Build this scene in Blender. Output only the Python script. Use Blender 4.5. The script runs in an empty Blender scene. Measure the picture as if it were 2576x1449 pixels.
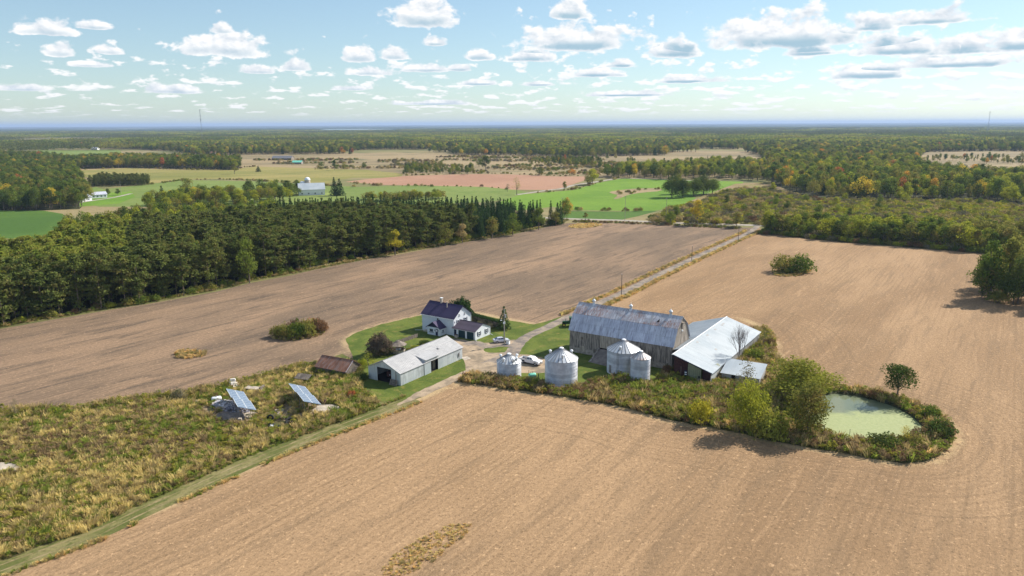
import bpy, bmesh, math, random
import numpy as np
from mathutils import Vector, Matrix
from mathutils.geometry import delaunay_2d_cdt
R = math.radians
C = bpy.context.scene.collection
S = bpy.context.scene
rng = np.random.default_rng(7)
random.seed(7)

# ---------------------------------------------------------------- camera, light, exposure
FPX, CX, CY, CAMH = 1850.0, 1288.0, 724.5, 60.0      # survey numbers of the photograph at 2576 x 1449
PITCH, ROLL = math.atan(412 / FPX), R(0.267)
cam = bpy.data.cameras.new('camera'); co = bpy.data.objects.new('camera', cam); C.objects.link(co)
cam.sensor_width = 36; cam.lens = 36 * FPX / 2576; cam.clip_start = 1; cam.clip_end = 120000
fw = Vector((0, math.cos(PITCH), -math.sin(PITCH))); rt = Vector((1, 0, 0)); up = rt.cross(fw)
rt2 = rt * math.cos(ROLL) - up * math.sin(ROLL); up2 = rt2.cross(fw)
co.matrix_world = Matrix((( rt2.x, up2.x, -fw.x, 0), (rt2.y, up2.y, -fw.y, 0), (rt2.z, up2.z, -fw.z, CAMH), (0, 0, 0, 1)))
S.camera = co
SUN_EL, SUN_AZ = R(38), R(32)                         # SUN_AZ: angle from +X towards +Y
sd = Vector((math.cos(SUN_EL) * math.cos(SUN_AZ), math.cos(SUN_EL) * math.sin(SUN_AZ), math.sin(SUN_EL)))
sl = bpy.data.lights.new('sun', 'SUN'); sl.energy = 4.6; sl.angle = R(0.53); sl.color = (1.0, 0.93, 0.82)
so = bpy.data.objects.new('sun', sl); C.objects.link(so); so.rotation_euler = sd.to_track_quat('Z', 'Y').to_euler()
S.view_settings.view_transform = 'Standard'; S.view_settings.look = 'None'
S.view_settings.gamma = 1; S.view_settings.exposure = 0.75; S.view_settings.use_curve_mapping = False
S.cycles.max_bounces = 6; S.cycles.diffuse_bounces = 2; S.cycles.glossy_bounces = 2; S.cycles.volume_bounces = 0
S.cycles.transparent_max_bounces = 8; S.cycles.transmission_bounces = 3
S.cycles.sample_clamp_indirect = 4

# ---------------------------------------------------------------- node helpers
class T:
    def __init__(s, tree): s.t = tree; s.nodes = tree.nodes; s.links = tree.links
    def n(s, typ, ins=None, **kw):
        x = s.nodes.new(typ)
        for k, v in kw.items(): setattr(x, k, v)
        for k, v in (ins or {}).items(): s.put(x.inputs[k], v)
        return x
    def put(s, sock, v):
        if isinstance(v, bpy.types.NodeSocket): s.links.new(v, sock)
        else: sock.default_value = v
    def m(s, op, a, b=0.0, c=0.0, clamp=False):
        x = s.nodes.new('ShaderNodeMath'); x.operation = op; x.use_clamp = clamp
        s.put(x.inputs[0], a); s.put(x.inputs[1], b); s.put(x.inputs[2], c)
        return x.outputs[0]
    def vm(s, op, a, b=(0, 0, 0)):
        x = s.nodes.new('ShaderNodeVectorMath'); x.operation = op
        s.put(x.inputs[0], a)
        if op == 'SCALE': s.put(x.inputs['Scale'], b)
        else: s.put(x.inputs[1], b)
        return x.outputs[0]
    def mix(s, f, a, b, mode='MIX'):
        x = s.nodes.new('ShaderNodeMix'); x.data_type = 'RGBA'; x.blend_type = mode; x.clamp_factor = True
        s.put(x.inputs[0], f)
        for i, v in ((6, a), (7, b)):
            s.put(x.inputs[i], v if isinstance(v, bpy.types.NodeSocket) else (*v[:3], 1))
        return x.outputs[2]
    def step(s, v, lo, hi, a=0.0, b=1.0):
        x = s.nodes.new('ShaderNodeMapRange'); x.interpolation_type = 'SMOOTHSTEP'
        for i, k in enumerate((v, lo, hi, a, b)): s.put(x.inputs[i], k)
        return x.outputs[0]
    def noise(s, vec, scale, detail=3, rough=0.5, dist=0.0, out=0):
        x = s.n('ShaderNodeTexNoise', {'Scale': scale, 'Detail': detail, 'Roughness': rough, 'Distortion': dist})
        if vec is not None: s.put(x.inputs['Vector'], vec)
        return x.outputs[out]
    def mapping(s, vec, rot=0.0, scale=(1, 1, 1), loc=(0, 0, 0)):
        a = s.n('ShaderNodeMapping', {'Vector': vec, 'Rotation': (0, 0, rot), 'Location': loc}).outputs[0]
        return s.vm('MULTIPLY', a, scale)
    def pos(s): return s.n('ShaderNodeNewGeometry').outputs['Position']
    def obj(s): return s.n('ShaderNodeTexCoord').outputs['Object']
    def bump(s, h, strength=0.4, dist=0.1):
        return s.n('ShaderNodeBump', {'Height': h, 'Strength': strength, 'Distance': dist}).outputs[0]

def newmat(name):
    m = bpy.data.materials.new(name); m.use_nodes = True; m.node_tree.nodes.clear()
    return m, T(m.node_tree)
def finish(m, t, shader):
    o = t.n('ShaderNodeOutputMaterial'); t.links.new(shader, o.inputs[0]); return m
def prin(t, col, rough=0.8, metal=0.0, normal=None, spec=0.3):
    b = t.n('ShaderNodeBsdfPrincipled', {'Roughness': rough, 'Metallic': metal, 'Specular IOR Level': spec})
    t.put(b.inputs['Base Color'], col if isinstance(col, bpy.types.NodeSocket) else (*col[:3], 1))
    if normal is not None: t.links.new(normal, b.inputs['Normal'])
    return b.outputs[0]
def mat(name, col, rough=0.8, metal=0.0, var=0.12, scale=1.5, bump=0.0, col2=None, spec=0.3, per=0.0, st=None):
    m, t = newmat(name); p = t.obj() if st is None else t.vm('MULTIPLY', t.obj(), st)
    n = t.noise(p, scale, 5, 0.6)
    a = [c * (1 - var) for c in col]; b = [min(1, c * (1 + var)) for c in (col2 or col)]
    c = t.mix(t.step(n, 0.3, 0.7), a, b)
    if per:
        r = t.n('ShaderNodeObjectInfo').outputs['Random']
        c = t.mix(1.0, c, t.n('ShaderNodeCombineColor', {0: t.step(r, 0, 1, 1 - per, 1), 1: t.step(r, 0, 1, 1 - per, 1), 2: t.step(r, 0, 1, 1 - per, 1)}).outputs[0], 'MULTIPLY')
    nm = t.bump(t.noise(p, scale * 6, 4, 0.6), bump, 0.05) if bump else None
    return finish(m, t, prin(t, c, rough, metal, nm, spec))

# ---------------------------------------------------------------- world: sky with cumulus
W = bpy.data.worlds.new('World'); S.world = W; W.use_nodes = True; W.node_tree.nodes.clear()
w = T(W.node_tree)
def build_world():
    SK = 0.12; NAMP = 1.9; SG = 0.74; SM = (3.75, 4.3, 4.55)
    sky = w.n('ShaderNodeTexSky', sky_type='NISHITA', sun_disc=False, sun_elevation=SUN_EL, sun_rotation=R(90) - SUN_AZ,
              altitude=200, air_density=1.0, dust_density=0.3, ozone_density=1.6)
    d = w.n('ShaderNodeTexCoord').outputs['Generated']
    sp = w.n('ShaderNodeSeparateXYZ', {0: d}).outputs
    az = w.m('MULTIPLY', w.m('ARCTAN2', sp[0], sp[1]), 57.2958)
    el = w.m('MULTIPLY', w.m('ARCSINE', sp[2]), 57.2958)
    v = w.n('ShaderNodeCombineXYZ', {0: az, 1: w.m('MULTIPLY', el, 1.5), 2: 0.0}).outputs[0]
    n1 = w.noise(v, 0.55, 7, 0.58)
    # light side of the billows: the same noise a little towards the sun
    n2 = w.noise(w.vm('ADD', v, (0.28, 0.42, 0.0)), 0.55, 7, 0.58)
    # cumulus groups: azimuth, base elevation, half width, height above base (degrees), from the photograph
    def pe(x, y):
        dv = fw * FPX + rt2 * (x - CX) + up2 * (CY - y); dv.normalize()
        return math.degrees(math.atan2(dv.x, dv.y)), math.degrees(math.asin(dv.z))
    CL = [(578, 132, 132, 60), (1062, 58, 98, 78), (560, 80, 40, 26), (150, 136, 36, 34), (268, 132, 38, 26), (232, 166, 45, 14), (112, 82, 70, 36),
          (235, 70, 50, 20), (742, 174, 52, 26), (650, 182, 48, 18), (435, 232, 80, 20), (905, 150, 50, 40), (990, 145, 45, 32), (1095, 112, 38, 22), (1207, 146, 45, 34), (930, 186, 72, 24),
          (1080, 178, 70, 22), (1150, 176, 40, 18), (1450, 116, 180, 66), (1330, 150, 82, 36), (1700, 138, 90, 50), (1980, 108, 250, 84),
          (2050, 135, 90, 26), (1560, 166, 55, 22), (1500, 190, 90, 24), (1740, 205, 110, 20), (2190, 72, 60, 40), (2180, 192, 115, 36), (2250, 132, 110, 40), (2440, 130, 110, 40),
          (2400, 165, 160, 30), (1430, 40, 70, 50), (2350, 55, 120, 34), (1200, 212, 70, 14), (880, 225, 60, 14), (1350, 214, 60, 12), (1580, 240, 150, 14), (1080, 262, 140, 12), (2560, 118, 90, 50), (50, 226, 60, 14)]
    dens = None; und = None
    for x, y, hw, h in CL:
        a0, e0 = pe(x, y); a1 = hw / 1850 * 57.3; eh = h / 1850 * 57.3 * 1.05
        dx = w.m('DIVIDE', w.m('SUBTRACT', az, a0), a1)
        dy = w.m('SUBTRACT', el, e0)
        up_ = w.m('DIVIDE', dy, eh); dn = w.m('DIVIDE', dy, -0.22 * eh)
        ry = w.m('MAXIMUM', up_, dn)
        f = w.m('SUBTRACT', 1.0, w.m('SQRT', w.m('MULTIPLY_ADD', dx, dx, w.m('MULTIPLY', ry, ry))))
        dens = f if dens is None else w.m('MAXIMUM', dens, f)
        g = w.m('MULTIPLY', w.m('SUBTRACT', 0.62, up_, clamp=True), w.m('GREATER_THAN', f, -0.1))
        und = g if und is None else w.m('MAXIMUM', und, g)
    nb = w.m('MULTIPLY', w.m('SUBTRACT', n1, 0.5), NAMP)
    big = w.m('ADD', dens, nb)
    cov1 = w.step(big, 0.14, 0.40)
    # rows of small fair-weather cumulus: cells shrink and crowd together towards the horizon
    e1 = w.m('MAXIMUM', el, -0.3)
    def row(dv):
        u = w.m('MULTIPLY', az, 0.62); q = w.m('MULTIPLY_ADD', w.m('LOGARITHM', w.m('ADD', w.m('ADD', e1, 0.5), dv), 2.71828), 6.0, 0.0)
        return w.noise(w.n('ShaderNodeCombineXYZ', {0: u, 1: q, 2: 2.2}).outputs[0], 1.0, 5, 0.55)
    r1 = row(0.0); r0 = row(0.22)
    side = w.step(az, -20, 32, 0.0, 0.055)
    th = w.m('SUBTRACT', w.m('ADD', 0.560, w.m('MULTIPLY', w.step(el, 3.8, 6.5), w.step(el, 16, 10, 0.0, 0.11))), side)
    rr = w.m('SUBTRACT', r1, th)
    cov2 = w.m('MULTIPLY', w.step(rr, -0.01, 0.075), w.step(el, 0.45, 1.1, 0.0, 0.88))
    cov = w.m('MAXIMUM', cov1, cov2)
    lit = w.m('ADD', 0.66, w.m('MULTIPLY', w.m('SUBTRACT', n1, n2), 3.6), clamp=True)
    lit2 = w.m('ADD', 0.80, w.m('MULTIPLY', w.m('SUBTRACT', r1, r0), 3.0), clamp=True)
    lit = w.mix(cov1, lit2, lit)
    thick = w.step(big, 0.30, 0.80)
    shade = w.m('MULTIPLY', w.m('MULTIPLY', w.step(und, 0.34, 0.62), thick), w.step(az, -20, 8, 0.45, 0.95))
    K = 1 / SK
    ccol = w.mix(lit, (0.40 * K, 0.45 * K, 0.50 * K), (0.66 * K, 0.655 * K, 0.65 * K))
    ccol = w.mix(shade, ccol, (0.23 * K, 0.345 * K, 0.42 * K))
    g0 = w.n('ShaderNodeGamma', {0: w.vm('SCALE', sky.outputs[0], 0.14), 1: SG}).outputs[0]
    skyc = w.mix(1.0, g0, SM, 'MULTIPLY')
    col = w.mix(cov, skyc, ccol)
    bg = w.n('ShaderNodeBackground', {'Color': col, 'Strength': SK})
    out = w.n('ShaderNodeOutputWorld'); w.links.new(bg.outputs[0], out.inputs[0])
build_world()
W.cycles.sampling_method = 'MANUAL'; W.cycles.sample_map_resolution = 512

# ---------------------------------------------------------------- surveying helpers
def G(x, y, z=0.0):
    """ground (or height z) point met by the line of sight through survey pixel x, y"""
    dv = fw * FPX + rt2 * (x - CX) + up2 * (CY - y)
    t = (z - CAMH) / dv.z
    return Vector((dv.x * t, dv.y * t, z))
def PX(X, Y, Z):
    v = Vector((X, Y, Z - CAMH)); c = v.dot(fw)
    return CX + FPX * v.dot(rt2) / c, CY - FPX * v.dot(up2) / c
def height_at(b, ty):
    lo, hi = 0.0, 200.0
    for _ in range(40):
        md = (lo + hi) / 2
        if PX(b[0], b[1], md)[1] > ty: lo = md
        else: hi = md
    return lo
def mpp(b): return Vector((b[0], b[1], -CAMH)).dot(fw) / FPX     # metres per survey pixel at a ground point

# ---------------------------------------------------------------- object helpers
def tag(o, label=None, cat=None, group=None, kind=None):
    if label: o['label'] = label
    if cat: o['category'] = cat
    if group: o['group'] = group
    if kind: o['kind'] = kind
    return o
def empty(name, loc, rz=0.0, label=None, cat=None, group=None):
    o = bpy.data.objects.new(name, None); C.objects.link(o); o.location = loc; o.rotation_euler = (0, 0, rz)
    o.empty_display_size = 0.5
    return tag(o, label, cat, group)
def link(name, me, parent=None, loc=None, rot=None, scale=None):
    o = bpy.data.objects.new(name, me); C.objects.link(o)
    if parent: o.parent = parent
    if loc is not None: o.location = loc
    if rot is not None: o.rotation_euler = rot
    if scale is not None: o.scale = scale
    return o
class MB:
    def __init__(s): s.v = []; s.f = []; s.mi = []; s.k = 0
    def add(s, vs, fs):
        b = len(s.v); s.v += [tuple(p) for p in vs]; s.f += [tuple(b + i for i in f) for f in fs]; s.mi += [s.k] * len(fs); return s
    def box(s, x0, y0, z0, x1, y1, z1):
        return s.add([(x0, y0, z0), (x1, y0, z0), (x1, y1, z0), (x0, y1, z0), (x0, y0, z1), (x1, y0, z1), (x1, y1, z1), (x0, y1, z1)],
                     [(0, 3, 2, 1), (4, 5, 6, 7), (0, 1, 5, 4), (1, 2, 6, 5), (2, 3, 7, 6), (3, 0, 4, 7)])
    def slab(s, q, th):
        """four corners of a top face, thickened downwards along its normal"""
        q = [Vector(p) for p in q]; n = (q[1] - q[0]).cross(q[3] - q[0]).normalized() * -th
        lo = [p + n for p in q]
        return s.add(q + lo, [(0, 1, 2, 3), (7, 6, 5, 4), (0, 4, 5, 1), (1, 5, 6, 2), (2, 6, 7, 3), (3, 7, 4, 0)])
    def poly(s, pts): return s.add(pts, [tuple(range(len(pts)))])
    def prism(s, pts, d):
        d = Vector(d); n = len(pts); a = [Vector(p) for p in pts]; b = [p + d for p in a]
        return s.add(a + b, [tuple(range(n - 1, -1, -1)), tuple(range(n, 2 * n))] + [(i, (i + 1) % n, n + (i + 1) % n, n + i) for i in range(n)])
    def tube(s, p0, p1, r0, r1=None, n=6, cap=True):
        r1 = r0 if r1 is None else r1; p0 = Vector(p0); p1 = Vector(p1); d = (p1 - p0)
        if d.length < 1e-6: return s
        a = d.normalized().orthogonal().normalized(); b = d.normalized().cross(a)
        vs = [p0 + (a * math.cos(2 * math.pi * i / n) + b * math.sin(2 * math.pi * i / n)) * r0 for i in range(n)]
        vs += [p1 + (a * math.cos(2 * math.pi * i / n) + b * math.sin(2 * math.pi * i / n)) * r1 for i in range(n)]
        fs = [(i, (i + 1) % n, n + (i + 1) % n, n + i) for i in range(n)]
        if cap: fs += [tuple(range(n - 1, -1, -1)), tuple(range(n, 2 * n))]
        return s.add(vs, fs)
    def lathe(s, prof, c=(0, 0, 0), n=24, a0=0.0, a1=2 * math.pi):
        full = abs(a1 - a0 - 2 * math.pi) < 1e-6; m = n if full else n + 1; k = len(prof)
        vs = [(c[0] + r * math.cos(a0 + (a1 - a0) * i / n), c[1] + r * math.sin(a0 + (a1 - a0) * i / n), c[2] + z) for i in range(m) for r, z in prof]
        fs = [(i * k + j, ((i + 1) % m) * k + j, ((i + 1) % m) * k + j + 1, i * k + j + 1) for i in range(n) for j in range(k - 1)]
        return s.add(vs, fs)
    def mesh(s, name, mats, smooth=False):
        me = bpy.data.meshes.new(name); me.from_pydata(s.v, [], s.f)
        for m in (mats if isinstance(mats, (list, tuple)) else [mats]): me.materials.append(m)
        if any(s.mi): me.polygons.foreach_set('material_index', s.mi)
        if smooth: me.polygons.foreach_set('use_smooth', [True] * len(s.f))
        me.update(); return me
    def build(s, name, mats, parent=None, smooth=False, **kw):
        return link(name, s.mesh(name, mats, smooth), parent, **kw)
def inpoly(px, py, poly):
    px = np.asarray(px); py = np.asarray(py); r = np.zeros(px.shape, bool); n = len(poly)
    for i in range(n):
        x0, y0 = poly[i][:2]; x1, y1 = poly[(i + 1) % n][:2]
        if y0 == y1: continue
        c = ((y0 > py) != (y1 > py)) & (px < (x1 - x0) * (py - y0) / (y1 - y0) + x0)
        r ^= c
    return r
def GP(pts): return [tuple(G(x, y)[:2]) for x, y in pts]
def smooth_poly(p, it=2):
    for _ in range(it):
        q = []
        for i in range(len(p)):
            a = p[i]; b = p[(i + 1) % len(p)]
            q += [(a[0] * .75 + b[0] * .25, a[1] * .75 + b[1] * .25), (a[0] * .25 + b[0] * .75, a[1] * .25 + b[1] * .75)]
        p = q
    return p
def rough_edge(p, step, amp, seed=1):
    r = random.Random(seed); q = []
    for i in range(len(p)):
        a = p[i]; b = p[(i + 1) % len(p)]; L = math.dist(a, b); k = max(1, int(L / step))
        for j in range(k):
            t = j / k; q.append((a[0] + (b[0] - a[0]) * t + r.uniform(-amp, amp), a[1] + (b[1] - a[1]) * t + r.uniform(-amp, amp)))
    return q
def sheet(name, poly, z, m, parent=None, label=None, kind='structure'):
    vs, es, fs, *_ = delaunay_2d_cdt([Vector(p) for p in poly], [], [list(range(len(poly)))], 1, 1e-5)
    me = bpy.data.meshes.new(name); me.from_pydata([(v.x, v.y, z) for v in vs], [], [tuple(f) for f in fs]); me.materials.append(m); me.update()
    o = link(name, me, parent)
    if me.polygons and me.polygons[0].normal.z < 0: me.flip_normals()
    if kind: o['kind'] = kind
    if label: o['label'] = label
    return o
def strip(line, width):
    """polygon of a ribbon about a polyline; width may be a list"""
    n = len(line); L = []; Rr = []
    for i, p in enumerate(line):
        a = Vector(line[max(0, i - 1)]); b = Vector(line[min(n - 1, i + 1)]); d = (b - a).normalized(); nn = Vector((-d.y, d.x))
        wd = (width[i] if isinstance(width, (list, tuple)) else width) / 2
        L.append(tuple(Vector(p) + nn * wd)); Rr.append(tuple(Vector(p) - nn * wd))
    return L + Rr[::-1]
def interp(line, k=6):
    out = []
    for i in range(len(line) - 1):
        p0 = Vector(line[max(0, i - 1)]); p1 = Vector(line[i]); p2 = Vector(line[i + 1]); p3 = Vector(line[min(len(line) - 1, i + 2)])
        for j in range(k):
            t = j / k
            out.append(tuple(0.5 * ((2 * p1) + (p2 - p0) * t + (2 * p0 - 5 * p1 + 4 * p2 - p3) * t * t + (3 * p1 - p0 - 3 * p2 + p3) * t ** 3)))
    out.append(tuple(line[-1])); return out

# ---------------------------------------------------------------- ground materials
def soil_mat(name, rot, cA, cB, cC, rows=0.0):
    m, t = newmat(name); p = t.pos()
    macro = t.noise(t.mapping(p, rot, (0.022, 0.008, 1)), 1.0, 4, 0.6, 0.6)
    mid = t.noise(t.mapping(p, rot, (0.30, 0.035, 1)), 1.0, 5, 0.68, 0.8)
    fine = t.noise(t.mapping(p, rot, (2.6, 1.0, 1)), 1.0, 3, 0.7)
    speck = t.noise(p, 1.7, 5, 0.85)
    c = t.mix(t.step(macro, 0.38, 0.64), cA, cB)
    c = t.mix(t.m('MULTIPLY', t.step(mid, 0.46, 0.66), 0.45 if rows > 0.6 else 0.85), c, cC)
    c = t.mix(t.m('MULTIPLY', t.step(t.noise(t.mapping(p, rot, (0.55, 0.05, 1), (9, 4, 0)), 1.0, 4, 0.7, 0.5), 0.54, 0.72), 0.45), c, [x * 1.28 for x in cB])
    c = t.mix(t.m('MULTIPLY', t.step(fine, 0.42, 0.62), 0.30), c, [x * 0.62 for x in cA])
    q_ = t.mapping(p, rot, (1, 1, 1)); sx = t.n('ShaderNodeSeparateXYZ', {0: q_}).outputs[0]
    till = t.m('SINE', t.m('MULTIPLY', t.m('ADD', sx, t.m('MULTIPLY', t.noise(p, 0.06, 2), 1.0)), 2 * math.pi / 1.6))
    till = t.m('MULTIPLY', t.step(till, 0.1, 0.9), t.step(t.noise(t.mapping(p, rot, (0.12, 0.02, 1), (3, 8, 0)), 1.0, 3, 0.6), 0.42, 0.6))
    c = t.mix(t.m('MULTIPLY', till, 0.26), c, [x * 0.60 for x in cA])
    if rows:
        e = t.n('ShaderNodeAttribute', attribute_name='edge').outputs['Fac']
        e2 = t.m('ADD', e, t.m('MULTIPLY', t.noise(p, 0.05, 2), 1.2))
        wv = t.m('MULTIPLY', t.m('SINE', t.m('MULTIPLY', e2, 2 * math.pi / 2.1)), t.step(e, 26, 15))
        c = t.mix(t.m('MULTIPLY', t.step(wv, 0.2, 1.0), 0.28 * rows), c, [x * 0.62 for x in cA])
        wide = t.noise(t.n('ShaderNodeCombineXYZ', {0: t.m('MULTIPLY', e, 0.30)}).outputs[0], 1.0, 3, 0.7)
        c = t.mix(t.m('MULTIPLY', t.m('MULTIPLY', t.step(wide, 0.5, 0.7), t.step(e, 34, 10)), 0.55 * rows), c, [x * 0.68 for x in cC])
        c = t.mix(t.m('MULTIPLY', t.step(t.m('ADD', e, t.m('MULTIPLY', fine, 2.5)), 3.8, 1.4), 0.7), c, (0.50, 0.37, 0.20))
    c = t.mix(t.m('MULTIPLY', t.step(speck, 0.53, 0.64), 0.65), c, [x * 0.36 for x in cA])
    c = t.mix(t.m('MULTIPLY', t.step(t.noise(p, 1.1, 4, 0.8, 0, 0), 0.56, 0.68), 0.6), c, [min(1, x * 1.7) for x in cB])
    nm = t.bump(t.m('ADD', speck, t.m('MULTIPLY', fine, 0.6)), 0.7, 0.22)
    return finish(m, t, prin(t, c, 0.95, 0, nm, 0.12))
def grass_mat(name, cA, cB, cC=None, sc=0.06, thr=(0.4, 0.62), fine=2.2, rot=0.0, asp=(1, 1, 1)):
    m, t = newmat(name); p = t.pos(); q = t.mapping(p, rot, asp)
    c = t.mix(t.step(t.noise(q, sc, 5, 0.65, 0.4), *thr), cA, cB)
    if cC: c = t.mix(t.m('MULTIPLY', t.step(t.noise(t.vm('ADD', q, (31, 7, 0)), sc * 2.3, 5, 0.7, 0.5), 0.52, 0.66), 0.85), c, cC)
    s = t.noise(p, fine, 4, 0.75)
    c = t.mix(t.m('MULTIPLY', t.step(s, 0.5, 0.66), 0.45), c, [x * 0.5 for x in cA])
    return finish(m, t, prin(t, c, 0.95, 0, t.bump(s, 0.6, 0.2), 0.1))
M = {}
M['soil_near'] = soil_mat('soil_near', R(34), (0.272, 0.172, 0.093), (0.388, 0.252, 0.140), (0.196, 0.134, 0.080), 0.7)
M['soil_left'] = soil_mat('soil_left', R(36), (0.178, 0.128, 0.088), (0.315, 0.210, 0.132), (0.112, 0.085, 0.063), 0.4)
M['ground'] = grass_mat('ground', (0.170, 0.165, 0.065), (0.270, 0.215, 0.110), (0.085, 0.100, 0.038), 0.006, (0.42, 0.6), 0.35)
M['lawn'] = grass_mat('lawn', (0.075, 0.108, 0.020), (0.120, 0.150, 0.030), (0.185, 0.165,  0.045), 0.13, (0.4, 0.6), 1.5)
M['rough'] = grass_mat('rough', (0.090, 0.105, 0.030), (0.170, 0.150, 0.060), (0.110, 0.082, 0.045), 0.10)
M['verge'] = grass_mat('verge', (0.110, 0.120, 0.036), (0.210, 0.185, 0.080), (0.085, 0.105, 0.026), 0.35, (0.42, 0.58), 1.5, R(34), (1.0, 0.30, 1))
M['hay'] = grass_mat('hay', (0.115, 0.210, 0.024), (0.150, 0.250, 0.030), None, 0.012, (0.4, 0.6), 0.4)
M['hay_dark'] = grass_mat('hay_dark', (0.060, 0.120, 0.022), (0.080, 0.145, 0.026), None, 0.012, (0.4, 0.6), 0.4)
M['pale_green'] = grass_mat('pale_green', (0.150, 0.200, 0.050), (0.180, 0.225, 0.060), (0.125, 0.185, 0.040), 0.010, (0.4, 0.6), 0.3)
M['gold'] = grass_mat('gold', (0.200, 0.195, 0.055), (0.285, 0.240, 0.085), (0.150, 0.160, 0.045), 0.008, (0.4, 0.6), 0.3, R(70), (1, 0.25, 1))
M['marsh'] = grass_mat('marsh', (0.230, 0.180, 0.100), (0.310, 0.235, 0.130), (0.130, 0.125, 0.060), 0.008, (0.4, 0.6), 0.3, R(90), (1, 0.3, 1))
M['red_soil'] = grass_mat('red_soil', (0.330, 0.185, 0.120), (0.370, 0.215, 0.140), None, 0.01, (0.4, 0.6), 0.5)
M['scrubland'] = grass_mat('scrubland', (0.190, 0.175,  0.045), (0.260, 0.180, 0.110), (0.200, 0.210,  0.045), 0.03, (0.42, 0.58), 0.5)
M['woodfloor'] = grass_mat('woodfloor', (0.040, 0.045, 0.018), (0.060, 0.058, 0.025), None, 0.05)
M['rut'] = grass_mat('rut', (0.190, 0.160, 0.075), (0.270, 0.215, 0.115), (0.110, 0.115, 0.036), 0.35, (0.42, 0.58), 1.5)
M['bare'] = grass_mat('bare', (0.240, 0.180, 0.115), (0.360, 0.285, 0.200), (0.130, 0.115, 0.055), 0.25, (0.42, 0.58), 1.2)
M['dry'] = grass_mat('dry', (0.380, 0.260, 0.120), (0.460, 0.330, 0.170), (0.240, 0.190, 0.080), 0.3)
def gravel(name, a, b, rot=0.0):
    m, t = newmat(name); p = t.pos()
    c = t.mix(t.step(t.noise(p, 0.25, 5, 0.65), 0.38, 0.62), a, b)
    s = t.noise(p, 3.5, 4, 0.8)
    c = t.mix(t.m('MULTIPLY', t.step(s, 0.5, 0.7), 0.4), c, [x * 0.55 for x in a])
    return finish(m, t, prin(t, c, 0.95, 0, t.bump(s, 0.5, 0.08), 0.15))
M['drive'] = gravel('drive', (0.160, 0.140, 0.125), (0.310, 0.250, 0.195))
M['drive_tan'] = gravel('drive_tan', (0.220, 0.175, 0.125), (0.400, 0.305, 0.210))
M['road'] = gravel('road', (0.290, 0.260, 0.220), (0.380, 0.340, 0.285))
M['concrete'] = mat('concrete', (0.42, 0.36, 0.29), 0.9, 0, 0.25, 0.8, 0.3)
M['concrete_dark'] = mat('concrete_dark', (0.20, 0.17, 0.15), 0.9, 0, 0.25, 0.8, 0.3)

# ---------------------------------------------------------------- land
def ring_grid(name, m, radii, na, hfun):
    vs = [(r * math.sin(a), r * math.cos(a), hfun(r, a)) for r in radii for a in np.linspace(-math.pi, math.pi, na, endpoint=False)]
    fs = []
    for i in range(len(radii) - 1):
        for j in range(na):
            k = (j + 1) % na; fs.append((i * na + j, i * na + k, (i + 1) * na + k, (i + 1) * na + j))
    me = bpy.data.meshes.new(name); me.from_pydata(vs, [], fs); me.materials.append(m)
    me.polygons.foreach_set('use_smooth', [True] * len(fs)); me.update()
    o = link(name, me); o['kind'] = 'structure'
    if me.polygons[0].normal.z < 0: me.flip_normals()
    return o
ring_grid('ground', M['ground'], [0.5, 300, 1200, 5000, 15000, 44000], 96, lambda r, a: 0.0)

# far wooded hills towards the horizon
def hills_mat():
    m, t = newmat('hills'); p = t.pos()
    n = t.noise(t.mapping(p, 0, (1, 0.4, 1)), 0.0011, 6, 0.7, 0.5)
    c = t.mix(t.step(n, 0.35, 0.6), (0.030, 0.045, 0.022), (0.062, 0.078, 0.030))
    c = t.mix(t.m('MULTIPLY', t.step(t.noise(p, 0.00055, 5, 0.6), 0.60, 0.66), 0.7), c, (0.24, 0.23, 0.12))
    return finish(m, t, prin(t, c, 1.0, 0, t.bump(t.noise(p, 0.02, 4, 0.7), 1.0, 12.0), 0.0))
M['hills'] = hills_mat()
def hill_h(r, a):
    k = max(0.0, min(1.0, (r - 7000) / 5000)); x, y = r * math.sin(a) / 5200, r * math.cos(a) / 2600
    h = math.sin(x * 1.7 + y * .6 + 1.3) * math.sin(y * 1.9 - x * .5) + .5 * math.sin(x * 4.1 + 2) * math.sin(y * 3.7 + x) + .35 * math.sin(x * 9.3 + y * 2.1)
    far = max(0.0, min(1.0, (r - 20000) / 15000))
    return 7 * max(0, k) * (h + 1.3) + far * 26 + (0 if r > 7000 else -30)
ring_grid('hills', M['hills'], [6900, 7200] + list(np.linspace(8000, 42000, 60)), 360, hill_h)

far = lambda pts: GP(pts)
sheet('marsh_meadow', far([(-300, 470), (-300, 392), (0, 389), (640, 384), (1160, 386), (1440, 392), (1700, 380), (1900, 380), (2250, 382), (2700, 378), (2900, 410), (2700, 448), (2440, 440), (2250, 425), (1900, 450), (1560, 452), (1480, 446), (1200, 440), (800, 448), (200, 452)]), 0.010, M['marsh'])
sheet('distant_hayfield', far([(95, 378), (300, 377), (306, 384), (290, 390), (160, 398), (95, 392)]), 0.02, M['pale_green'])
sheet('golden_field', far([(150, 430), (240, 427), (325, 423), (425, 427), (560, 428), (644, 419), (919, 427), (1014, 437), (1010, 443), (994, 446), (940, 448), (894, 447), (856, 452), (819, 464), (720, 458), (644, 452), (560, 450), (460, 452), (375, 462), (250, 450), (170, 440)]), 0.022, M['gold'])
sheet('hayfield', far([(240, 470), (262, 476), (375, 463), (460, 453), (644, 456), (819, 466), (900, 470), (1069, 466), (1219, 470), (1300, 478), (1330, 484), (1300, 500), (1200, 510), (900, 520), (250, 520), (200, 508), (190, 490)]), 0.021, M['pale_green'])
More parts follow.
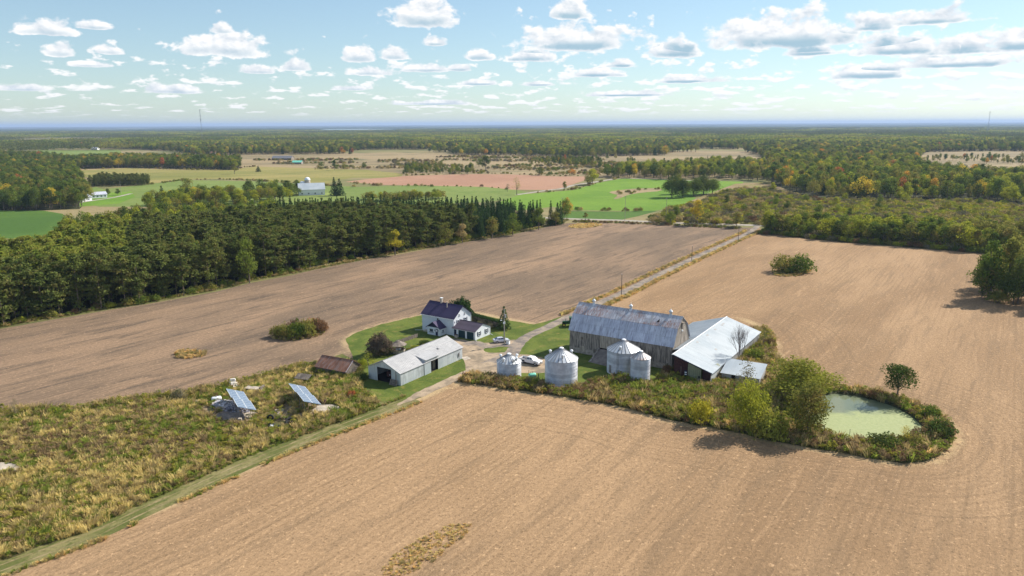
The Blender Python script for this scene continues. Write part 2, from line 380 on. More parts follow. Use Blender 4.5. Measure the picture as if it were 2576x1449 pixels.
sheet('plowed_clay_field', far([(869, 457), (940, 449), (1019, 443), (1110, 440), (1194, 438), (1288, 439), (1400, 444), (1473, 444), (1476, 452), (1440, 464), (1413, 473), (1375, 478), (1288, 477), (1219, 470), (1069, 467), (960, 465)]), 0.024, M['red_soil'])
sheet('clover_field', far([(1313, 489), (1443, 478), (1505, 460), (1563, 449), (1673, 452), (1870, 457), (1865, 470), (1830, 480), (1740, 492), (1760, 505), (1725, 514), (1690, 524), (1638, 531), (1560, 530), (1438, 529), (1390, 520), (1300, 530), (1250, 510)]), 0.025, M['hay'])
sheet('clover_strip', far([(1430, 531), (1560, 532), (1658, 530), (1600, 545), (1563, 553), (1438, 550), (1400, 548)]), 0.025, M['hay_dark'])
sheet('rough_patch', smooth_poly(far([(1530, 483), (1560, 478), (1600, 474), (1662, 473), (1668, 480), (1610, 485), (1580, 490), (1560, 499), (1540, 502), (1556, 491), (1540, 487)]), 1), 0.03, M['marsh'])
sheet('green_strip', far([(2440, 428), (2600, 430), (2700, 436), (2700, 446), (2576, 444), (2450, 436)]), 0.03, M['hay'])
sheet('house_lawn', far([(196, 500), (270, 485), (330, 482), (340, 495), (300, 512), (200, 520)]), 0.034, M['hay'])
sheet('dark_pasture', far([(-200, 530), (0, 529), (110, 530), (158, 538), (175, 560), (140, 600), (0, 600), (-200, 600)]), 0.02, M['hay_dark'])
sheet('scrubland', far([(1640, 562), (1900, 567), (1925, 572), (2100, 584), (2270, 596), (2472, 612), (2900, 640), (2900, 530), (2450, 490), (2250, 480), (2040, 470), (1932, 458), (1850, 462), (1750, 500), (1700, 522), (1640, 545)]), 0.028, M['scrubland'])
PLANT = [(-400, 905), (-150, 858), (0, 824), (129, 801), (286, 774), (372, 761), (544, 728), (630, 706), (738, 686), (830, 662), (905, 652), (1000, 637), (1100, 617), (1219, 597), (1284, 588), (1338, 571), (1413, 559), (1428, 555)]
def back(x, y, h=16): q = G(x, y, h); return (q.x, q.y)
plant_near = GP(PLANT)
plant_back = [back(*p) for p in [(1398, 502), (1290, 492), (1200, 489), (1000, 487), (800, 490), (620, 493), (500, 500), (400, 508), (250, 520), (165, 534), (120, 580), (0, 590), (-200, 640), (-400, 690)]]
plant_poly = plant_near + plant_back
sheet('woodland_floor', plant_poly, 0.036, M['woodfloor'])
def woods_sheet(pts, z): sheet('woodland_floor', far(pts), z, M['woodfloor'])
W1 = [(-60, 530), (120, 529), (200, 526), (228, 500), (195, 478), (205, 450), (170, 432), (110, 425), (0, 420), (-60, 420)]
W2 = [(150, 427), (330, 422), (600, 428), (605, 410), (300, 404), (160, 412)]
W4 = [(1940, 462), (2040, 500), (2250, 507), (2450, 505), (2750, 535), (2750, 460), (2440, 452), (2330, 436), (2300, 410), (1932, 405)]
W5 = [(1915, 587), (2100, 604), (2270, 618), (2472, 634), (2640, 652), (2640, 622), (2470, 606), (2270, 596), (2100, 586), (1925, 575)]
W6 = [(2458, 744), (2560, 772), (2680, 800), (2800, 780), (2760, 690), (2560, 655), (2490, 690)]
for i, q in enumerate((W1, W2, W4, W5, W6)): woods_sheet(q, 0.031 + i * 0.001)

# the two ploughed fields round the farm (with distance to the rough margins for the headland passes)
ROUGH_EDGE = [(-250, 1560), (0, 1446), (167, 1366), (283, 1319), (433, 1266), (600, 1186), (733, 1129), (859, 1083), (975, 1037), (1060, 1000), (1160, 965), (1260, 977), (1375, 992), (1500, 1011), (1600, 1033), (1677, 1056),
              (1855, 1088), (1944, 1111), (2063, 1131), (2182, 1152), (2271, 1166), (2345, 1158), (2390, 1125), (2399, 1092), (2360, 1044), (2300, 1019), (2259, 1004), (2182, 987), (2092, 974), (2010, 935), (1960, 905), (1948, 862), (1925, 828), (1860, 800)]
edge_xy = np.array(interp(GP(ROUGH_EDGE), 5))
def dist_to(xy, line):
    best = np.full(len(xy), 1e9)
    for a, b in zip(line[:-1], line[1:]):
        ab = b - a; t = np.clip(((xy - a) @ ab) / max(1e-9, ab @ ab), 0, 1)
        best = np.minimum(best, np.hypot(*(xy - a - t[:, None] * ab).T))
    return best
def field_mesh(name, poly, z, m, line, sp=3.0):
    a = np.array(poly); x0, y0 = a.min(0); x1, y1 = a.max(0)
    gx, gy = np.meshgrid(np.arange(x0, x1, sp), np.arange(y0, y1, sp)); gx = gx.ravel(); gy = gy.ravel()
    near = inpoly(gx, gy, poly) & (dist_to(np.c_[gx, gy], line) < 42)
    pts = [Vector(p) for p in poly] + [Vector((x, y)) for x, y in zip(gx[near], gy[near])]
    vs, es, fs, *_ = delaunay_2d_cdt(pts, [], [list(range(len(poly)))], 1, 1e-5)
    me = bpy.data.meshes.new(name); me.from_pydata([(v.x, v.y, z) for v in vs], [], [tuple(f) for f in fs]); me.materials.append(m)
    at = me.attributes.new('edge', 'FLOAT', 'POINT'); at.data.foreach_set('value', dist_to(np.array([(v.x, v.y) for v in vs]), line)[:len(me.vertices)])
    me.update()
    if me.polygons[0].normal.z < 0: me.flip_normals()
    o = link(name, me); o['kind'] = 'structure'; return o
DRIVE = [(1908, 567), (1886, 585), (1850, 602), (1800, 625), (1745, 650), (1665, 688), (1610, 715), (1560, 740), (1510, 762), (1470, 782), (1425, 800), (1385, 820), (1345, 838), (1318, 852), (1300, 870), (1288, 888), (1262, 903), (1228, 918)]
TRACK = [(1240, 913), (1195, 932), (1150, 951), (1100, 973), (1060, 991), (1030, 1006), (1000, 1020)]
near_poly = GP([(1905, 568), (1930, 588), (2101, 606), (2270, 620), (2472, 635), (2650, 650), (2900, 700), (3300, 900), (3600, 1600), (1288, 2400), (-700, 2000), (-250, 1560), (0, 1446), (283, 1319), (600, 1186), (859, 1083), (1060, 1000), (1160, 930), (1400, 870), (1420, 800), (1510, 762), (1665, 688), (1800, 625)])
field_mesh('plowed_field', near_poly, 0.040, M['soil_near'], edge_xy)
left_line = np.array(GP([(-250, 1052), (0, 1041), (150, 1038), (233, 1029), (383, 1006), (467, 997), (611, 966), (694, 945), (757, 928), (792, 920), (850, 900), (880, 878), (868, 853), (900, 836), (960, 816), (1020, 802), (1060, 793), (1190, 786), (1260, 800), (1345, 817), (1420, 800)]))
left_poly = GP([(-600, 1250), (-250, 1090), (600, 1000), (1300, 900), (1440, 800), (1510, 762), (1665, 688), (1800, 625), (1886, 585), (1900, 572), (1863, 573), (1763, 569), (1663, 566), (1563, 562), (1495, 560), (1413, 562), (1338, 574), (1288, 591), (1219, 601), (1100, 622), (1000, 641), (905, 656), (830, 667), (738, 692), (630, 712), (544, 734), (372, 765), (286, 778), (129, 805), (0, 828), (-150, 862), (-400, 912), (-600, 960)])
field_mesh('plowed_field', left_poly, 0.046, M['soil_left'], left_line)
# grass, weeds, drives
LROUGH = [(-300, 1060), (0, 1041), (150, 1038), (233, 1029), (383, 1006), (467, 997), (611, 966), (694, 945), (757, 928), (800, 918), (860, 890), (905, 915), (905, 975), (915, 992), (960, 1015), (975, 1034), (859, 1083), (733, 1129), (600, 1186), (433, 1266), (283, 1319), (167, 1366), (0, 1446), (-300, 1580)]
sheet('rough_grass', rough_edge(GP(LROUGH), 2.0, 0.35, 3), 0.054, M['rough'])
WEEDL = [(-300, 1060), (0, 1041), (150, 1038), (233, 1029), (383, 1006), (467, 997), (611, 966), (694, 945), (757, 928), (800, 918), (845, 905), (905, 925), (908, 975), (918, 992), (955, 1010), (940, 1032), (859, 1062), (667, 1126), (500, 1199), (333, 1276), (233, 1333), (0, 1409), (-300, 1520)]
verge_line = interp(GP([(-300, 1555), (0, 1430), (233, 1345), (333, 1298), (500, 1222), (667, 1148), (859, 1073), (960, 1036), (1040, 1004)]), 5)
sheet('grass_track', strip(verge_line, 4.6), 0.060, M['verge'])
for off in (-0.8, 0.9):
    ln = [(p[0] + off * 0.74, p[1] - off * 0.67) for p in verge_line]
    sheet('wheel_rut', rough_edge(strip(ln, 0.35), 1.5, 0.14, 5), 0.065, M['rut'])
BARE = [[(540, 1008), (575, 1000), (650, 1018), (665, 1050), (630, 1070), (560, 1064), (515, 1046), (492, 1022)], [(690, 1022), (740, 1010), (800, 1014), (870, 1024), (855, 1040), (780, 1052), (700, 1060), (680, 1046)], [(440, 1010), (500, 1003), (540, 1006), (500, 1016)]]
for q in BARE: sheet('bare_ground', rough_edge(smooth_poly(GP(q), 1), 1.5, .5, 7), 0.058, M['bare'])
STRIP = [(1150, 960), (1180, 950), (1235, 948), (1310, 957), (1345, 962), (1372, 975), (1400, 985), (1455, 975), (1500, 962), (1560, 950), (1640, 968), (1690, 925), (1760, 935), (1810, 950), (1850, 930), (1850, 880), (1880, 835), (1925, 828), (1948, 862), (1950, 905), (2010, 935), (2092, 974), (2182, 987), (2259, 1004), (2300, 1019), (2360, 1044), (2399, 1092), (2390, 1125), (2345, 1158), (2271, 1166), (2182, 1152), (2063, 1131), (1944, 1111), (1855, 1088), (1677, 1056), (1600, 1033), (1500, 1011), (1375, 992), (1260, 977)]
sheet('rough_grass', rough_edge(GP(STRIP), 2.0, 0.3, 4), 0.056, M['rough'])
LAWN = [(868, 853), (900, 836), (960, 816), (1020, 802), (1060, 793), (1190, 788), (1262, 803), (1345, 817), (1420, 795), (1452, 792), (1460, 860), (1700, 915), (1700, 948), (1640, 965), (1560, 985), (1470, 980), (1380, 975), (1330, 957), (1240, 950), (1205, 935), (1160, 950), (1100, 973), (1030, 1003), (960, 1012), (915, 990), (903, 965), (905, 930), (888, 905), (880, 880)]
sheet('lawn', rough_edge(GP(LAWN), 2.0, 0.25, 6), 0.062, M['lawn'])
sheet('lawn', rough_edge(GP([(1745, 905), (1940, 830), (1950, 870), (1935, 905), (1880, 912), (1800, 960), (1700, 945)]), 2.0, 0.4, 8), 0.0615, M['pale_green'])
YARD = [(1228, 850), (1262, 866), (1240, 872), (1215, 880), (1222, 890), (1290, 885), (1300, 880), (1310, 905), (1400, 905), (1450, 915), (1480, 975), (1455, 985), (1390, 975), (1360, 958), (1290, 950), (1240, 945), (1200, 948), (1150, 962), (1120, 970), (1140, 945), (1190, 915), (1200, 905), (1168, 890), (1140, 875), (1120, 858), (1146, 850), (1205, 863)]
sheet('gravel_yard', smooth_poly(GP([(1120, 855), (1146, 850), (1205, 864), (1232, 862), (1262, 862), (1298, 852), (1304, 868), (1250, 868), (1212, 878), (1225, 889), (1280, 886), (1300, 892), (1345, 893), (1400, 915), (1385, 940), (1300, 938), (1240, 945), (1200, 945), (1172, 945), (1170, 905), (1140, 880)]), 2), 0.068, M['drive_tan'])
dl = interp(GP(DRIVE), 5)
sheet('gravel_driveway', rough_edge(strip(dl, [3.4 + 1.4 * math.exp(-((i - 85) / 12) ** 2) for i in range(len(dl))]), 3, 0.18, 9), 0.073, M['drive'])
sheet('dirt_track', rough_edge(strip(interp(GP(TRACK), 5), [3.6] * 12 + [3.0] * 10 + [2.2, 2.0, 1.8, 1.6, 1.4, 1.2, 1.0, .8, .6]), 3, 0.2, 19), 0.0745, M['drive_tan'])
sheet('dirt_spur', rough_edge(strip(interp(GP([(1300, 872), (1262, 868), (1225, 872), (1195, 862), (1170, 868)]), 5), 3.0), 2, 0.15, 2), 0.077, M['drive'])
sheet('drive_verge', rough_edge(strip([(p[0] - 2.9, p[1] + 1.7) for p in dl[4:48]], 1.7), 3, 0.3, 11), 0.071, M['dry'])
sheet('drive_verge', rough_edge(strip([(p[0] + 3.1, p[1] - 1.9) for p in dl[4:44]], 2.0), 3, 0.3, 12), 0.0715, M['dry'])
ROAD = [(1200, 540), (1330, 546), (1438, 551), (1563, 554.5), (1663, 559.5), (1763, 563), (1913, 567.5), (2050, 574), (2300, 584), (2700, 604)]
sheet('gravel_road', strip(interp(GP(ROAD), 6), 6.5), 0.080, M['road'])
sheet('side_road', strip(interp(GP([(1300, 490), (1375, 479), (1413, 474.5), (1443, 466), (1490, 459), (1515, 455), (1563, 449), (1660, 451), (1760, 455)]), 5), 5.0), 0.076, M['road'])
sheet('farm_lane', strip(interp(GP([(330, 487), (290, 496), (225, 506), (200, 510)]), 5), 4.0), 0.078, M['road'])
sheet('dry_grass_knoll', smooth_poly(GP([(1425, 571), (1450, 564), (1500, 561), (1520, 566), (1490, 573), (1450, 575)])), 0.078, M['dry'])
FENCE_EDGE = [(0, 822), (129, 800), (286, 773), (372, 760), (544, 728), (630, 707), (738, 687), (905, 654), (1100, 619), (1284, 589), (1413, 560)]
sheet('field_margin', rough_edge(strip(interp(GP([(-150, 860)] + FENCE_EDGE), 5), 3.4), 3, 0.4, 13), 0.052, M['verge'])
sheet('hay_margin', rough_edge(strip(interp(GP([(1980, 592), (2101, 606), (2270, 620), (2472, 636), (2600, 648)]), 5), 4.0), 3, 0.4, 14), 0.052, M['verge'])
sheet('concrete_pad', smooth_poly(GP([(985, 990), (1000, 978), (1060, 975), (1090, 983), (1040, 997)]), 1) if False else GP([(1158, 900), (1175, 897), (1185, 902), (1170, 907)]), 0.082, M['concrete'])

# pond: a hollow rim and duckweed-covered water
POND = [(2063, 1050), (2072, 1020), (2088, 992), (2122, 993), (2182, 1003), (2241, 1020), (2286, 1044), (2315, 1068), (2323, 1080), (2300, 1092), (2256, 1107), (2182, 1113), (2122, 1107), (2072, 1087)]
POND = [(2020, 1040), (2040, 1005)] + POND[2:] + [(2030, 1070)]
pond = smooth_poly(GP(POND), 2)
def water_mat():
    m, t = newmat('pond_water'); p = t.pos()
    n = t.noise(p, 0.12, 5, 0.6, 0.6)
    g = t.mix(t.step(t.noise(p, 1.6, 5, 0.7), 0.3, 0.7), (0.25, 0.29, 0.125), (0.32, 0.35, 0.17))
    # open water stays along the northern shore where the wind clears the weed
    q = G(2150, 1003); sp = t.n('ShaderNodeSeparateXYZ', {0: p}).outputs
    dx = t.m('MULTIPLY', t.m('SUBTRACT', sp[0], q.x - 1.0),  0.045); dy = t.m('MULTIPLY', t.m('SUBTRACT', sp[1], q.y + 0.5), 0.115)
    dd = t.m('SQRT', t.m('ADD', t.m('MULTIPLY', dx, dx), t.m('MULTIPLY', dy, dy)))
    f = t.step(t.m('ADD', dd, t.m('MULTIPLY', t.m('SUBTRACT', n, 0.5), 1.5)), 0.75, 1.25)
    a = prin(t, g, 0.75, 0, None, 0.25)
    b = prin(t, (0.075, 0.10, 0.075), 0.06, 0, None, 0.5)
    mx = t.n('ShaderNodeMixShader'); t.put(mx.inputs[0], t.m('MULTIPLY_ADD', f, 0.75, 0.25)); t.links.new(b, mx.inputs[1]); t.links.new(a, mx.inputs[2])
    return finish(m, t, mx.outputs[0])
M['pond'] = water_mat()
sheet('pond', pond, 0.095, M['pond'])
bank = MB()
np_ = len(pond); cx_ = sum(p[0] for p in pond) / np_; cy_ = sum(p[1] for p in pond) / np_
outr = [(cx_ + (p[0] - cx_) * 1.05, cy_ + (p[1] - cy_) * 1.09) for p in pond]
outr2 = [(cx_ + (p[0] - cx_) * 1.12, cy_ + (p[1] - cy_) * 1.22) for p in pond]
inr = [(cx_ + (p[0] - cx_) * 1.0, cy_ + (p[1] - cy_) * 1.0) for p in pond]
for i in range(np_):
    j = (i + 1) % np_
    bank.add([(*inr[i], 0.05), (*inr[j], 0.05), (*outr[j], 0.55), (*outr[i], 0.55)], [(0, 1, 2, 3)])
    bank.add([(*outr[i], 0.55), (*outr[j], 0.55), (*outr2[j], 0.03), (*outr2[i], 0.03)], [(0, 1, 2, 3)])
M['bank'] = mat('bank', (0.055, 0.060, 0.028), 0.95, 0, 0.4, 0.6, 0.5)
o = bank.build('pond_bank', M['bank']); o['kind'] = 'structure'

# ---------------------------------------------------------------- foliage meshes
DRYN = ('straw', 'dry_stems', 'goldenrod', 'brown_weeds', 'amber_grass', 'grey_twigs', 'brown_leaves', 'plum_leaves', 'red_leaves', 'orange_leaves', 'golden_leaves', 'yellow_leaves')
def foliage(name, a, b, c=None, trans=0.38, sc=0.5):
    """leaf colour a..b per plant, with a mottling of c; light passes through the leaves"""
    m, t = newmat(name); p = t.obj()
    r = t.n('ShaderNodeObjectInfo').outputs['Random']
    W_ = (1.72, 1.72, 1.45) if name in DRYN else (1.92, 1.80, 1.42); a = [x * k for x, k in zip(a, W_)]; b = [x * k for x, k in zip(b, W_)]; c = c and [x * k * .92 for x, k in zip(c, W_)]
    base = t.mix(r, a, b)
    n = t.noise(p, sc, 4, 0.7)
    col = t.mix(t.m('MULTIPLY', t.step(n, 0.38, 0.66), 0.65), base, t.mix(1.0, base, (1.55, 1.45, 1.15), 'MULTIPLY'))
    if c: col = t.mix(t.m('MULTIPLY', t.step(t.noise(t.vm('ADD', p, (5, 9, 2)), sc * 0.7, 3, 0.6), 0.50, 0.62), 0.8), col, c)
    d = t.n('ShaderNodeBsdfDiffuse', {'Color': col, 'Roughness': 0.6}); e = t.n('ShaderNodeBsdfTranslucent', {'Color': col})
    x = t.n('ShaderNodeMixShader', {0: trans}); t.links.new(d.outputs[0], x.inputs[1]); t.links.new(e.outputs[0], x.inputs[2])
    return finish(m, t, x.outputs[0])
F = {
    'pine': foliage('pine_needles', (0.062, 0.088, 0.031), (0.095, 0.114, 0.041), (0.110, 0.100, 0.045), 0.25),
    'larch': foliage('larch_needles', (0.085, 0.120, 0.030), (0.150, 0.175, 0.042), (0.200, 0.190, 0.060), 0.35),
    'spruce': foliage('spruce_needles', (0.022, 0.045, 0.020), (0.036, 0.066, 0.027), None, 0.2),
    'green': foliage('green_leaves', (0.058, 0.092, 0.022), (0.090, 0.125, 0.030), (0.120, 0.140, 0.035)),
    'dark': foliage('dark_green_leaves', (0.036, 0.062, 0.020), (0.060, 0.085, 0.026), (0.080, 0.090, 0.030)),
    'olive': foliage('olive_leaves', (0.095, 0.108, 0.032), (0.140, 0.145, 0.045), (0.170, 0.140, 0.055)),
    'oliveg': foliage('olive_green_leaves', (0.112, 0.132, 0.032), (0.150, 0.165, 0.040), (0.175, 0.170, 0.045)),
    'ygreen': foliage('yellow_green_leaves', (0.140, 0.175, 0.028), (0.205, 0.220, 0.035), (0.110, 0.135, 0.030)),
    'gold': foliage('golden_leaves', (0.300, 0.230, 0.035), (0.340, 0.260, 0.045), (0.170, 0.190, 0.035)),
    'goldbot': foliage('yellow_leaves', (0.230, 0.210, 0.030), (0.290, 0.250, 0.035), (0.130, 0.160, 0.030)),
    'orange': foliage('orange_leaves', (0.350, 0.170, 0.035), (0.330, 0.200, 0.045), (0.120, 0.140, 0.030)),
    'red': foliage('red_leaves', (0.240, 0.085, 0.045), (0.280, 0.120, 0.060), (0.150, 0.110, 0.040)),
    'plum': foliage('plum_leaves', (0.085, 0.066, 0.060), (0.100, 0.078, 0.068), (0.075, 0.075, 0.045), 0.3),
    'brown': foliage('brown_leaves', (0.105, 0.062, 0.045), (0.140, 0.085, 0.055), (0.080, 0.085, 0.035)),
    'grey': foliage('grey_twigs', (0.120, 0.108, 0.082), (0.150, 0.130, 0.100), (0.100, 0.105, 0.055), 0.15),
    'straw': foliage('straw', (0.330, 0.270, 0.130), (0.400, 0.330, 0.170), None, 0.4),
    'tan': foliage('dry_stems', (0.230, 0.180, 0.100), (0.290, 0.225, 0.130), (0.150, 0.150, 0.055), 0.35),
    'wgreen': foliage('weed_leaves', (0.090, 0.130, 0.028), (0.130, 0.170, 0.038), (0.180, 0.190, 0.060), 0.4),
    'rod': foliage('goldenrod', (0.170, 0.165, 0.035), (0.210, 0.190, 0.045), (0.110, 0.130, 0.035), 0.35),
    'wbrown': foliage('brown_weeds', (0.150, 0.105, 0.070), (0.190, 0.140, 0.090), (0.110, 0.095, 0.045), 0.3),
    'amber': foliage('amber_grass', (0.380, 0.255, 0.120), (0.430, 0.310, 0.165), (0.260, 0.205, 0.095), 0.35),
}
M['bark'] = mat('bark', (0.16, 0.13, 0.105), 0.9, 0, 0.25, 3, 0.5)
M['pale_bark'] = mat('pale_bark', (0.30, 0.27, 0.235), 0.9, 0, 0.25, 3, 0.4)
M['pine_bark'] = mat('pine_bark', (0.21, 0.16, 0.13), 0.9, 0, 0.25, 2, 0.4)

def leaves(cen, nrm, size, r, asp=1.0):
    """one ragged leaf clump (a bent quad) at each centre"""
    n = len(cen); nrm = nrm + r.normal(0, 0.55, (n, 3)); nrm /= np.linalg.norm(nrm, axis=1)[:, None] + 1e-9
    t = np.cross(nrm, r.normal(0, 1, (n, 3))); t /= np.linalg.norm(t, axis=1)[:, None] + 1e-9
    b = np.cross(nrm, t); s = (size * r.uniform(0.6, 1.35, n))[:, None] * 0.5
    k = r.uniform(0.5, 1.1, (n, 4, 1))
    q = np.stack([cen + t * s * k[:, 0] * asp, cen + b * s * k[:, 1] + nrm * s * 0.25, cen - t * s * k[:, 2] * asp, cen - b * s * k[:, 3] - nrm * s * 0.2], 1)
    return q.reshape(-1, 3)
def mesh_from_quads(name, V, m, extra=None):
    """quads in V, then optionally an MB whose faces take material slot 1"""
    nq = len(V) // 4; v = [V]; faces = [np.arange(nq * 4).reshape(-1, 4)]
    me = bpy.data.meshes.new(name)
    vs = V.tolist(); fs = faces[0].tolist(); mi = [0] * nq
    if extra:
        e, em = extra; b = len(vs); vs += [tuple(p) for p in e.v]; fs += [tuple(b + i for i in f) for f in e.f]; mi += [1] * len(e.f)
    me.from_pydata(vs, [], fs); me.materials.append(m)
    if extra: me.materials.append(em); me.polygons.foreach_set('material_index', mi)
    me.update(); return me
def limb(mb, p, d, L, r, depth, rr, spread=0.5, n=5, shrink=0.68):
    e = p + d * L; mb.tube(p, e, r, r * 0.68, n if depth > 1 else 4, cap=False)
    if depth <= 0: return [e]
    out = []
    for _ in range(rr.choice((2, 3)) if depth > 1 else 2):
        nd = (d + Vector((rr.gauss(0, spread), rr.gauss(0, spread), rr.gauss(0.10, spread * 0.5)))).normalized()
        out += limb(mb, e, nd, L * shrink * rr.uniform(0.8, 1.15), r * 0.62, depth - 1, rr, spread, n, shrink)
    return out
def broadleaf(seed, h=10.0, wd=7.0, base=0.16, n=1100, leaf=0.55, lobes=13, top=1.0, round_=1.0):
    r = np.random.default_rng(seed); rr = random.Random(seed)
    hc = h * (1 - base); L = []
    for i in range(lobes):
        a = r.uniform(0, 2 * math.pi); u = r.uniform(0, 1) ** 0.8
        zz = base * h + hc * (0.14 + 0.74 * u)
        env = math.sin(math.pi * min(1, (0.16 + 0.80 * u * top))) ** round_
        rad = wd * 0.5 * env * r.uniform(0.35, 0.80)
        L.append((math.cos(a) * rad, math.sin(a) * rad, zz, wd * r.uniform(0.16, 0.27)))
    L.append((0, 0, base * h + hc * 0.80, wd * 0.22)); L.append((0, 0, base * h + hc * 0.45, wd * 0.30))
    L = np.array(L); wts = L[:, 3] ** 2; k = r.choice(len(L), n, p=wts / wts.sum())
    d = r.normal(0, 1, (n, 3)); d[:, 2] += 0.25; d /= np.linalg.norm(d, axis=1)[:, None]
    rad = L[k, 3] * np.where(r.random(n) < 0.75, r.uniform(0.82, 1.18, n), r.uniform(0.3, 0.85, n))
    c = L[k, :3] + d * rad[:, None] * [1, 1, 0.85]
    c[:, 2] = np.maximum(c[:, 2], 0.25)
    c[:, 2] *= h / max(c[:, 2].max(), 1e-3)
    V = leaves(c, d, leaf, r)
    tr = MB(); th = base * h + hc * 0.30; tr.tube((0, 0, -0.15), (0, 0, th), h * 0.022, h * 0.013, 7)
    for q in L[: 7]:
        tr.tube((0, 0, th * rr.uniform(0.45, 1)), tuple(q[:3]), h * 0.010, h * 0.004, 4, cap=False)
    return V, tr
def pine(seed, h=17.0, n=1500, leaf=0.72, lo=0.36, wd=6.2):
    r = np.random.default_rng(seed); rr = random.Random(seed); tr = MB(); tr.tube((0, 0, -0.2), (0, 0, h * 0.97), 0.17, 0.05, 6)
    cs = []; ds = []
    lev = np.sort(r.uniform(lo, 0.97, 34)); lev = np.append(lev, r.uniform(0.10, lo, 5))
    for u in lev:
        z = u * h; env = wd * 0.5 * (min(1.0, (1.02 - u) / 0.26) ** 0.5) * (0.75 if u < lo + .08 else 1.0) * r.uniform(0.6, 1.15)
        if u < lo: env *= 0.45
        a = r.uniform(0, 2 * math.pi); e = np.array([math.cos(a) * env, math.sin(a) * env, z + env * 0.22])
        tr.tube((0, 0, z), tuple(e), 0.05, 0.02, 3, cap=False)
        m = max(6, int(n / 39 * (0.5 + env / wd * 2)))
        f = r.uniform(0.30, 1.08, m)[:, None]
        c = np.array([0, 0, z]) * (1 - f) + e * f + r.normal(0, 1, (m, 3)) * [0.55, 0.55, 0.26] * (0.6 + f * 0.7)
        cs.append(c); dd = r.normal(0, 0.6, (m, 3)); dd[:, 2] += 1.0; ds.append(dd)
    m = n // 9; c = r.normal(0, 1, (m, 3)) * [0.5, 0.5, 0.9] + [0, 0, h * 0.95]; c[:, 2] = np.minimum(c[:, 2], h); cs.append(c); ds.append(np.tile([0., 0, 1], (m, 1)))
    return leaves(np.vstack(cs), np.vstack(ds), leaf, r, 1.2), tr
def spruce(seed, h=14.0, wd=4.6, n=1000, leaf=0.55, lo=0.04):
    r = np.random.default_rng(seed); tr = MB(); tr.tube((0, 0, -0.2), (0, 0, h * 0.96), 0.16, 0.03, 6)
    u = lo + (1 - lo) * (1 - np.sqrt(r.random(n))); tier = np.round(u * 22) / 22 + r.normal(0, 0.008, n)
    a = r.uniform(0, 2 * math.pi, n); lob = 1 + 0.20 * np.sin(a * 5 + tier * 31) + 0.10 * np.sin(a * 9 + tier * 80)
    rad = wd * 0.5 * (1 - tier) ** 0.85 * lob * np.where(r.random(n) < 0.7, r.uniform(0.85, 1.08, n), r.uniform(0.2, 0.85, n))
    c = np.stack([np.cos(a) * rad, np.sin(a) * rad, np.clip(tier, 0.01, 1) * h - rad * 0.18], 1)
    d = np.stack([np.cos(a) * 0.7, np.sin(a) * 0.7, np.full(n, 0.8)], 1)
    k = r.normal(0, 0.12, (max(8, n // 40), 3)) + [0, 0, h * 0.95]
    return leaves(np.vstack([c, k]), np.vstack([d, np.tile([0., 0, 1.], (len(k), 1))]), leaf, r, 1.3), tr
def shrub(seed, h=2.6, wd=3.6, n=380, leaf=0.38):
    r = np.random.default_rng(seed); rr = random.Random(seed); nl = 9
    d = r.normal(0, 1, (n, 3)); d[:, 2] = np.abs(d[:, 2]) * 1.15 - 0.28; d /= np.linalg.norm(d, axis=1)[:, None]
    ph = r.uniform(0, 6.28, 6); az_ = np.arctan2(d[:, 1], d[:, 0])
    lump = 1 + 0.13 * np.sin(3 * az_ + ph[0] + 2 * d[:, 2]) + 0.12 * np.sin(5 * az_ + ph[1] - 5 * d[:, 2]) + 0.09 * np.sin(9 * az_ + ph[2] + 9 * d[:, 2]) + 0.10 * np.sin(11 * d[:, 2] + ph[3] + 2 * az_)
    q_ = lump * np.where(r.random(n) < 0.72, r.uniform(0.86, 1.08, n), r.uniform(0.35, 0.9, n))
    c = np.stack([d[:, 0] * q_ * wd * 0.47, d[:, 1] * q_ * wd * 0.47, h * 0.34 + d[:, 2] * q_ * h * 0.62], 1); c[:, 2] = np.clip(c[:, 2], 0.06, None); c[:, 2] *= h / c[:, 2].max()
    L = np.c_[c[:9] * 0.8, np.ones(9)]
    tr = MB()
    for q in L[:6]: tr.tube((q[0] * .25, q[1] * .25, -0.05), tuple(q[:3]), 0.05, 0.02, 4, cap=False)
    return leaves(c, d, leaf, r), tr
def tuft(seed, kind):
    r = np.random.default_rng(seed); tr = MB()
    if kind == 'grass':
        n = 46; a = r.uniform(0, 2 * math.pi, n); q = []
        lean = r.normal(0, 0.30, 2)
        for i in range(n):
            p = np.array([math.cos(a[i]), math.sin(a[i]), 0]) * r.uniform(0, 0.5); hh = r.uniform(0.55, 1.15)
            tp = p * 1.5 + [lean[0] * hh + math.cos(a[i]) * .18, lean[1] * hh + math.sin(a[i]) * .18, hh]; wv = np.array([math.sin(a[i]), -math.cos(a[i]), 0]) * r.uniform(0.03, 0.07)
            md = p * .55 + tp * .45 + [0, 0, .12]
            q += [p - wv * .6, p + wv * .6, md + wv, md - wv]; q += [md - wv, md + wv, tp + wv * .5, tp - wv * .5]
        return np.array(q), tr
    n = 90
    L = np.stack([r.normal(0, 0.26, 6), r.normal(0, 0.26, 6), r.uniform(0.25, 0.75, 6), r.uniform(0.18, 0.34, 6)], 1)
    k = r.integers(0, 6, n); d = r.normal(0, 1, (n, 3)); d[:, 2] = np.abs(d[:, 2]); d /= np.linalg.norm(d, axis=1)[:, None]
    c = L[k, :3] + d * (L[k, 3] * r.uniform(0.5, 1.2, n))[:, None]; c[:, 2] = np.clip(c[:, 2], 0.03, None)
    return leaves(c, d, 0.19, r), tr

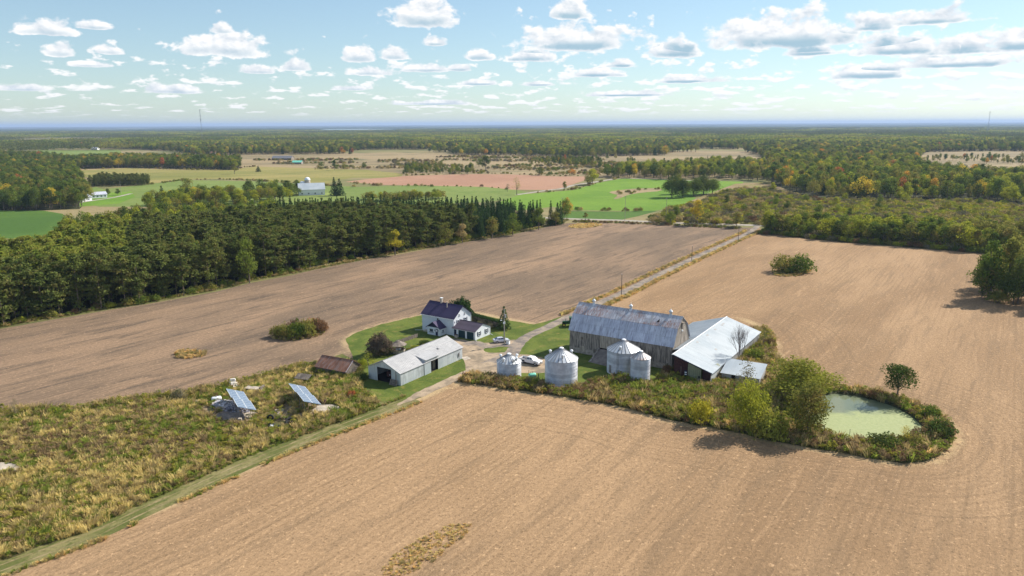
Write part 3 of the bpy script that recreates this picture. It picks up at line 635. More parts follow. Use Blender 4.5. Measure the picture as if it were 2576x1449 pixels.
GEN = {
    'broad': [lambda s=s: broadleaf(40 + s, wd=(7.0, 8.2, 6.2, 7.6, 5.2)[s], base=(0.14, 0.18, 0.10, 0.2, 0.08)[s]) for s in range(5)],
    'oval': [lambda s=s: broadleaf(60 + s, wd=4.4, base=0.10, lobes=14, n=900) for s in range(3)],
    'pine': [lambda s=s: pine(70 + s, lo=(0.24, 0.32, 0.18, 0.28)[s]) for s in range(4)],
    'spruce': [lambda s=s: spruce(80 + s) for s in range(3)],
    'shrub': [lambda s=s: shrub(90 + s, n=520) for s in range(4)],
    'hero': [lambda s=s: broadleaf(200 + s, wd=(8.5, 7.5, 8.0)[s], base=0.06, n=5200, leaf=0.36, lobes=22) for s in range(3)],
    'vase': [lambda: broadleaf(210, wd=7.6, base=0.24, n=3400, leaf=0.38, lobes=16, top=0.8)],
    'thin': [lambda s=s: broadleaf(220 + s, wd=6.0, base=0.12, n=620, leaf=0.32, lobes=12) for s in range(2)],
    'cedar': [lambda: shrub(240, h=7.0, wd=5.6, n=6500, leaf=.40)],
    'dense_shrub': [lambda s=s: shrub(230 + s, n=1500, leaf=0.26) for s in range(3)],
}
NOM = dict(cedar=(7, 5.6), broad=(10, 7.2), oval=(10, 4.6), pine=(17, 5.6), spruce=(14, 4.6), shrub=(2.6, 3.6), hero=(10, 8.4), vase=(10, 7.6), thin=(10, 6), dense_shrub=(2.6, 3.6))
RAW = {}
def raw(kind, var):
    if (kind, var) not in RAW: RAW[kind, var] = GEN[kind][var]()
    return RAW[kind, var]
MESH = {}
def crown_mesh(kind, var, pal):
    k = (kind, var, pal)
    if k not in MESH:
        V, tr = raw(kind, var)
        MESH[k] = (mesh_from_quads('crown', V, F[pal]), tr.mesh('trunk', M['pine_bark'] if kind == 'pine' else M['bark']))
    return MESH[k]
def whole_mesh(kind, var, pal):
    V, tr = raw(kind, var); return mesh_from_quads(kind, V, F[pal], (tr, M['pine_bark'] if kind == 'pine' else M['bark']))
NAMES = dict(cedar='cedar_tree', broad='broadleaf_tree', oval='broadleaf_tree', pine='pine_tree', spruce='spruce_tree', shrub='shrub', hero='broadleaf_tree', vase='broadleaf_tree', thin='broadleaf_tree', dense_shrub='shrub')
N_IND = {}
def plant(kind, x, y, h, wd, pal, label, group=None, name=None, cat=None, var=None):
    gen = len(GEN[kind]); var = random.randrange(gen) if var is None else var % gen
    nm = name or NAMES[kind]; e = empty(nm, (x, y, 0), random.uniform(0, 6.28), label, cat or nm.replace('_', ' ').replace('broadleaf ', '').replace('pine ', '').replace('spruce ', ''), group)
    c, t = crown_mesh(kind, var, pal); hn, wn = NOM[kind]; sc = (wd / wn, wd / wn, h / hn)
    o = link('crown' if 'shrub' not in kind else 'foliage', c, e, scale=sc); link('trunk' if 'shrub' not in kind else 'stems', t, e, scale=sc)
    N_IND[nm] = N_IND.get(nm, 0) + 1
    return e
def plantpx(kind, bx, by, ty, wpx, pal, label, group=None, **k):
    """stand a plant on the ground where the photograph shows its foot; size from its seen height and width"""
    b = G(bx, by); return plant(kind, b.x, b.y, height_at(b, ty), wpx * mpp(b), pal, label, group, **k)

# ---------------------------------------------------------------- scattering with geometry nodes
LIB = {}
def library(key, meshes):
    c = bpy.data.collections.new('templates_' + key)
    for i, me in enumerate(meshes): c.objects.link(bpy.data.objects.new('%s_%03d' % (key, i), me))
    return c
def scatter(name, pts, rot, scl, idx, coll, label=None):
    n = len(pts)
    if n == 0: return None
    me = bpy.data.meshes.new(name); me.vertices.add(n); me.vertices.foreach_set('co', np.asarray(pts, np.float32).ravel())
    a = me.attributes.new('rot', 'FLOAT_VECTOR', 'POINT'); rv = np.zeros((n, 3), np.float32); rv[:, 2] = rot; a.data.foreach_set('vector', rv.ravel())
    a = me.attributes.new('scl', 'FLOAT_VECTOR', 'POINT'); a.data.foreach_set('vector', np.asarray(scl, np.float32).ravel())
    a = me.attributes.new('idx', 'INT', 'POINT'); a.data.foreach_set('value', np.asarray(idx, np.int32))
    me.update(); o = link(name, me); o['kind'] = 'stuff'
    if label: o['label'] = label
    ng = bpy.data.node_groups.new('scatter', 'GeometryNodeTree')
    ng.interface.new_socket('Geometry', in_out='INPUT', socket_type='NodeSocketGeometry'); ng.interface.new_socket('Geometry', in_out='OUTPUT', socket_type='NodeSocketGeometry')
    N = ng.nodes; gi = N.new('NodeGroupInput'); go = N.new('NodeGroupOutput'); ip = N.new('GeometryNodeInstanceOnPoints'); ci = N.new('GeometryNodeCollectionInfo')
    ci.inputs['Collection'].default_value = coll; ci.inputs['Separate Children'].default_value = True; ci.inputs['Reset Children'].default_value = True
    def na(nm, ty):
        x = N.new('GeometryNodeInputNamedAttribute'); x.data_type = ty; x.inputs['Name'].default_value = nm; return x.outputs['Attribute']
    K = ng.links.new; K(gi.outputs[0], ip.inputs['Points']); K(ci.outputs[0], ip.inputs['Instance']); ip.inputs['Pick Instance'].default_value = True
    K(na('idx', 'INT'), ip.inputs['Instance Index']); K(na('rot', 'FLOAT_VECTOR'), ip.inputs['Rotation']); K(na('scl', 'FLOAT_VECTOR'), ip.inputs['Scale'])
    K(ip.outputs[0], go.inputs[0])
    md = o.modifiers.new('scatter', 'NODES'); md.node_group = ng
    return o
def vnoise(x, y, s, seed=0):
    x = np.asarray(x) * s; y = np.asarray(y) * s; tot = 0; amp = 1; nrm = 0
    for o_ in range(3):
        xi = np.floor(x).astype(np.int64); yi = np.floor(y).astype(np.int64); fx = x - xi; fy = y - yi; fx = fx * fx * (3 - 2 * fx); fy = fy * fy * (3 - 2 * fy)
        def h(a, b):
            n = (a * 374761393 + b * 668265263 + (seed + o_) * 69069) & 0xffffffff; n = ((n ^ (n >> 13)) * 1274126177) & 0xffffffff
            return ((n ^ (n >> 16)) & 0xffff) / 65535.0
        v = (h(xi, yi) * (1 - fx) + h(xi + 1, yi) * fx) * (1 - fy) + (h(xi, yi + 1) * (1 - fx) + h(xi + 1, yi + 1) * fx) * fy
        tot = tot + v * amp; nrm += amp; amp *= .5; x = x * 2.1; y = y * 2.1
    return tot / nrm
def jitter_in(poly, sp, jit=0.45, seed=1):
    r = np.random.default_rng(seed); a = np.array(poly)[:, :2]; x0, y0 = a.min(0); x1, y1 = a.max(0)
    gx, gy = np.meshgrid(np.arange(x0, x1, sp), np.arange(y0, y1, sp)); gx = gx.ravel(); gy = gy.ravel()
    gx = gx + r.uniform(-jit, jit, len(gx)) * sp; gy = gy + r.uniform(-jit, jit, len(gy)) * sp
    k = inpoly(gx, gy, poly); return np.c_[gx[k], gy[k]]
def in_frame(P, margin=120):
    """keeps what the photograph (and a step aside of it) can see"""
    v = np.c_[P[:, 0], P[:, 1], np.full(len(P), -CAMH)]; c = v @ np.array(fw)
    x = CX + FPX * (v @ np.array(rt2)) / np.maximum(c, 1e-3)
    return (c > 0) & (x > -margin * 2) & (x < 2576 + margin * 2)
def pix(P):
    v = np.c_[P[:, 0], P[:, 1], np.full(len(P), -CAMH)]; c = v @ np.array(fw)
    return CX + FPX * (v @ np.array(rt2)) / c, CY - FPX * (v @ np.array(up2)) / c

# mixed woodland library: index ranges by kind
TL = []; TR = {}
def add_t(key, kind, pals, vs):
    a = len(TL)
    for pl in pals:
        for v in vs: TL.append(whole_mesh(kind, v, pl))
    TR[key] = (a, len(TL))
add_t('pine', 'pine', ['pine'], range(4)); add_t('larch', 'pine', ['larch'], range(3)); add_t('spruce', 'spruce', ['spruce'], range(3))
add_t('bgreen', 'broad', ['green'], range(5)); add_t('bdark', 'broad', ['dark'], range(4)); add_t('bolive', 'broad', ['olive'], range(4))
add_t('byg', 'broad', ['ygreen'], range(3)); add_t('bgold', 'broad', ['gold'], range(2)); add_t('borange', 'broad', ['orange', 'red'], range(2)); add_t('oval', 'oval', ['green', 'olive'], range(3))
add_t('sgreen', 'shrub', ['green'], range(3)); add_t('solive', 'shrub', ['olive'], range(3)); add_t('sgrey', 'shrub', ['grey'], range(3)); add_t('sbrown', 'shrub', ['brown'], range(2)); add_t('syg', 'shrub', ['ygreen'], range(3)); add_t('stan', 'shrub', ['tan'], range(2)); add_t('sgold', 'shrub', ['goldbot'], range(2))
WOOD = library('wood', TL)
def pick(keys, probs, n, r):
    k = r.choice(len(keys), n, p=np.array(probs) / sum(probs)); lo = np.array([TR[q][0] for q in keys]); hi = np.array([TR[q][1] for q in keys])
    return lo[k] + (r.random(n) * (hi[k] - lo[k])).astype(int), k

# ---------------------------------------------------------------- the pine plantation
prng = np.random.default_rng(11)
P = jitter_in([tuple(p) for p in plant_poly], 4.6, 0.42, 5)
P = P[in_frame(P, 60)]
dn = dist_to(P, np.array(plant_near)); db = dist_to(P, np.array(plant_back[:9]))
pxx, pyy = pix(P)
is_sp = (db < 62) & (pxx > 700); is_mix = (((pxx > 130) & (pxx <= 720) & (db < 70)) | ((pxx <= 720) & (vnoise(P[:, 0], P[:, 1], 0.03, 4) > 0.66))) & ~is_sp
is_la = (pxx < 330) & ~is_mix & (vnoise(P[:, 0], P[:, 1], 0.02, 9) > 0.36) & (dn > 14)
keep = ~is_mix | (prng.random(len(P)) < 0.55); P, dn, db, pxx, pyy, is_sp, is_mix, is_la = [a[keep] for a in (P, dn, db, pxx, pyy, is_sp, is_mix, is_la)]
hh = np.where(is_sp, prng.uniform(12.5, 16.5, len(P)), np.where(is_mix, prng.uniform(12, 17, len(P)), prng.uniform(13.2, 19.0, len(P)) + (vnoise(P[:, 0], P[:, 1], .05, 31) - .5) * 4))
order = np.argsort(np.hypot(P[:, 0], P[:, 1]))
ind = set(order[~is_sp[order] & ~is_mix[order] & (pxx[order] > -60)][:285].tolist()) | set(order[is_sp[order]][:0].tolist())
sp_edge = [i for i in order if is_sp[i] and (dn[i] < 16 or db[i] < 6)][:150]
ind |= set(sp_edge)
mixi = [i for i in order if is_mix[i]][:42]; ind |= set(mixi)
for i in sorted(ind):
    x, y = P[i]
    if is_sp[i]: plant('spruce', x, y, hh[i], prng.uniform(4.0, 5.2), 'spruce', ('tall' if hh[i] > 14.5 else 'shorter') + ' dark spruce on the ' + ('field' if dn[i] < 16 else 'far') + ' side of its rows ' + ('behind the golden edge tree' if pxx[i] < 1050 else 'right of the golden edge tree' if pxx[i] < 1230 else 'near the road'), 'spruces along the edge of the plantation')
    elif is_mix[i]: plant('broad', x, y, hh[i], prng.uniform(6, 8.5), prng.choice(['green', 'ygreen', 'olive', 'dark']), 'round leafy tree growing up among the plantation pines', 'leafy trees among the pines')
    elif is_la[i]: plant('pine', x, y, hh[i], prng.uniform(4.6, 6), 'larch', ('tall' if hh[i] > 16.5 else 'shorter') + ' light yellowish conifer ' + ('far inside' if dn[i] > 40 else 'just inside') + ' the left end of the plantation' + (', at the frame edge' if pxx[i] < 15 else ''), 'light conifers at the left end of the plantation')
    else: plant('pine', x, y, hh[i], prng.uniform(4.8, 6.4), 'pine', ('tall' if hh[i] > 17 else 'medium' if hh[i] > 15 else 'shorter') + ' dark pine ' + ('in the front row' if dn[i] < 6 else 'behind the front row') + (' left of' if pxx[i] < 560 else ' near' if pxx[i] < 700 else ' right of') + ' the bright green edge tree', 'pines at the front of the plantation')
rest = np.array([i for i in range(len(P)) if i not in ind]); n = len(rest)
idx = np.zeros(n, int)
for j, i in enumerate(rest):
    key = 'spruce' if is_sp[i] else (('bgreen', 'byg', 'bolive', 'bdark')[prng.integers(4)] if is_mix[i] else ('larch' if is_la[i] else 'pine'))
    a, b = TR[key]; idx[j] = prng.integers(a, b)
hn = np.where(is_sp[rest], 14, np.where(is_mix[rest], 10, 17)); sw = np.where(is_mix[rest], prng.uniform(1.0, 1.35, n), prng.uniform(0.9, 1.15, n))
scatter('plantation', np.c_[P[rest], np.zeros(n)], prng.uniform(0, 6.28, n), np.c_[sw, sw, hh[rest] / hn], idx, WOOD, 'dense plantation of dark green pines and spruces beyond the left field')

# ---------------------------------------------------------------- woods, hedgerows and scrub of the middle distance
def grove(name, polypx, sp, keys, probs, hr, seed, n_ind=0, ind_label='', ind_group='', label='', kinds=None, wfac=1.0, ground=None, dens=1.0, clump=None):
    r = np.random.default_rng(seed); Q = jitter_in(ground or GP(polypx), sp, 0.45, seed); Q = Q[in_frame(Q, 80)]
    if clump is not None:
        v = vnoise(Q[:, 0], Q[:, 1], clump[0], seed); Q = Q[v > clump[1]]
    if dens < 1: Q = Q[r.random(len(Q)) < dens]
    Q = Q[np.argsort(np.hypot(Q[:, 0], Q[:, 1]))]; n = len(Q); h = r.uniform(*hr, n); ix, k = pick(keys, probs, n, r)
    # neighbours tend to be of a kind
    g = vnoise(Q[:, 0], Q[:, 1], 0.035, seed + 3); gk = np.clip((g - 0.25) * 2 * len(keys), 0, len(keys) - 1).astype(int)
    swp = r.random(n) < 0.35; lo = np.array([TR[q][0] for q in keys]); hi = np.array([TR[q][1] for q in keys])
    pw = np.array(probs)[gk] > 0.08; swp &= pw
    ix = np.where(swp, lo[gk] + (r.random(n) * (hi[gk] - lo[gk])).astype(int), ix); k = np.where(swp, gk, k)
    kd = {'p': ('pine', 17, 1.0), 'l': ('pine', 17, 1), 's': ('shrub', 2.6, 1), 'b': ('broad', 10, 1), 'o': ('oval', 10, 1)}
    hn = np.array([14 if q == 'spruce' else 17 if q in ('pine', 'larch') else 2.6 if q[0] == 's' else 10 for q in keys])[k]
    PAL = dict(bgreen=('broad', 'green'), bdark=('broad', 'dark'), bolive=('broad', 'olive'), byg=('broad', 'ygreen'), bgold=('broad', 'gold'), borange=('broad', 'orange'), oval=('oval', 'green'), spruce=('spruce', 'spruce'), pine=('pine', 'pine'), larch=('pine', 'larch'),
               sgreen=('shrub', 'green'), solive=('shrub', 'olive'), sgrey=('shrub', 'grey'), sbrown=('shrub', 'brown'), syg=('shrub', 'ygreen'), stan=('shrub', 'tan'), sgold=('shrub', 'goldbot'))
    for i in range(min(n_ind, n)):
        kk, pl = PAL[keys[k[i]]]; s = h[i] / NOM[kk][0]
        plant(kk, Q[i, 0], Q[i, 1], h[i], NOM[kk][1] * s * wfac * r.uniform(0.85, 1.2), pl, COLW[pl] + ind_label, ind_group)
    s = (h / hn)[n_ind:]; m_ = len(s)
    if m_:
        f = r.uniform(0.85, 1.25, m_) * wfac
        scatter(name, np.c_[Q[n_ind:], np.zeros(m_)], r.uniform(0, 6.28, m_), np.c_[s * f, s * f, s], ix[n_ind:], WOOD, label)
COLW = dict(green='mid green ', dark='deep green ', olive='olive toned ', ygreen='yellow green ', gold='golden ', orange='orange tinged ', spruce='blackish green ', pine='dark pine green ', larch='pale ', grey='grey twiggy ', brown='brownish ', tan='tan ', goldbot='yellow ')
MIXK = ['bgreen', 'bdark', 'bolive', 'byg', 'bgold', 'borange', 'oval', 'spruce', 'pine']
grove('woods', W1, 7.0, MIXK, [.32, .34, .16, .03, .01, .01, .05, .03, .05], (10, 16), 21, 28, 'leafy tree at the front of the woods beside the dark pasture', 'front trees of the woods at left', 'dense green woods left of the long white house')
grove('pine_hedge', [(222, 470), (375, 467), (375, 458), (250, 456)], 5.0, ['pine', 'spruce'], [.8, .2], (8, 11), 22, 0, label='tight row of dark pines behind the long white house')
grove('woods', W2, 9.0, MIXK, [.3, .28, .2, .05, .03, .04, .05, .02, .03], (11, 17), 23, 0, 'round leafy tree along the far edge of the golden field', 'trees along the far edge of the golden field', 'belt of leafy trees beyond the golden field')
grove('woods', [(1515, 449), (1600, 448), (1680, 453), (1800, 450), (1880, 454), (1935, 460), (1935, 420), (1800, 418), (1600, 430), (1530, 440)], 10.0, MIXK, [.25, .12, .2, .33, .03, .01, .04, .02, .02], (9, 17), 24, 18, 'round tree in the belt behind the bright clover field', 'trees in the belt behind the clover field', 'belt of leafy trees behind the bright clover field')
grove('woods', W4, 10.0, MIXK, [.25, .15, .28, .14, .03, .03, .06, .03, .01], (10, 19), 25, 30, 'leafy tree at the front of the broad woods at right', 'front trees of the right hand woods', 'broad mixed woods in early autumn colour at right')
grove('hedgerow', W5, 4.6, MIXK[:7], [.24, .10, .28, .26, .02, .01, .10], (6.5, 12.5), 26, 55, 'leafy tree in the hedgerow along the top of the right field', 'trees in the hedgerow above the right field', 'hedgerow along the top of the right field', wfac=1.15)
grove('hedgerow_brush', [(1915, 589), (2100, 607), (2270, 621), (2472, 638), (2640, 655), (2640, 640), (2470, 625), (2270, 610), (2100, 597), (1925, 582)], 2.4, ['sgreen', 'solive', 'sbrown', 'syg', 'sgrey'], [.3, .3, .15, .15, .1], (1.6, 3.4), 27, 0, label='low brush along the foot of the hedgerow')
grove('roadside_brush', [(1440, 560), (1563, 563), (1700, 569), (1860, 577), (1860, 572), (1700, 566), (1563, 560), (1440, 556)], 2.2, ['sgreen', 'solive', 'sgrey', 'sbrown'], [.3, .35, .2, .15], (0.7, 1.7), 28, 0, label='low brush between the left field and the road')
SC = [(1640, 562), (1900, 566), (1925, 570), (2100, 582), (2270, 594), (2472, 606), (2800, 630), (2800, 540), (2450, 508), (2250, 509), (2040, 503), (1932, 476), (1850, 478), (1770, 505), (1725, 518), (1690, 528), (1640, 547)]
grove('scrub', SC, 3.6, ['solive', 'sgrey', 'syg', 'sbrown', 'sgreen', 'stan', 'sgold'], [.18, .30, .16, .08, .04, .24, .06], (0.9, 4.4), 29, 120, 'low rounded shrub in the overgrown meadow beyond the road', 'shrubs in the overgrown meadow beyond the road', 'thick autumn scrub of willow and brush beyond the road', wfac=1.15, dens=0.72)
grove('scrub_trees', SC, 26, ['bgreen', 'bolive', 'byg', 'bdark'], [.3, .3, .3, .1], (5, 9), 30, 0, label='small scattered trees rising from the scrub', dens=0.6)
grove('marsh_brush', [(640, 428), (1000, 424), (1200, 436), (1480, 442), (1560, 440), (1660, 410), (1440, 397), (1160, 393), (1000, 402), (640, 400)], 9, ['sgrey', 'solive', 'stan', 'sgreen', 'sbrown'], [.25, .25, .25, .1, .15], (1.5, 4.5), 31, 0, label='scattered brush in the tan marsh', clump=(0.02, 0.52))
grove('marsh_trees', [(1010, 440), (1190, 440), (1190, 426), (1030, 424)], 10, ['bgreen', 'bdark', 'bolive', 'byg'], [.35, .25, .3, .1], (6, 11), 32, 12, 'leafy tree in the row between the golden field and the bare red field', 'trees between the golden and the red fields', 'row of trees at the top of the bare red field', dens=0.75)
grove('marsh_trees', [(1290, 412), (1500, 424), (1560, 430), (1660, 404), (1560, 400), (1400, 402)], 11, MIXK, [.25, .3, .25, .08, .02, .02, .03, .05, 0], (5, 11), 33, 0, label='trees scattered through the marsh', clump=(0.012, 0.42), dens=0.8)
grove('marsh_trees', [(2310, 430), (2700, 440), (2700, 402), (2480, 396), (2320, 400)], 14, MIXK, [.2, .25, .35, .08, .02, .05, .03, .02, 0], (5, 11), 34, 0, label='trees scattered through the right hand marsh', clump=(0.008, 0.5), dens=0.6)
grove('field_corner_wood', W6, 5.6, ['bgreen', 'bolive', 'bdark', 'bgold'], [.4, .4, .15, .05], (8, 13), 35, 18, 'leafy tree in the thicket at the right edge of the field', 'trees of the thicket at the right edge', 'thicket at the right edge of the field', wfac=0.95)
grove('willow_thicket', [(1950, 513), (2250, 514), (2450, 512), (2750, 545), (2700, 575), (2400, 566), (2200, 556), (1990, 548)], 4.2, ['syg', 'sgold', 'solive', 'stan'], [.45, .2, .2, .15], (1.6, 4.0), 37, 0, label='yellow green willow thicket below the right hand woods', wfac=1.35, dens=.8)
for i_, (ln, wd_, dn_) in enumerate((([(250, 462), (375, 464), (460, 454), (560, 452), (644, 455), (720, 460), (819, 467), (900, 470)], 7, .55), ([(869, 459), (960, 467), (1069, 468), (1219, 471), (1290, 479)], 6, .35), ([(1019, 442), (1110, 439), (1194, 437), (1288, 438), (1400, 443), (1473, 443)], 8, .4), ([(160, 427), (240, 426), (325, 422), (425, 426), (560, 427), (644, 418)], 7, .35), ([(1313, 488), (1443, 477), (1505, 459), (1563, 448)], 7, .35), ([(1450, 529), (1560, 530.5), (1640, 532)], 6, .5), ([(1545, 485), (1575, 488), (1600, 478), (1660, 476)], 9, .45))):
    grove('field_hedge', None, 4.2, ['sgreen', 'solive', 'sbrown', 'stan', 'bolive'], [.25, .35, .12, .2, .06], (1.0, 3.0), 120 + i_, 0, label='sparse brush along a boundary between distant fields', ground=strip(interp(GP(ln), 5), wd_), dens=dn_)
grove('farm_trees', [(330, 530), (420, 506), (560, 499), (700, 500), (745, 503), (640, 516), (500, 520), (400, 532)], 7.5, ['byg', 'bolive', 'bgreen', 'bdark', 'bgold'], [.42, .25, .2, .1, .03], (8, 13.5), 44, 0, label='yellow green trees rising behind the plantation', wfac=1.2, dens=.85)
grove('farm_trees', [(920, 500), (1100, 495), (1120, 502), (940, 507)], 7, ['byg', 'bolive', 'solive', 'bgreen'], [.3, .35, .2, .15], (4, 8), 45, 0, label='low trees behind the spruce rows', wfac=1.3)
grove('farm_trees', [(600, 500), (760, 494), (760, 484), (620, 488)], 9, ['bdark', 'bgreen', 'spruce', 'byg'], [.35, .3, .2, .15], (8, 14), 46, 0, label='dark farmyard trees round the dairy barn', wfac=1.1, dens=.6)
# brush under the plantation edge
grove('plantation_brush', None, 2.3, ['sgreen', 'solive', 'syg', 'sbrown'], [.45, .3, .15, .10], (0.9, 3.2), 36, 0, label='leafy brush along the foot of the plantation', ground=strip([(p[0] - 1.0, p[1] + 1.2) for p in interp(plant_near, 4)], 2.8), dens=0.8)
# far forest: single trees to about two kilometres, then stands
FARP = [(-140, 372), (90, 371), (300, 374), (420, 380), (500, 392), (640, 389), (830, 388), (1000, 387), (1160, 390), (1290, 391), (1430, 397), (1520, 394), (1672, 391), (1690, 383), (1870, 382), (1910, 392), (1932, 408), (2310, 402), (2330, 383), (2500, 380), (2720, 384), (2720, 357), (1288, 361), (-140, 364)]
grove('far_forest', FARP, 11.5, ['bgreen', 'bdark', 'bolive', 'byg', 'bgold', 'borange', 'pine', 'spruce'], [.25, .16, .25, .10, .03, .008, .14, .05], (10, 18), 41, 0, label='continuous mixed forest stretching away beyond the marsh', wfac=1.2, clump=(0.0035, 0.335))
grove('woods', [(-100, 428), (200, 432), (150, 402), (0, 392), (-100, 392)], 10, MIXK, [.3, .25, .3, .05, .0, .02, .05, .0, .03], (10, 16), 42, 0, label='green woods at the far left')
def stand(seed, keys):
    r = np.random.default_rng(seed); qs = []
    tr = MB()
    for i in range(52):
        x, y = r.uniform(-36, 36, 2); h = r.uniform(11, 18); con = r.random() < keys; w_ = r.uniform(3.0, 4.5) if con else r.uniform(4.2, 6.2); m = 26
        d = r.normal(0, 1, (m, 3)); d[:, 2] = np.abs(d[:, 2]); d /= np.linalg.norm(d, axis=1)[:, None]
        if con:
            u = r.random(m); rad = w_ * (1 - u) * 0.9; c = np.stack([x + d[:, 0] * rad, y + d[:, 1] * rad, h * (0.35 + 0.65 * u)], 1)
        else: c = np.array([x, y, h * 0.62]) + d * [w_, w_, h * 0.38]
        qs.append(leaves(c, d, 2.6, r))
    return np.vstack(qs)
STM = [mesh_from_quads('stand', stand(300 + i, q), F[p]) for i, (q, p) in enumerate([(0.2, 'green'), (0.3, 'olive'), (0.1, 'ygreen'), (0.9, 'pine'), (0.7, 'pine'), (0.2, 'green')])]
STANDS = library('stand', STM)
r = np.random.default_rng(51)
def sector(r0, r1, sp):
    xs, ys = np.meshgrid(np.arange(-r1 * .85, r1 * .85, sp), np.arange(r0 * .7, r1, sp)); xs = xs.ravel() + r.uniform(-.25, .25, xs.size) * sp; ys = ys.ravel() + r.uniform(-.25, .25, ys.size) * sp
    rr = np.hypot(xs, ys); k = (rr > r0) & (rr < r1) & (np.abs(xs / np.maximum(ys, 1)) < 0.76); return np.c_[xs[k], ys[k]]
Q = np.vstack([sector(2150, 4300, 66), sector(4300, 8500, 95)])
clear = vnoise(Q[:, 0], Q[:, 1] * 0.6, 0.0011, 77) > 0.69
qx, qy = pix(Q); lake = (qx > 795) & (qx < 1010) & (np.hypot(Q[:, 0], Q[:, 1]) > 6300)
Q = Q[~clear & ~lake]; n = len(Q); sc_ = np.where(np.hypot(Q[:, 0], Q[:, 1]) > 4300, 1.45, 1.0)
g = vnoise(Q[:, 0], Q[:, 1], 0.0016, 5); ii = np.where(g > 0.60, r.integers(3, 5, n), np.where(g < 0.45, r.integers(0, 3, n), r.integers(0, 6, n)))
scatter('distant_forest', np.c_[Q, np.zeros(n)], r.integers(0, 4, n) * 1.5708, np.c_[sc_, sc_, r.uniform(0.9, 1.15, n)], ii, STANDS, 'far forest fading to blue below the horizon')
M['lake'] = (lambda mt: finish(mt[0], mt[1], prin(mt[1], (0.10, 0.14, 0.18), 0.15)))(newmat('lake'))
sheet('lake', [tuple(G(x, y)[:2]) for x, y in [(805, 332.5), (830, 333.2), (905, 333.2), (960, 332.2), (1000, 331), (900, 330.2), (820, 330.4)]], 22.0, M['lake'])

# ================================================================ buildings
def metal(name, a, b, rough=0.45, metallic=0.35, sc=0.5, streak=None, rust=None, per=0.12, ribs=0.0, ribdir=0):
    m, t = newmat(name); p = t.obj(); wp = t.pos()
    c = t.mix(t.step(t.noise(wp, sc, 5, 0.65), 0.35, 0.65), a, b)
    if streak: c = t.mix(t.m('MULTIPLY', t.step(t.noise(t.mapping(wp, R(34), (3.5, 0.5, 0.25)), 1.0, 5, 0.7), 0.48, 0.62), 0.8), c, streak)
    if rust:
        f = t.m('MULTIPLY', t.step(t.noise(wp, 0.22, 4, 0.6), 0.44, 0.56), t.step(t.noise(t.mapping(wp, R(34), (4, 0.8, 0.8)), 1.0, 5, 0.75), 0.42, 0.62))
        c = t.mix(f, c, rust)
    r = t.n('ShaderNodeObjectInfo').outputs['Random']; k = t.step(r, 0, 1, 1 - per, 1 + per)
    c = t.vm('MULTIPLY', c, t.n('ShaderNodeCombineXYZ', {0: k, 1: k, 2: k}).outputs[0])
    return finish(m, t, prin(t, c, rough, metallic, t.bump(t.noise(wp, 3, 3, 0.6), 0.15, 0.05), 0.4))
M['bin_wall'] = metal('galvanised_wall', (0.44, 0.45, 0.49), (0.58, 0.59, 0.62), 0.38, 0.55, 0.8)
M['bin_roof'] = metal('galvanised_roof', (0.50, 0.53, 0.56), (0.64, 0.66, 0.68), 0.42, 0.45, 0.6)
M['bin_rib'] = metal('roof_rib', (0.20, 0.20, 0.21), (0.26, 0.25, 0.26), 0.6, 0.3)
M['bin_rusty'] = metal('rusty_bin_roof', (0.50, 0.48, 0.48), (0.60, 0.58, 0.58), 0.5, 0.3, 0.6, None, (0.30, 0.15, 0.09))
M['barn_roof_hi'] = metal('weathered_tin', (0.44, 0.44, 0.48), (0.60, 0.60, 0.63), 0.55, 0.15, 0.4, (0.30, 0.26, 0.28), (0.36, 0.19, 0.14), 0.10)
M['barn_roof_lo'] = metal('dull_tin', (0.44, 0.46, 0.55), (0.56, 0.58, 0.66), 0.5, 0.15, 0.4, (0.26, 0.25, 0.33), None, 0.08)
M['white_tin'] = metal('white_tin', (0.36, 0.41, 0.45), (0.45, 0.49, 0.52), 0.5, 0.10, 0.15, None, None, 0.03)
M['cream_tin'] = metal('pale_tin', (0.37, 0.37, 0.375), (0.45, 0.445, 0.445), 0.55, 0.10, 0.2, (0.31, 0.31, 0.32), None, 0.03)
M['pale_panel'] = metal('pale_wall_panel', (0.45, 0.49, 0.52), (0.55, 0.58, 0.60), 0.6, 0.1, 0.3, (0.38, 0.41, 0.43), None, 0.06)
M['rust_roof'] = metal('rust_roof', (0.22, 0.100, 0.065), (0.32, 0.155, 0.100), 0.8, 0.1, 0.7, (0.30, 0.24, 0.22), None, 0.10)
M['house_roof'] = mat('house_roof', (0.056, 0.044, 0.098), 0.75, 0, 0.15, 0.6, 0.15, per=0.1)
M['garage_roof'] = mat('garage_roof', (0.090, 0.075, 0.105), 0.5, 0.2, 0.2, 1.0, 0.1, per=0.1)
M['siding'] = mat('white_siding', (0.66, 0.69, 0.74), 0.7, 0, 0.05, 0.6)
M['white'] = mat('white_trim', (0.78, 0.80, 0.83), 0.6, 0, 0.04)
M['navy'] = mat('navy_paint', (0.012, 0.020, 0.060), 0.5, 0, 0.1)
M['teal_door'] = mat('dark_teal_door', (0.010, 0.038, 0.050), 0.5, 0, 0.15)
M['glass'] = mat('window_glass', (0.05, 0.07, 0.10), 0.1, 0, 0.1, spec=0.8)
M['board'] = mat('weathered_boards', (0.24, 0.205, 0.175), 0.9, 0, 0.35, 1.3, 0.5, (0.32, 0.28, 0.24), st=(2.2, 2.2, .3), per=0.25)
M['plank'] = mat('grey_planks', (0.22, 0.185, 0.155), 0.9, 0, 0.3, 2, 0.4, per=0.3)
M['stone'] = mat('foundation_stone', (0.34, 0.30, 0.26), 0.95, 0, 0.3, 1.6, 0.8)
M['dark'] = mat('dark_interior', (0.012, 0.010, 0.012), 0.95, 0, 0.1)
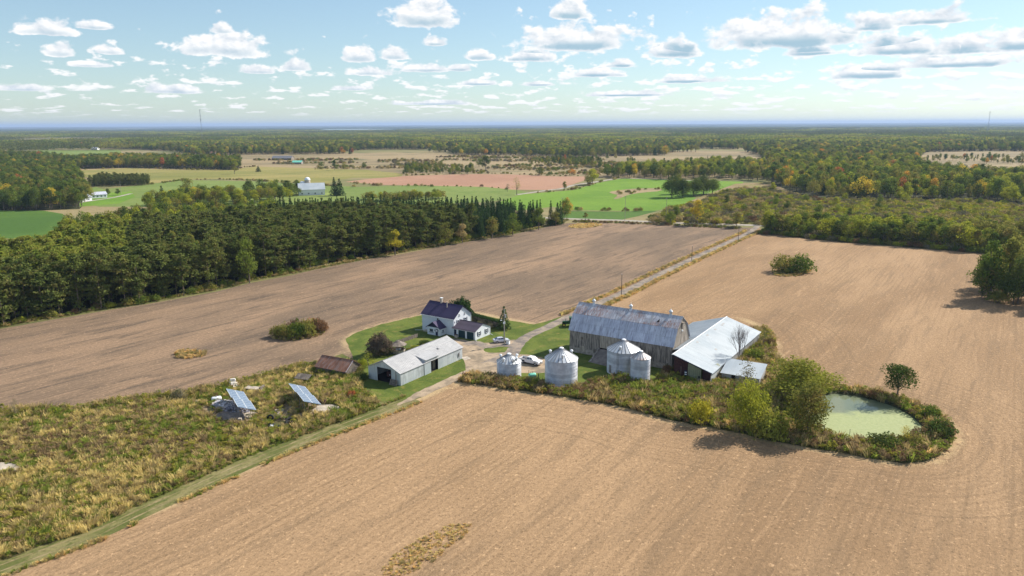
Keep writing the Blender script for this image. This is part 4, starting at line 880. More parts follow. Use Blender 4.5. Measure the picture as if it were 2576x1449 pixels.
M['redbrown'] = mat('dark_red_boards', (0.070, 0.030, 0.030), 0.9, 0, 0.3, 2, 0.3)
M['olive_panel'] = mat('olive_panels', (0.24, 0.25, 0.17), 0.7, 0, 0.15, 1, 0.1, per=0.2)
M['block'] = mat('concrete_block', (0.38, 0.37, 0.36), 0.9, 0, 0.15, 2, 0.3)
M['steel'] = mat('steel', (0.30, 0.30, 0.31), 0.5, 0.6, 0.15)
M['pole'] = mat('pole_wood', (0.34, 0.31, 0.27), 0.9, 0, 0.15, 4, 0.2)
M['darkpole'] = mat('dark_pole_wood', (0.13, 0.11, 0.09), 0.9, 0, 0.15, 4, 0.2)
M['rubber'] = mat('rubber', (0.018, 0.018, 0.018), 0.8, 0, 0.2)
M['truck'] = mat('truck_paint', (0.80, 0.78, 0.80), 0.25, 0, 0.02, spec=0.6)
M['silver'] = mat('silver_paint', (0.62, 0.61, 0.68), 0.25, 0.3, 0.03, spec=0.6)
M['chrome'] = mat('chrome', (0.60, 0.60, 0.62), 0.2, 0.9, 0.03)
M['lamp_glass'] = mat('lamp_glass', (0.75, 0.72, 0.78), 0.15, 0, 0.05)
M['tail'] = mat('tail_glass', (0.30, 0.02, 0.02), 0.2, 0, 0.05)
M['tractor_green'] = mat('tractor_green', (0.022, 0.085, 0.030), 0.4, 0, 0.15)
M['tractor_yellow'] = mat('tractor_yellow', (0.60, 0.45, 0.06), 0.5, 0, 0.1)
M['mint'] = mat('mint_paint', (0.20, 0.60, 0.46), 0.45, 0, 0.08)
M['module'] = mat('solar_glass', (0.16, 0.21, 0.29), 0.25, 0.0, 0.06, spec=0.6, per=0.12)
M['module_frame'] = mat('module_frame', (0.62, 0.66, 0.70), 0.4, 0.4, 0.05)
M['brick'] = mat('chimney_brick', (0.42, 0.36, 0.31), 0.9, 0, 0.2, 5, 0.3)
M['wire'] = mat('wire', (0.10, 0.10, 0.10), 0.6, 0.3, 0.0)

V3 = Vector
def sheets(parent, name, p0, u, s, n, m, th=0.03, jit=0.0, rib=0.035, rr=None):
    """n metal sheets side by side along u, each spanning the slope vector s; a raised seam at each edge"""
    u = V3(u); s = V3(s); w_ = u / n; wl = w_.length; nn = u.cross(s).normalized()
    if nn.z < 0: nn = -nn
    mb = MB(); a = V3((0, 0, 0)); g = w_ * 0.985
    q = [a, g, g + s, s] if u.cross(s).z > 0 else [a, s, g + s, g]
    mb.slab(q, th)
    e = w_.normalized() * 0.03
    if rib:
        for k in (0.0, 0.5):
            c = w_ * k + nn * 0.001
            r1 = [c, c + e, c + e + s, c + s] if u.cross(s).z > 0 else [c, c + s, c + e + s, c + e]
            mb.slab([x + nn * rib for x in r1], rib)
    me = mb.mesh(name, m); out = []
    for i in range(n):
        off = V3(p0) + w_ * i + nn * (random.uniform(-jit, jit) if jit else 0)
        out.append(link(name, me, parent, loc=off))
    return out
def wallpanels(parent, name, p0, u, h, n, m, th=0.04, nrm=None, jit=0.0):
    """n upright panels from p0 along u"""
    u = V3(u); w_ = u / n; nrm = V3(nrm).normalized(); mb = MB(); g = w_ * 0.975; z = V3((0, 0, h))
    q = [V3((0, 0, 0)), g, g + z, z]
    if (q[1] - q[0]).cross(q[3] - q[0]).dot(nrm) < 0: q = [q[0], q[3], q[2], q[1]]
    mb.slab([x + nrm * th for x in q], th)
    e = w_.normalized() * 0.04
    for k in (0.0, 0.5):
        c = w_ * k; r1 = [c, c + e, c + e + z, c + z]
        if (r1[1] - r1[0]).cross(r1[3] - r1[0]).dot(nrm) < 0: r1 = [r1[0], r1[3], r1[2], r1[1]]
        mb.slab([x + nrm * (th + 0.03) for x in r1], 0.03)
    me = mb.mesh(name, m)
    return [link(name, me, parent, loc=V3(p0) + w_ * i + nrm * (random.uniform(0, jit))) for i in range(n)]
def boards(u0, u1, z0f, z1f, place, wdt=0.3, gap=0.03, th=0.04, seed=1):
    """upright boards joined in one mesh; z limits are functions of the run, place maps (run, z, out) to a point"""
    mb = MB(); r = random.Random(seed); x = u0
    while x < u1 - 0.02:
        x2 = min(u1, x + wdt * r.uniform(0.8, 1.2)); o_ = r.uniform(0, 0.03)
        za, zb = z1f(x), z1f(x2 - gap); ya, yb = z0f(x), z0f(x2 - gap)
        if za > ya + .02 or zb > yb + .02:
            f = [place(x, ya, o_ + th), place(x2 - gap, yb, o_ + th), place(x2 - gap, zb, o_ + th), place(x, za, o_ + th)]
            b = [place(x, ya, 0), place(x2 - gap, yb, 0), place(x2 - gap, zb, 0), place(x, za, 0)]
            mb.add(f + b, [(0, 1, 2, 3), (0, 4, 5, 1), (1, 5, 6, 2), (2, 6, 7, 3), (3, 7, 4, 0)])
        x = x2
    return mb
class Face:
    """a wall plane: origin, unit run and outward normal in the building's own axes"""
    def __init__(s, parent, p, d, n): s.P = parent; s.p = V3(p); s.d = V3(d); s.n = V3(n)
    def pt(s, x, z, o): return s.p + s.d * x + V3((0, 0, z)) + s.n * o
    def bx(s, mb, x0, z0, x1, z1, o0, o1):
        q = [s.pt(x0, z0, o1), s.pt(x1, z0, o1), s.pt(x1, z1, o1), s.pt(x0, z1, o1)]; b = [s.pt(x0, z0, o0), s.pt(x1, z0, o0), s.pt(x1, z1, o0), s.pt(x0, z1, o0)]
        fs = [(0, 1, 2, 3), (4, 7, 6, 5), (0, 4, 5, 1), (1, 5, 6, 2), (2, 6, 7, 3), (3, 7, 4, 0)]
        mb.add(q + b, fs if s.d.cross(V3((0, 0, 1))).dot(s.n) > 0 else [f[::-1] for f in fs]); return mb
    def item(s, name, x0, z0, x1, z1, m, o0=0.0, o1=0.06, parent=None): return s.bx(MB(), x0, z0, x1, z1, o0, o1).build(name, m, parent or s.P)
    def window(s, x, z, w_, h, shutters=False, sill=True, bars=1, name='window'):
        mb = MB(); f = 0.07
        for q in ((x, z, x + w_, z + f), (x, z + h - f, x + w_, z + h), (x, z + f, x + f, z + h - f), (x + w_ - f, z + f, x + w_, z + h - f)): s.bx(mb, *q, 0.0, 0.08)
        for k in range(bars): zz = z + h * (k + 1) / (bars + 1); s.bx(mb, x + f, zz - .025, x + w_ - f, zz + .025, 0.0, 0.065)
        o = mb.build(name, M['white'], s.P); s.item('pane', x + f, z + f, x + w_ - f, z + h - f, M['glass'], 0.0, 0.03, o)
        if sill: s.item('sill', x - .08, z - .12, x + w_ + .08, z - .005, M['navy'], 0.0, 0.14, o)
        if shutters:
            for a in (x - .42, x + w_ + .04): s.item('shutter', a, z - .03, a + .38, z + h + .03, M['navy'], 0.0, 0.05, o)
        return o
def gable_roof(parent, L, D, h, hp, ov, m, n, name='roof_sheet', ovr=None, x0=0.0, y0=0.0, **k):
    ovr = ov if ovr is None else ovr
    sl = (hp - h) / (D / 2); zf = h - sl * ov + 0.05
    a = sheets(parent, name, (x0 - ovr, y0 - ov, zf), (L + 2 * ovr, 0, 0), (0, D / 2 + ov, hp - h + sl * ov), n, m, **k)
    b = sheets(parent, name, (x0 - ovr, y0 + D + ov, zf), (L + 2 * ovr, 0, 0), (0, -D / 2 - ov, hp - h + sl * ov), n, m, **k)
    MB().tube((x0 - ovr, y0 + D / 2, hp + .07), (x0 + L + ovr, y0 + D / 2, hp + .07), .09, n=6).build('ridge_cap', m, parent)
    return a + b
def gable_shell(mb, L, D, h, hp, x0=0, y0=0):
    for x in (x0, x0 + L):
        mb.poly([(x, y0, 0), (x, y0 + D, 0), (x, y0 + D, h), (x, y0 + D / 2, hp), (x, y0, h)][::(1 if x > x0 else -1)])
    mb.poly([(x0, y0, 0), (x0 + L, y0, 0), (x0 + L, y0, h), (x0, y0, h)]); mb.poly([(x0, y0 + D, 0), (x0, y0 + D, h), (x0 + L, y0 + D, h), (x0 + L, y0 + D, 0)])
    return mb

# ---------------------------------------------------------------- farmhouse
AU = R(-34)
hs = empty('farmhouse', (-26.8, 212.4, 0), AU, 'two-storey white farmhouse with dark purple roof and attached double garage', 'house')
L, D, h, hp = 11.9, 8.2, 5.2, 8.15
gable_shell(MB(), L, D, h, hp - .08).build('wall', M['siding'], hs)
gable_roof(hs, L, D, h, hp, 0.45, M['house_roof'], 13, jit=0.004, rib=0.02)
ff = Face(hs, (0, 0, 0), (1, 0, 0), (0, -1, 0)); fg = Face(hs, (L, 0, 0), (0, 1, 0), (1, 0, 0))
ff.item('fascia', -.4, h - .42, L + .4, h - .25, M['white'], .40, .47)
lapm = MB()
for k in range(16): ff.bx(lapm, 0.02, .3 + k * .3, L - .02, .33 + k * .3, 0, .02)
lapm.build('siding', M['siding'], hs)
ff.window(5.6, 3.75, .75, .75, bars=0)
fg.window(1.7, 3.0, .9, 1.35, shutters=True); fg.window(5.1, 3.0, .9, 1.35, shutters=True)
fg.window(2.4, 5.45, .5, .6, bars=0); fg.window(4.9, 5.45, .5, .6, bars=0)
fg.item('vent', .35, 3.7, .55, 4.2, M['navy'])
c = MB(); c.box(3.9, D / 2 - .35, 7.6, 4.5, D / 2 + .25, 9.5).build('chimney', M['brick'], hs); MB().box(3.82, D / 2 - .43, 9.5, 4.58, D / 2 + .33, 9.62).build('cap', M['white'], c and None or hs)
MB().tube((7.2, 2.9, 7.0), (7.2, 2.9, 9.0), .17, n=8).build('stove_pipe', M['brick'], hs)
# porch
pw = MB(); px0, px1, py, ph, pp = 4.2, 8.9, -2.75, 2.45, 4.05
pw.poly([(px0, py, 0), (px1, py, 0), (px1, py, ph), (px0, py, ph)]); pw.poly([(px1, py, 0), (px1, 0, 0), (px1, 0, ph), (px1, py, ph)]); pw.poly([(px0, 0, 0), (px0, py, 0), (px0, py, ph), (px0, 0, ph)])
po = pw.build('porch', M['siding'], hs)
MB().poly([(px0, py - .02, ph), (px1, py - .02, ph), ((px0 + px1) / 2, py - .02, pp - .08)]).build('gable', M['navy'], po)
mb = MB(); mid = (px0 + px1) / 2; sl = (pp - ph) / (mid - px0)
mb.slab([(px1 + .4, py - .4, ph - sl * .4 + .05), (px1 + .4, 0.0, ph - sl * .4 + .05), (mid, 0.0, pp + .05), (mid, py - .4, pp + .05)], .08)
mb.slab([(px0 - .4, 0.0, ph - sl * .4 + .05), (px0 - .4, py - .4, ph - sl * .4 + .05), (mid, py - .4, pp + .05), (mid, 0.0, pp + .05)], .08)
mb.build('porch_roof', M['house_roof'], po)
fp = Face(hs, (px0, py, 0), (1, 0, 0), (0, -1, 0)); fq = Face(hs, (px1, py, 0), (0, 1, 0), (1, 0, 0))
fp.window(.8, .95, 1.5, 1.0, bars=0); fq.window(1.0, 1.0, .8, .8, bars=0)
dr = fp.item('door', 3.15, .1, 3.95, 2.1, M['navy']); fp.item('pane', 3.35, 1.2, 3.75, 1.9, M['lamp_glass'], .06, .075, dr)
for xx in (2.75, 4.3): fp.item('lamp', xx, 1.5, xx + .12, 1.8, M['navy'], 0, .15)
mb = MB(); mb.box(1.2, -1.2, 0.0, px0 - .02, 0.0, .5); mb.build('step', M['concrete'], hs)
MB().tube((-1.6, -1.6, .12), (px0, -2.3, 1.2), .05, n=4).build('handrail', M['white'], hs)
# garage wing
gx, gL, gy, gD, gh, gp = L + .02, 8.0, -.35, 7.2, 2.65, 4.1
gw = MB(); gable_shell(gw, gL, gD, gh, gp - .06, gx, gy); gw.build('garage_wall', M['siding'], hs)
gable_roof(hs, gL, gD, gh, gp, .45, M['garage_roof'], 16, name='garage_roof_sheet', ovr=.25, x0=gx, y0=gy, rib=.05)
fa = Face(hs, (gx, gy, 0), (1, 0, 0), (0, -1, 0)); fb = Face(hs, (gx + gL, gy, 0), (0, 1, 0), (1, 0, 0))
fa.item('door', .35, .1, 1.15, 2.15, M['navy'])
for a in (1.95, 5.0):
    gd = fa.item('garage_door', a, .05, a + 2.45, 2.2, M['teal_door'], -.02, .03)
    for k in range(4): fa.item('panel', a + .06, .12 + k * .52, a + 2.39, .56 + k * .52, M['teal_door'], .03, .05, gd)
for a in (1.75, 4.42, 4.8, 7.47): fa.item('door_trim', a, .05, a + .16, 2.35, M['white'], 0, .06)
fb.window(1.3, 1.05, .95, 1.15, shutters=True); fb.window(4.9, 1.05, .95, 1.15, shutters=True)
for x, y, z0 in ((gx + gL + .05, gy - .05, gh), (gx + gL + .05, gy + gD + .05, gh), (L + .06, D + .02, h), (-.05, -.05, h)):
    MB().tube((x, y, .2), (x, y, z0), .05, n=5).build('downpipe', M['white'], hs)
MB().tube((gx + gL + .05, gy - .05, .2), (gx + gL + .9, gy - .7, .08), .06, n=5).build('downpipe', M['white'], hs)
MB().tube((gx + gL + .05, gy + gD + .05, .2), (gx + gL + 1.1, gy + gD - .1, .08), .06, n=5).build('downpipe', M['white'], hs)
def at(root, x, y): c_, s_ = math.cos(root.rotation_euler.z), math.sin(root.rotation_euler.z); return root.location.x + x * c_ - y * s_, root.location.y + x * s_ + y * c_
x, y = at(hs, 13.6, -1.1)
t_ = empty('firewood_rack', (x, y, .07), AU, 'small brown bin standing by the blue garage side door', 'bin'); b_ = MB(); b_.box(-.4, -.3, 0, .4, .3, .8); b_.build('body', M['brick'], t_); MB().box(-.44, -.34, .8, .44, .34, .9).build('lid', M['redbrown'], t_)

# ---------------------------------------------------------------- long white machine shed
SA = R(-32.5)
sh = empty('machine_shed', (-34.8, 169.3, 0), SA, 'long low white metal machine shed with open black doorway at its near end', 'shed')
# axes: x = gable width (towards the lawn), y = length away from the camera
Wd, Ln, h, hp = 10.1, 24.4, 3.15, 5.35
ins = MB(); ins.box(.12, .12, 0.08, Wd - .12, Ln - .12, 0.1); ins.build('floor', M['dark'], sh)
ft = Face(sh, (0, 0, 0), (1, 0, 0), (0, -1, 0)); fr = Face(sh, (Wd, 0, 0), (0, 1, 0), (1, 0, 0)); fl = Face(sh, (0, Ln, 0), (0, -1, 0), (-1, 0, 0)); fk = Face(sh, (Wd, Ln, 0), (-1, 0, 0), (0, 1, 0))
roofz = lambda x: h + (hp - h) * (1 - abs(x - Wd / 2) / (Wd / 2)) - .08
op0, op1, oph = 2.9, 7.3, 3.55
for a, b, n in ((0, op0, 3), (op1, Wd, 3)):
    for k in range(n):
        xa = a + (b - a) * k / n; xb = a + (b - a) * (k + 1) / n - .03
        mb = MB(); q = [ft.pt(xa, 0, .04), ft.pt(xb, 0, .04), ft.pt(xb, roofz(xb), .04), ft.pt(xa, roofz(xa), .04)]; mb.slab(q, .06); mb.build('wall_panel', M['pale_panel'], sh)
mb = MB(); q = [ft.pt(op0, oph, .04), ft.pt(op1, oph, .04), ft.pt(op1, roofz(op1), .04), ft.pt(Wd / 2, roofz(Wd / 2), .04), ft.pt(op0, roofz(op0), .04)]; mb.prism(q, (0, .06, 0)); mb.build('gable_panel', M['pale_panel'], sh)
do0, do1 = 11.2, 14.2
wallpanels(sh, 'wall_panel', fr.pt(0, 0, 0), V3((0, 8.6, 0)), h - .12, 9, M['pale_panel'], nrm=(1, 0, 0), jit=.01)
wallpanels(sh, 'wall_panel', fr.pt(do1, 0, 0), V3((0, Ln - do1, 0)), h - .12, 11, M['pale_panel'], nrm=(1, 0, 0), jit=.01)
wallpanels(sh, 'wall_panel', fl.pt(0, 0, 0), V3((0, -Ln, 0)), h - .12, 24, M['pale_panel'], nrm=(-1, 0, 0))
wallpanels(sh, 'wall_panel', fk.pt(0, 0, 0), V3((-Wd, 0, 0)), h - .12, 10, M['pale_panel'], nrm=(0, 1, 0))
MB().prism([fk.pt(0, h - .1, .03), fk.pt(Wd / 2, hp - .1, .03), fk.pt(Wd, h - .1, .03)], (0, .05, 0)).build('gable_panel', M['pale_panel'], sh)
fr.item('sliding_door', 8.7, .05, 11.25, 3.0, M['white_tin'], .10, .16)
fr.item('door_return', do1 - 1.1, .05, do1, 2.9, M['plank'], -.9, -.82)
sheets(sh, 'roof_sheet', (-.3, -.35, h - .13 + .06), (0, Ln + .7, 0), (Wd / 2 + .3, 0, hp - h + .13), 25, M['cream_tin'], jit=.003)
sheets(sh, 'roof_sheet', (Wd + .3, -.35, h - .13 + .06), (0, Ln + .7, 0), (-Wd / 2 - .3, 0, hp - h + .13), 25, M['cream_tin'], jit=.003)
MB().tube((Wd / 2, -.35, hp + .06), (Wd / 2, Ln + .35, hp + .06), .08).build('ridge_cap', M['cream_tin'], sh)
dm = MB(); dz = roofz(Wd - 2.6) + .17; dm.slab([(Wd - 3.4, 9.0, dz + .25), (Wd + .45, 9.0, 3.85), (Wd + .45, 14.4, 3.85), (Wd - 3.4, 14.4, dz + .25)], .08)
dmo = dm.build('dormer_roof', M['cream_tin'], sh)
mb = MB(); mb.prism([(Wd - 3.3, 9.1, dz), (Wd + .1, 9.1, h - .1), (Wd + .1, 9.1, 3.75)], (0, .06, 0)); mb.prism([(Wd - 3.3, 14.3, dz), (Wd + .1, 14.3, h - .1), (Wd + .1, 14.3, 3.75)], (0, .06, 0)); mb.box(Wd + .04, 9.1, h - .12, Wd + .1, 14.36, 3.74); mb.build('cheek', M['pale_panel'], dmo)
MB().lathe([(.32, 0), (.32, .22), (0.02, .36)], (Wd - 2.3, 17.2, roofz(Wd - 2.3) + .1), 10).build('roof_vent', M['steel'], sh)
fr.item('service_box', 22.6, 1.0, 23.0, 2.0, M['steel'], .1, .25); MB().tube(fr.pt(23.2, 0, .15), fr.pt(23.2, 2.4, .15), .05, n=5).build('conduit', M['white'], sh)
mb = MB(); mb.slab([ft.pt(7.1, .05, 1.2), ft.pt(9.4, .05, 1.3), ft.pt(9.2, 1.5, .3), ft.pt(7.3, 1.5, .3)], .06)
x, y = at(sh, 8.4, -.9); t_ = empty('wooden_pallet', (x, y, .08), SA, 'grey wooden pallet leaning on the shed front beside its open doorway', 'pallet')
for k in range(7): MB().slab([(-1.1 + k * .32, 0, 0), (-.84 + k * .32, 0, 0), (-.84 + k * .32, .55, 1.3), (-1.1 + k * .32, .55, 1.3)], .04).build('slat', M['plank'], t_)
for i_, (dx, ln_) in enumerate(((1.5, 3.4), (1.9, 2.6))):
    x, y = at(sh, 8.4 + dx * .6, -1.0); t_ = MB().tube((x, y, .1), (*at(sh, 8.0 + dx * .5, -.08), ln_), .06, n=5).build('wooden_post', M['plank']); tag(t_, ('long' if i_ == 0 else 'short') + ' grey timber leaning on the near corner of the white shed', 'post')
# something stored within the doorway: a red implement seen as a dark shape
x, y = at(sh, 5.4, 2.6); t_ = empty('grain_wagon', (x, y, .1), SA, 'dark red farm wagon parked just inside the open shed doorway', 'wagon')
MB().box(-1.2, -.8, .7, 1.2, 2.4, 1.9).build('body', M['redbrown'], t_)
for a in (-1.25, 1.05): MB().lathe([(.01, 0), (.42, 0), (.42, .2), (.01, .2)], (0, 0, 0), 14).build('wheel', M['rubber'], t_, loc=(a, 0, .42), rot=(0, R(90), 0))
MB().lathe([(0.01, 0), (.13, 0), (.1, .06), (.01, .08)], (0, 0, 0), 12).build('lamp', M['lamp_glass'], t_, loc=(-.2, -.82, 1.2), rot=(R(90), 0, 0))

# ---------------------------------------------------------------- rusty-roofed shed and collapsed hut
rs = empty('old_shed', (-48.6, 173.3, 0), R(-27), 'old vine-covered shed with a rust red metal roof', 'shed')
L, D, h, hp = 9.6, 5.4, 2.0, 3.9
gable_shell(MB(), L - .3, D, h, hp - .1, .15, 0).build('wall', M['dark'], rs)
for nm, u0, u1, pl in (('front', .15, L - .15, lambda x, z, o: V3((x, -o, z))), ('back', .15, L - .15, lambda x, z, o: V3((L - x, D + o, z)))):
    b_ = boards(u0, u1, lambda x: 0, lambda x: h - .05, pl, .32, .04, seed=3).build('wall_boards', M['plank'], rs); b_['kind'] = 'stuff'
gz = lambda x: h + (hp - h) * (1 - abs(x - D / 2) / (D / 2)) - .12
for xx, sg in ((L - .15, 1), (.15, -1)):
    b_ = boards(0, D, lambda x: 0, gz, lambda x, z, o, xx=xx, sg=sg: V3((xx + sg * o, x if sg > 0 else D - x, z)), .32, .05, seed=5).build('gable_boards', M['plank'], rs); b_['kind'] = 'stuff'
gable_roof(rs, L - .3, D, h, hp, .35, M['rust_roof'], 11, x0=.15, jit=.012, rib=.03)
for sy in (-.33, D + .33):
    MB().tube((L + .02, sy, h - .2), (L + .02, D / 2, hp + .05), .05, n=4).build('bargeboard', M['white'], rs)
ls = empty('collapsed_hut', (*G(766, 958)[:2], 0), R(-20), 'collapsed little hut of grey planks sunk in the weeds', 'hut')
MB().box(-1.4, -1.2, 0, 1.6, 1.2, .9).build('wall', M['dark'], ls)
for k in range(11):
    MB().slab([(-1.9 + k * .36, -1.5, .95 + random.uniform(-.05, .05)), (-1.58 + k * .36, -1.5, .95), (-1.52 + k * .36, .2, 1.75), (-1.84 + k * .36, .2, 1.72)], .04).build('roof_plank', M['plank'], ls)
    MB().slab([(-1.84 + k * .36, .2, 1.72), (-1.52 + k * .36, .2, 1.75), (-1.5 + k * .36, 1.5, 1.15), (-1.8 + k * .36, 1.5, 1.1)], .04).build('roof_plank', M['plank'], ls)
MB().tube((.4, .2, 1.2), (.42, .2, 2.3), .07, n=5).build('post', M['plank'], ls)

# ---------------------------------------------------------------- gambrel barn
BA = R(-33.6)
bn = empty('gambrel_barn', (15.5, 190.3, 0), BA, 'big weathered gambrel barn with streaked tin roof and three ridge ventilators', 'barn')
L, D, h, hb, tb, hp = 29.0, 11.2, 6.35, 10.1, 2.15, 12.45
prof = [(0, h), (tb, hb), (D / 2, hp), (D - tb, hb), (D, h)]
def gz(y):
    for (a, za), (b, zb) in zip(prof[:-1], prof[1:]):
        if a <= y <= b: return za + (zb - za) * (y - a) / (b - a)
    return h
mb = MB()
for x in (0, L): mb.poly([(x, 0, 0), (x, D, 0)] + [(x, y, z - .12) for y, z in prof[::-1]] if x else ([(x, 0, 0)] + [(x, y, z - .12) for y, z in prof] + [(x, D, 0)]))
mb.poly([(0, 0, 0), (L, 0, 0), (L, 0, h), (0, 0, h)]); mb.poly([(0, D, 0), (0, D, h), (L, D, h), (L, D, 0)]); mb.build('inner_wall', M['dark'], bn)
bf = Face(bn, (0, 0, 0), (1, 0, 0), (0, -1, 0)); bg = Face(bn, (L, 0, 0), (0, 1, 0), (1, 0, 0))
for nm, f, a, b, z0, z1 in (('foundation', bf, 0, L, 0, 1.5), ('foundation', bg, 0, D, 0, 1.5)): f.item(nm, a, z0, b, z1, M['stone'], -.1, .09)
def bpart(nm, f, a, b, z0, z1f, m, seed, w_=.3): o_ = boards(a, b, lambda x: z0, z1f, lambda x, z, o: f.pt(x, z, o), w_, .035, .05, seed).build(nm, m, bn); o_['kind'] = 'stuff'
M['board_dark'] = mat('dark_weathered_boards', (0.19, 0.165, 0.15), 0.9, 0, 0.4, 1.2, 0.5, (0.31, 0.27, 0.235), st=(2.2, 2.2, .3))
M['board_tan'] = mat('tan_weathered_boards', (0.35, 0.30, 0.25), 0.9, 0, 0.25, 1.0, 0.4, (0.40, 0.345, 0.285), st=(2.0, 2.0, .4))
bpart('wall_boards', bf, 0, 8.9, 1.5, lambda x: h - .1, M['board_dark'], 1)
bpart('wall_boards', bf, 14.9, L, 1.5, lambda x: h - .1, M['board_dark'], 2)
bpart('big_door', bf, 9.0, 14.8, 2.6, lambda x: h - .2, M['board_tan'], 3, .6)
bpart('gable_boards', bg, 0, D, 1.5, lambda x: gz(x) - .15, M['board'], 4)
b_ = boards(0, D, lambda x: 0, lambda x: gz(x) - .15, lambda x, z, o: V3((-o, D - x, z)), .3, .04, .05, 6).build('gable_boards', M['board'], bn); b_['kind'] = 'stuff'
b_ = boards(0, L, lambda x: 0, lambda x: h - .1, lambda x, z, o: V3((L - x, D + o, z)), .3, .04, .05, 7).build('wall_boards', M['board'], bn); b_['kind'] = 'stuff'
bg.item('girt', 0, 5.05, D, 5.22, M['board_dark'], .09, .14)
bf.item('hatch', 3.2, .7, 4.6, 2.2, M['board_tan'], .10, .14); bf.item('hatch', 3.4, 4.0, 4.1, 4.7, M['plank'], .09, .13); bf.item('hatch', 7.2, .9, 8.0, 1.9, M['plank'], .10, .14)
bg.item('hay_door', D / 2 - .35, 9.3, D / 2 + .35, 10.9, M['dark'], .09, .12); bg.item('hood', D / 2 - .5, 10.92, D / 2 + .5, 11.1, M['plank'], .09, .7)
bg.item('lamp', D / 2 - .2, 8.8, D / 2 + .15, 9.15, M['white'], .09, .4)
bf.item('window', 18.6, 3.7, 19.6, 4.8, M['dark'], .06, .11)
for sg in (1, -1):
    Y = lambda y: y if sg > 0 else D - y
    s1 = (0, sg * (tb + .25), (hb - h) * (tb + .25) / tb); z0 = h - (hb - h) / tb * .25
    half = (0, s1[1] / 2, s1[2] / 2)
    for k in range(2):
        sheets(bn, 'lower_roof_sheet', (-.35, Y(-.25) + half[1] * k, z0 + half[2] * k + .08 - .02 * (1 - k)), (L + .7, 0, 0), half, 34, M['barn_roof_lo'], jit=.012, rib=.025)
    s2 = (0, sg * (D / 2 - tb) / 2, (hp - hb) / 2)
    for k in range(2):
        sheets(bn, 'upper_roof_sheet', (-.35, Y(tb) + s2[1] * k, hb + s2[2] * k + .12), (L + .7, 0, 0), s2, 34, M['barn_roof_hi'], jit=.012, rib=.025)
MB().tube((-.35, D / 2, hp + .14), (L + .35, D / 2, hp + .14), .12).build('ridge_cap', M['barn_roof_hi'], bn)
MB().add([(23.2, 3.1, gz(3.1) + .20), (23.9, 3.1, gz(3.1) + .20), (23.75, 4.1, gz(4.1) + .20)], [(0, 1, 2)]).build('roof_hole', M['dark'], bn)
MB().slab([(21.3, tb + .3, gz(tb + .3) + .2), (21.8, tb + .3, gz(tb + .3) + .2), (22.0, D / 2 - .8, gz(D / 2 - .8) + .2), (21.5, D / 2 - .8, gz(D / 2 - .8) + .2)], .02).build('roof_patch', M['cream_tin'], bn)
for x in (4.2, 15.0, 26.0):
    v_ = MB().lathe([(.55, -.35), (.34, .30), (.32, .75), (.50, .80), (.50, .86), (.28, .95), (.24, 1.05)], (x, D / 2, hp + .1), 12).build('ventilator', M['bin_wall'], bn)
    MB().lathe([(.50, 1.0), (.26, 1.32), (.07, 1.42), (.02, 1.9)], (x, D / 2, hp + .1), 12).build('hood', M['white'], v_)
# earth ramp to the big doors
mb = MB(); mb.add([(9.2, -.15, 2.3), (14.6, -.15, 2.3), (15.4, -6.2, .06), (8.4, -5.4, .06), (7.2, -.15, .06), (16.6, -.15, .06)], [(0, 3, 2, 1), (0, 4, 3), (1, 2, 5)]); rmp = mb.build('earth_ramp', M['concrete_dark'], bn)
MB().prism([(8.75, -.15, .05), (8.75, -5.0, .05), (8.75, -5.0, .35), (8.75, -.15, 2.6)], (.35, 0, 0)).build('retaining_wall', M['board_dark'], rmp)

# ---------------------------------------------------------------- long low barn behind and right
LA = R(56.7)
lb = empty('long_low_barn', (38.2, 168.1, 0), LA, 'long low barn with broad pale blue roof behind the gambrel barn', 'barn')
# x along the ridge (away), -y towards the near eave (right), +y towards the gambrel barn
Ll, hw, hr, he = 42.3, 9.9, 6.0, 2.95
sheets(lb, 'roof_sheet', (0, -hw, he), (Ll, 0, 0), (0, hw, hr - he), 42, M['white_tin'], jit=.006)
wn = 2.0
sheets(lb, 'roof_sheet', (6.0, wn, hr - (hr - he) / hw * wn), (12.0, 0, 0), (0, -wn, (hr - he) / hw * wn), 12, M['white_tin'], jit=.004)
sheets(lb, 'roof_sheet', (18.2, hw, he), (Ll - 18.2, 0, 0), (0, -hw, hr - he), 24, M['white_tin'], jit=.004)
MB().box(0, -.12, hr + .02, Ll, .12, hr + .12).build('ridge_cap', M['white'], lb)
mb = MB(); ev = he - .12
mb.poly([(.5, -hw + .4, 0), (Ll - .3, -hw + .4, 0), (Ll - .3, -hw + .4, ev + .1), (.5, -hw + .4, ev + .1)]); mb.build('side_wall', M['pale_panel'], lb)
wallpanels(lb, 'wall_panel', (10, -hw + .4, 0), (Ll - 10.5, 0, 0), he - .05, 30, M['cream_tin'], nrm=(0, -1, 0))
mb = MB(); mb.poly([(Ll - .3, -hw + .4, 0), (Ll - .3, hw - .4, 0), (Ll - .3, hw - .4, he), (Ll - .3, 0, hr - .15), (Ll - .3, -hw + .4, he)]); mb.poly([(18.4, hw - .4, 0), (18.4, hw - .4, he), (Ll - .3, hw - .4, he), (Ll - .3, hw - .4, 0)]); mb.build('back_wall', M['pale_panel'], lb)
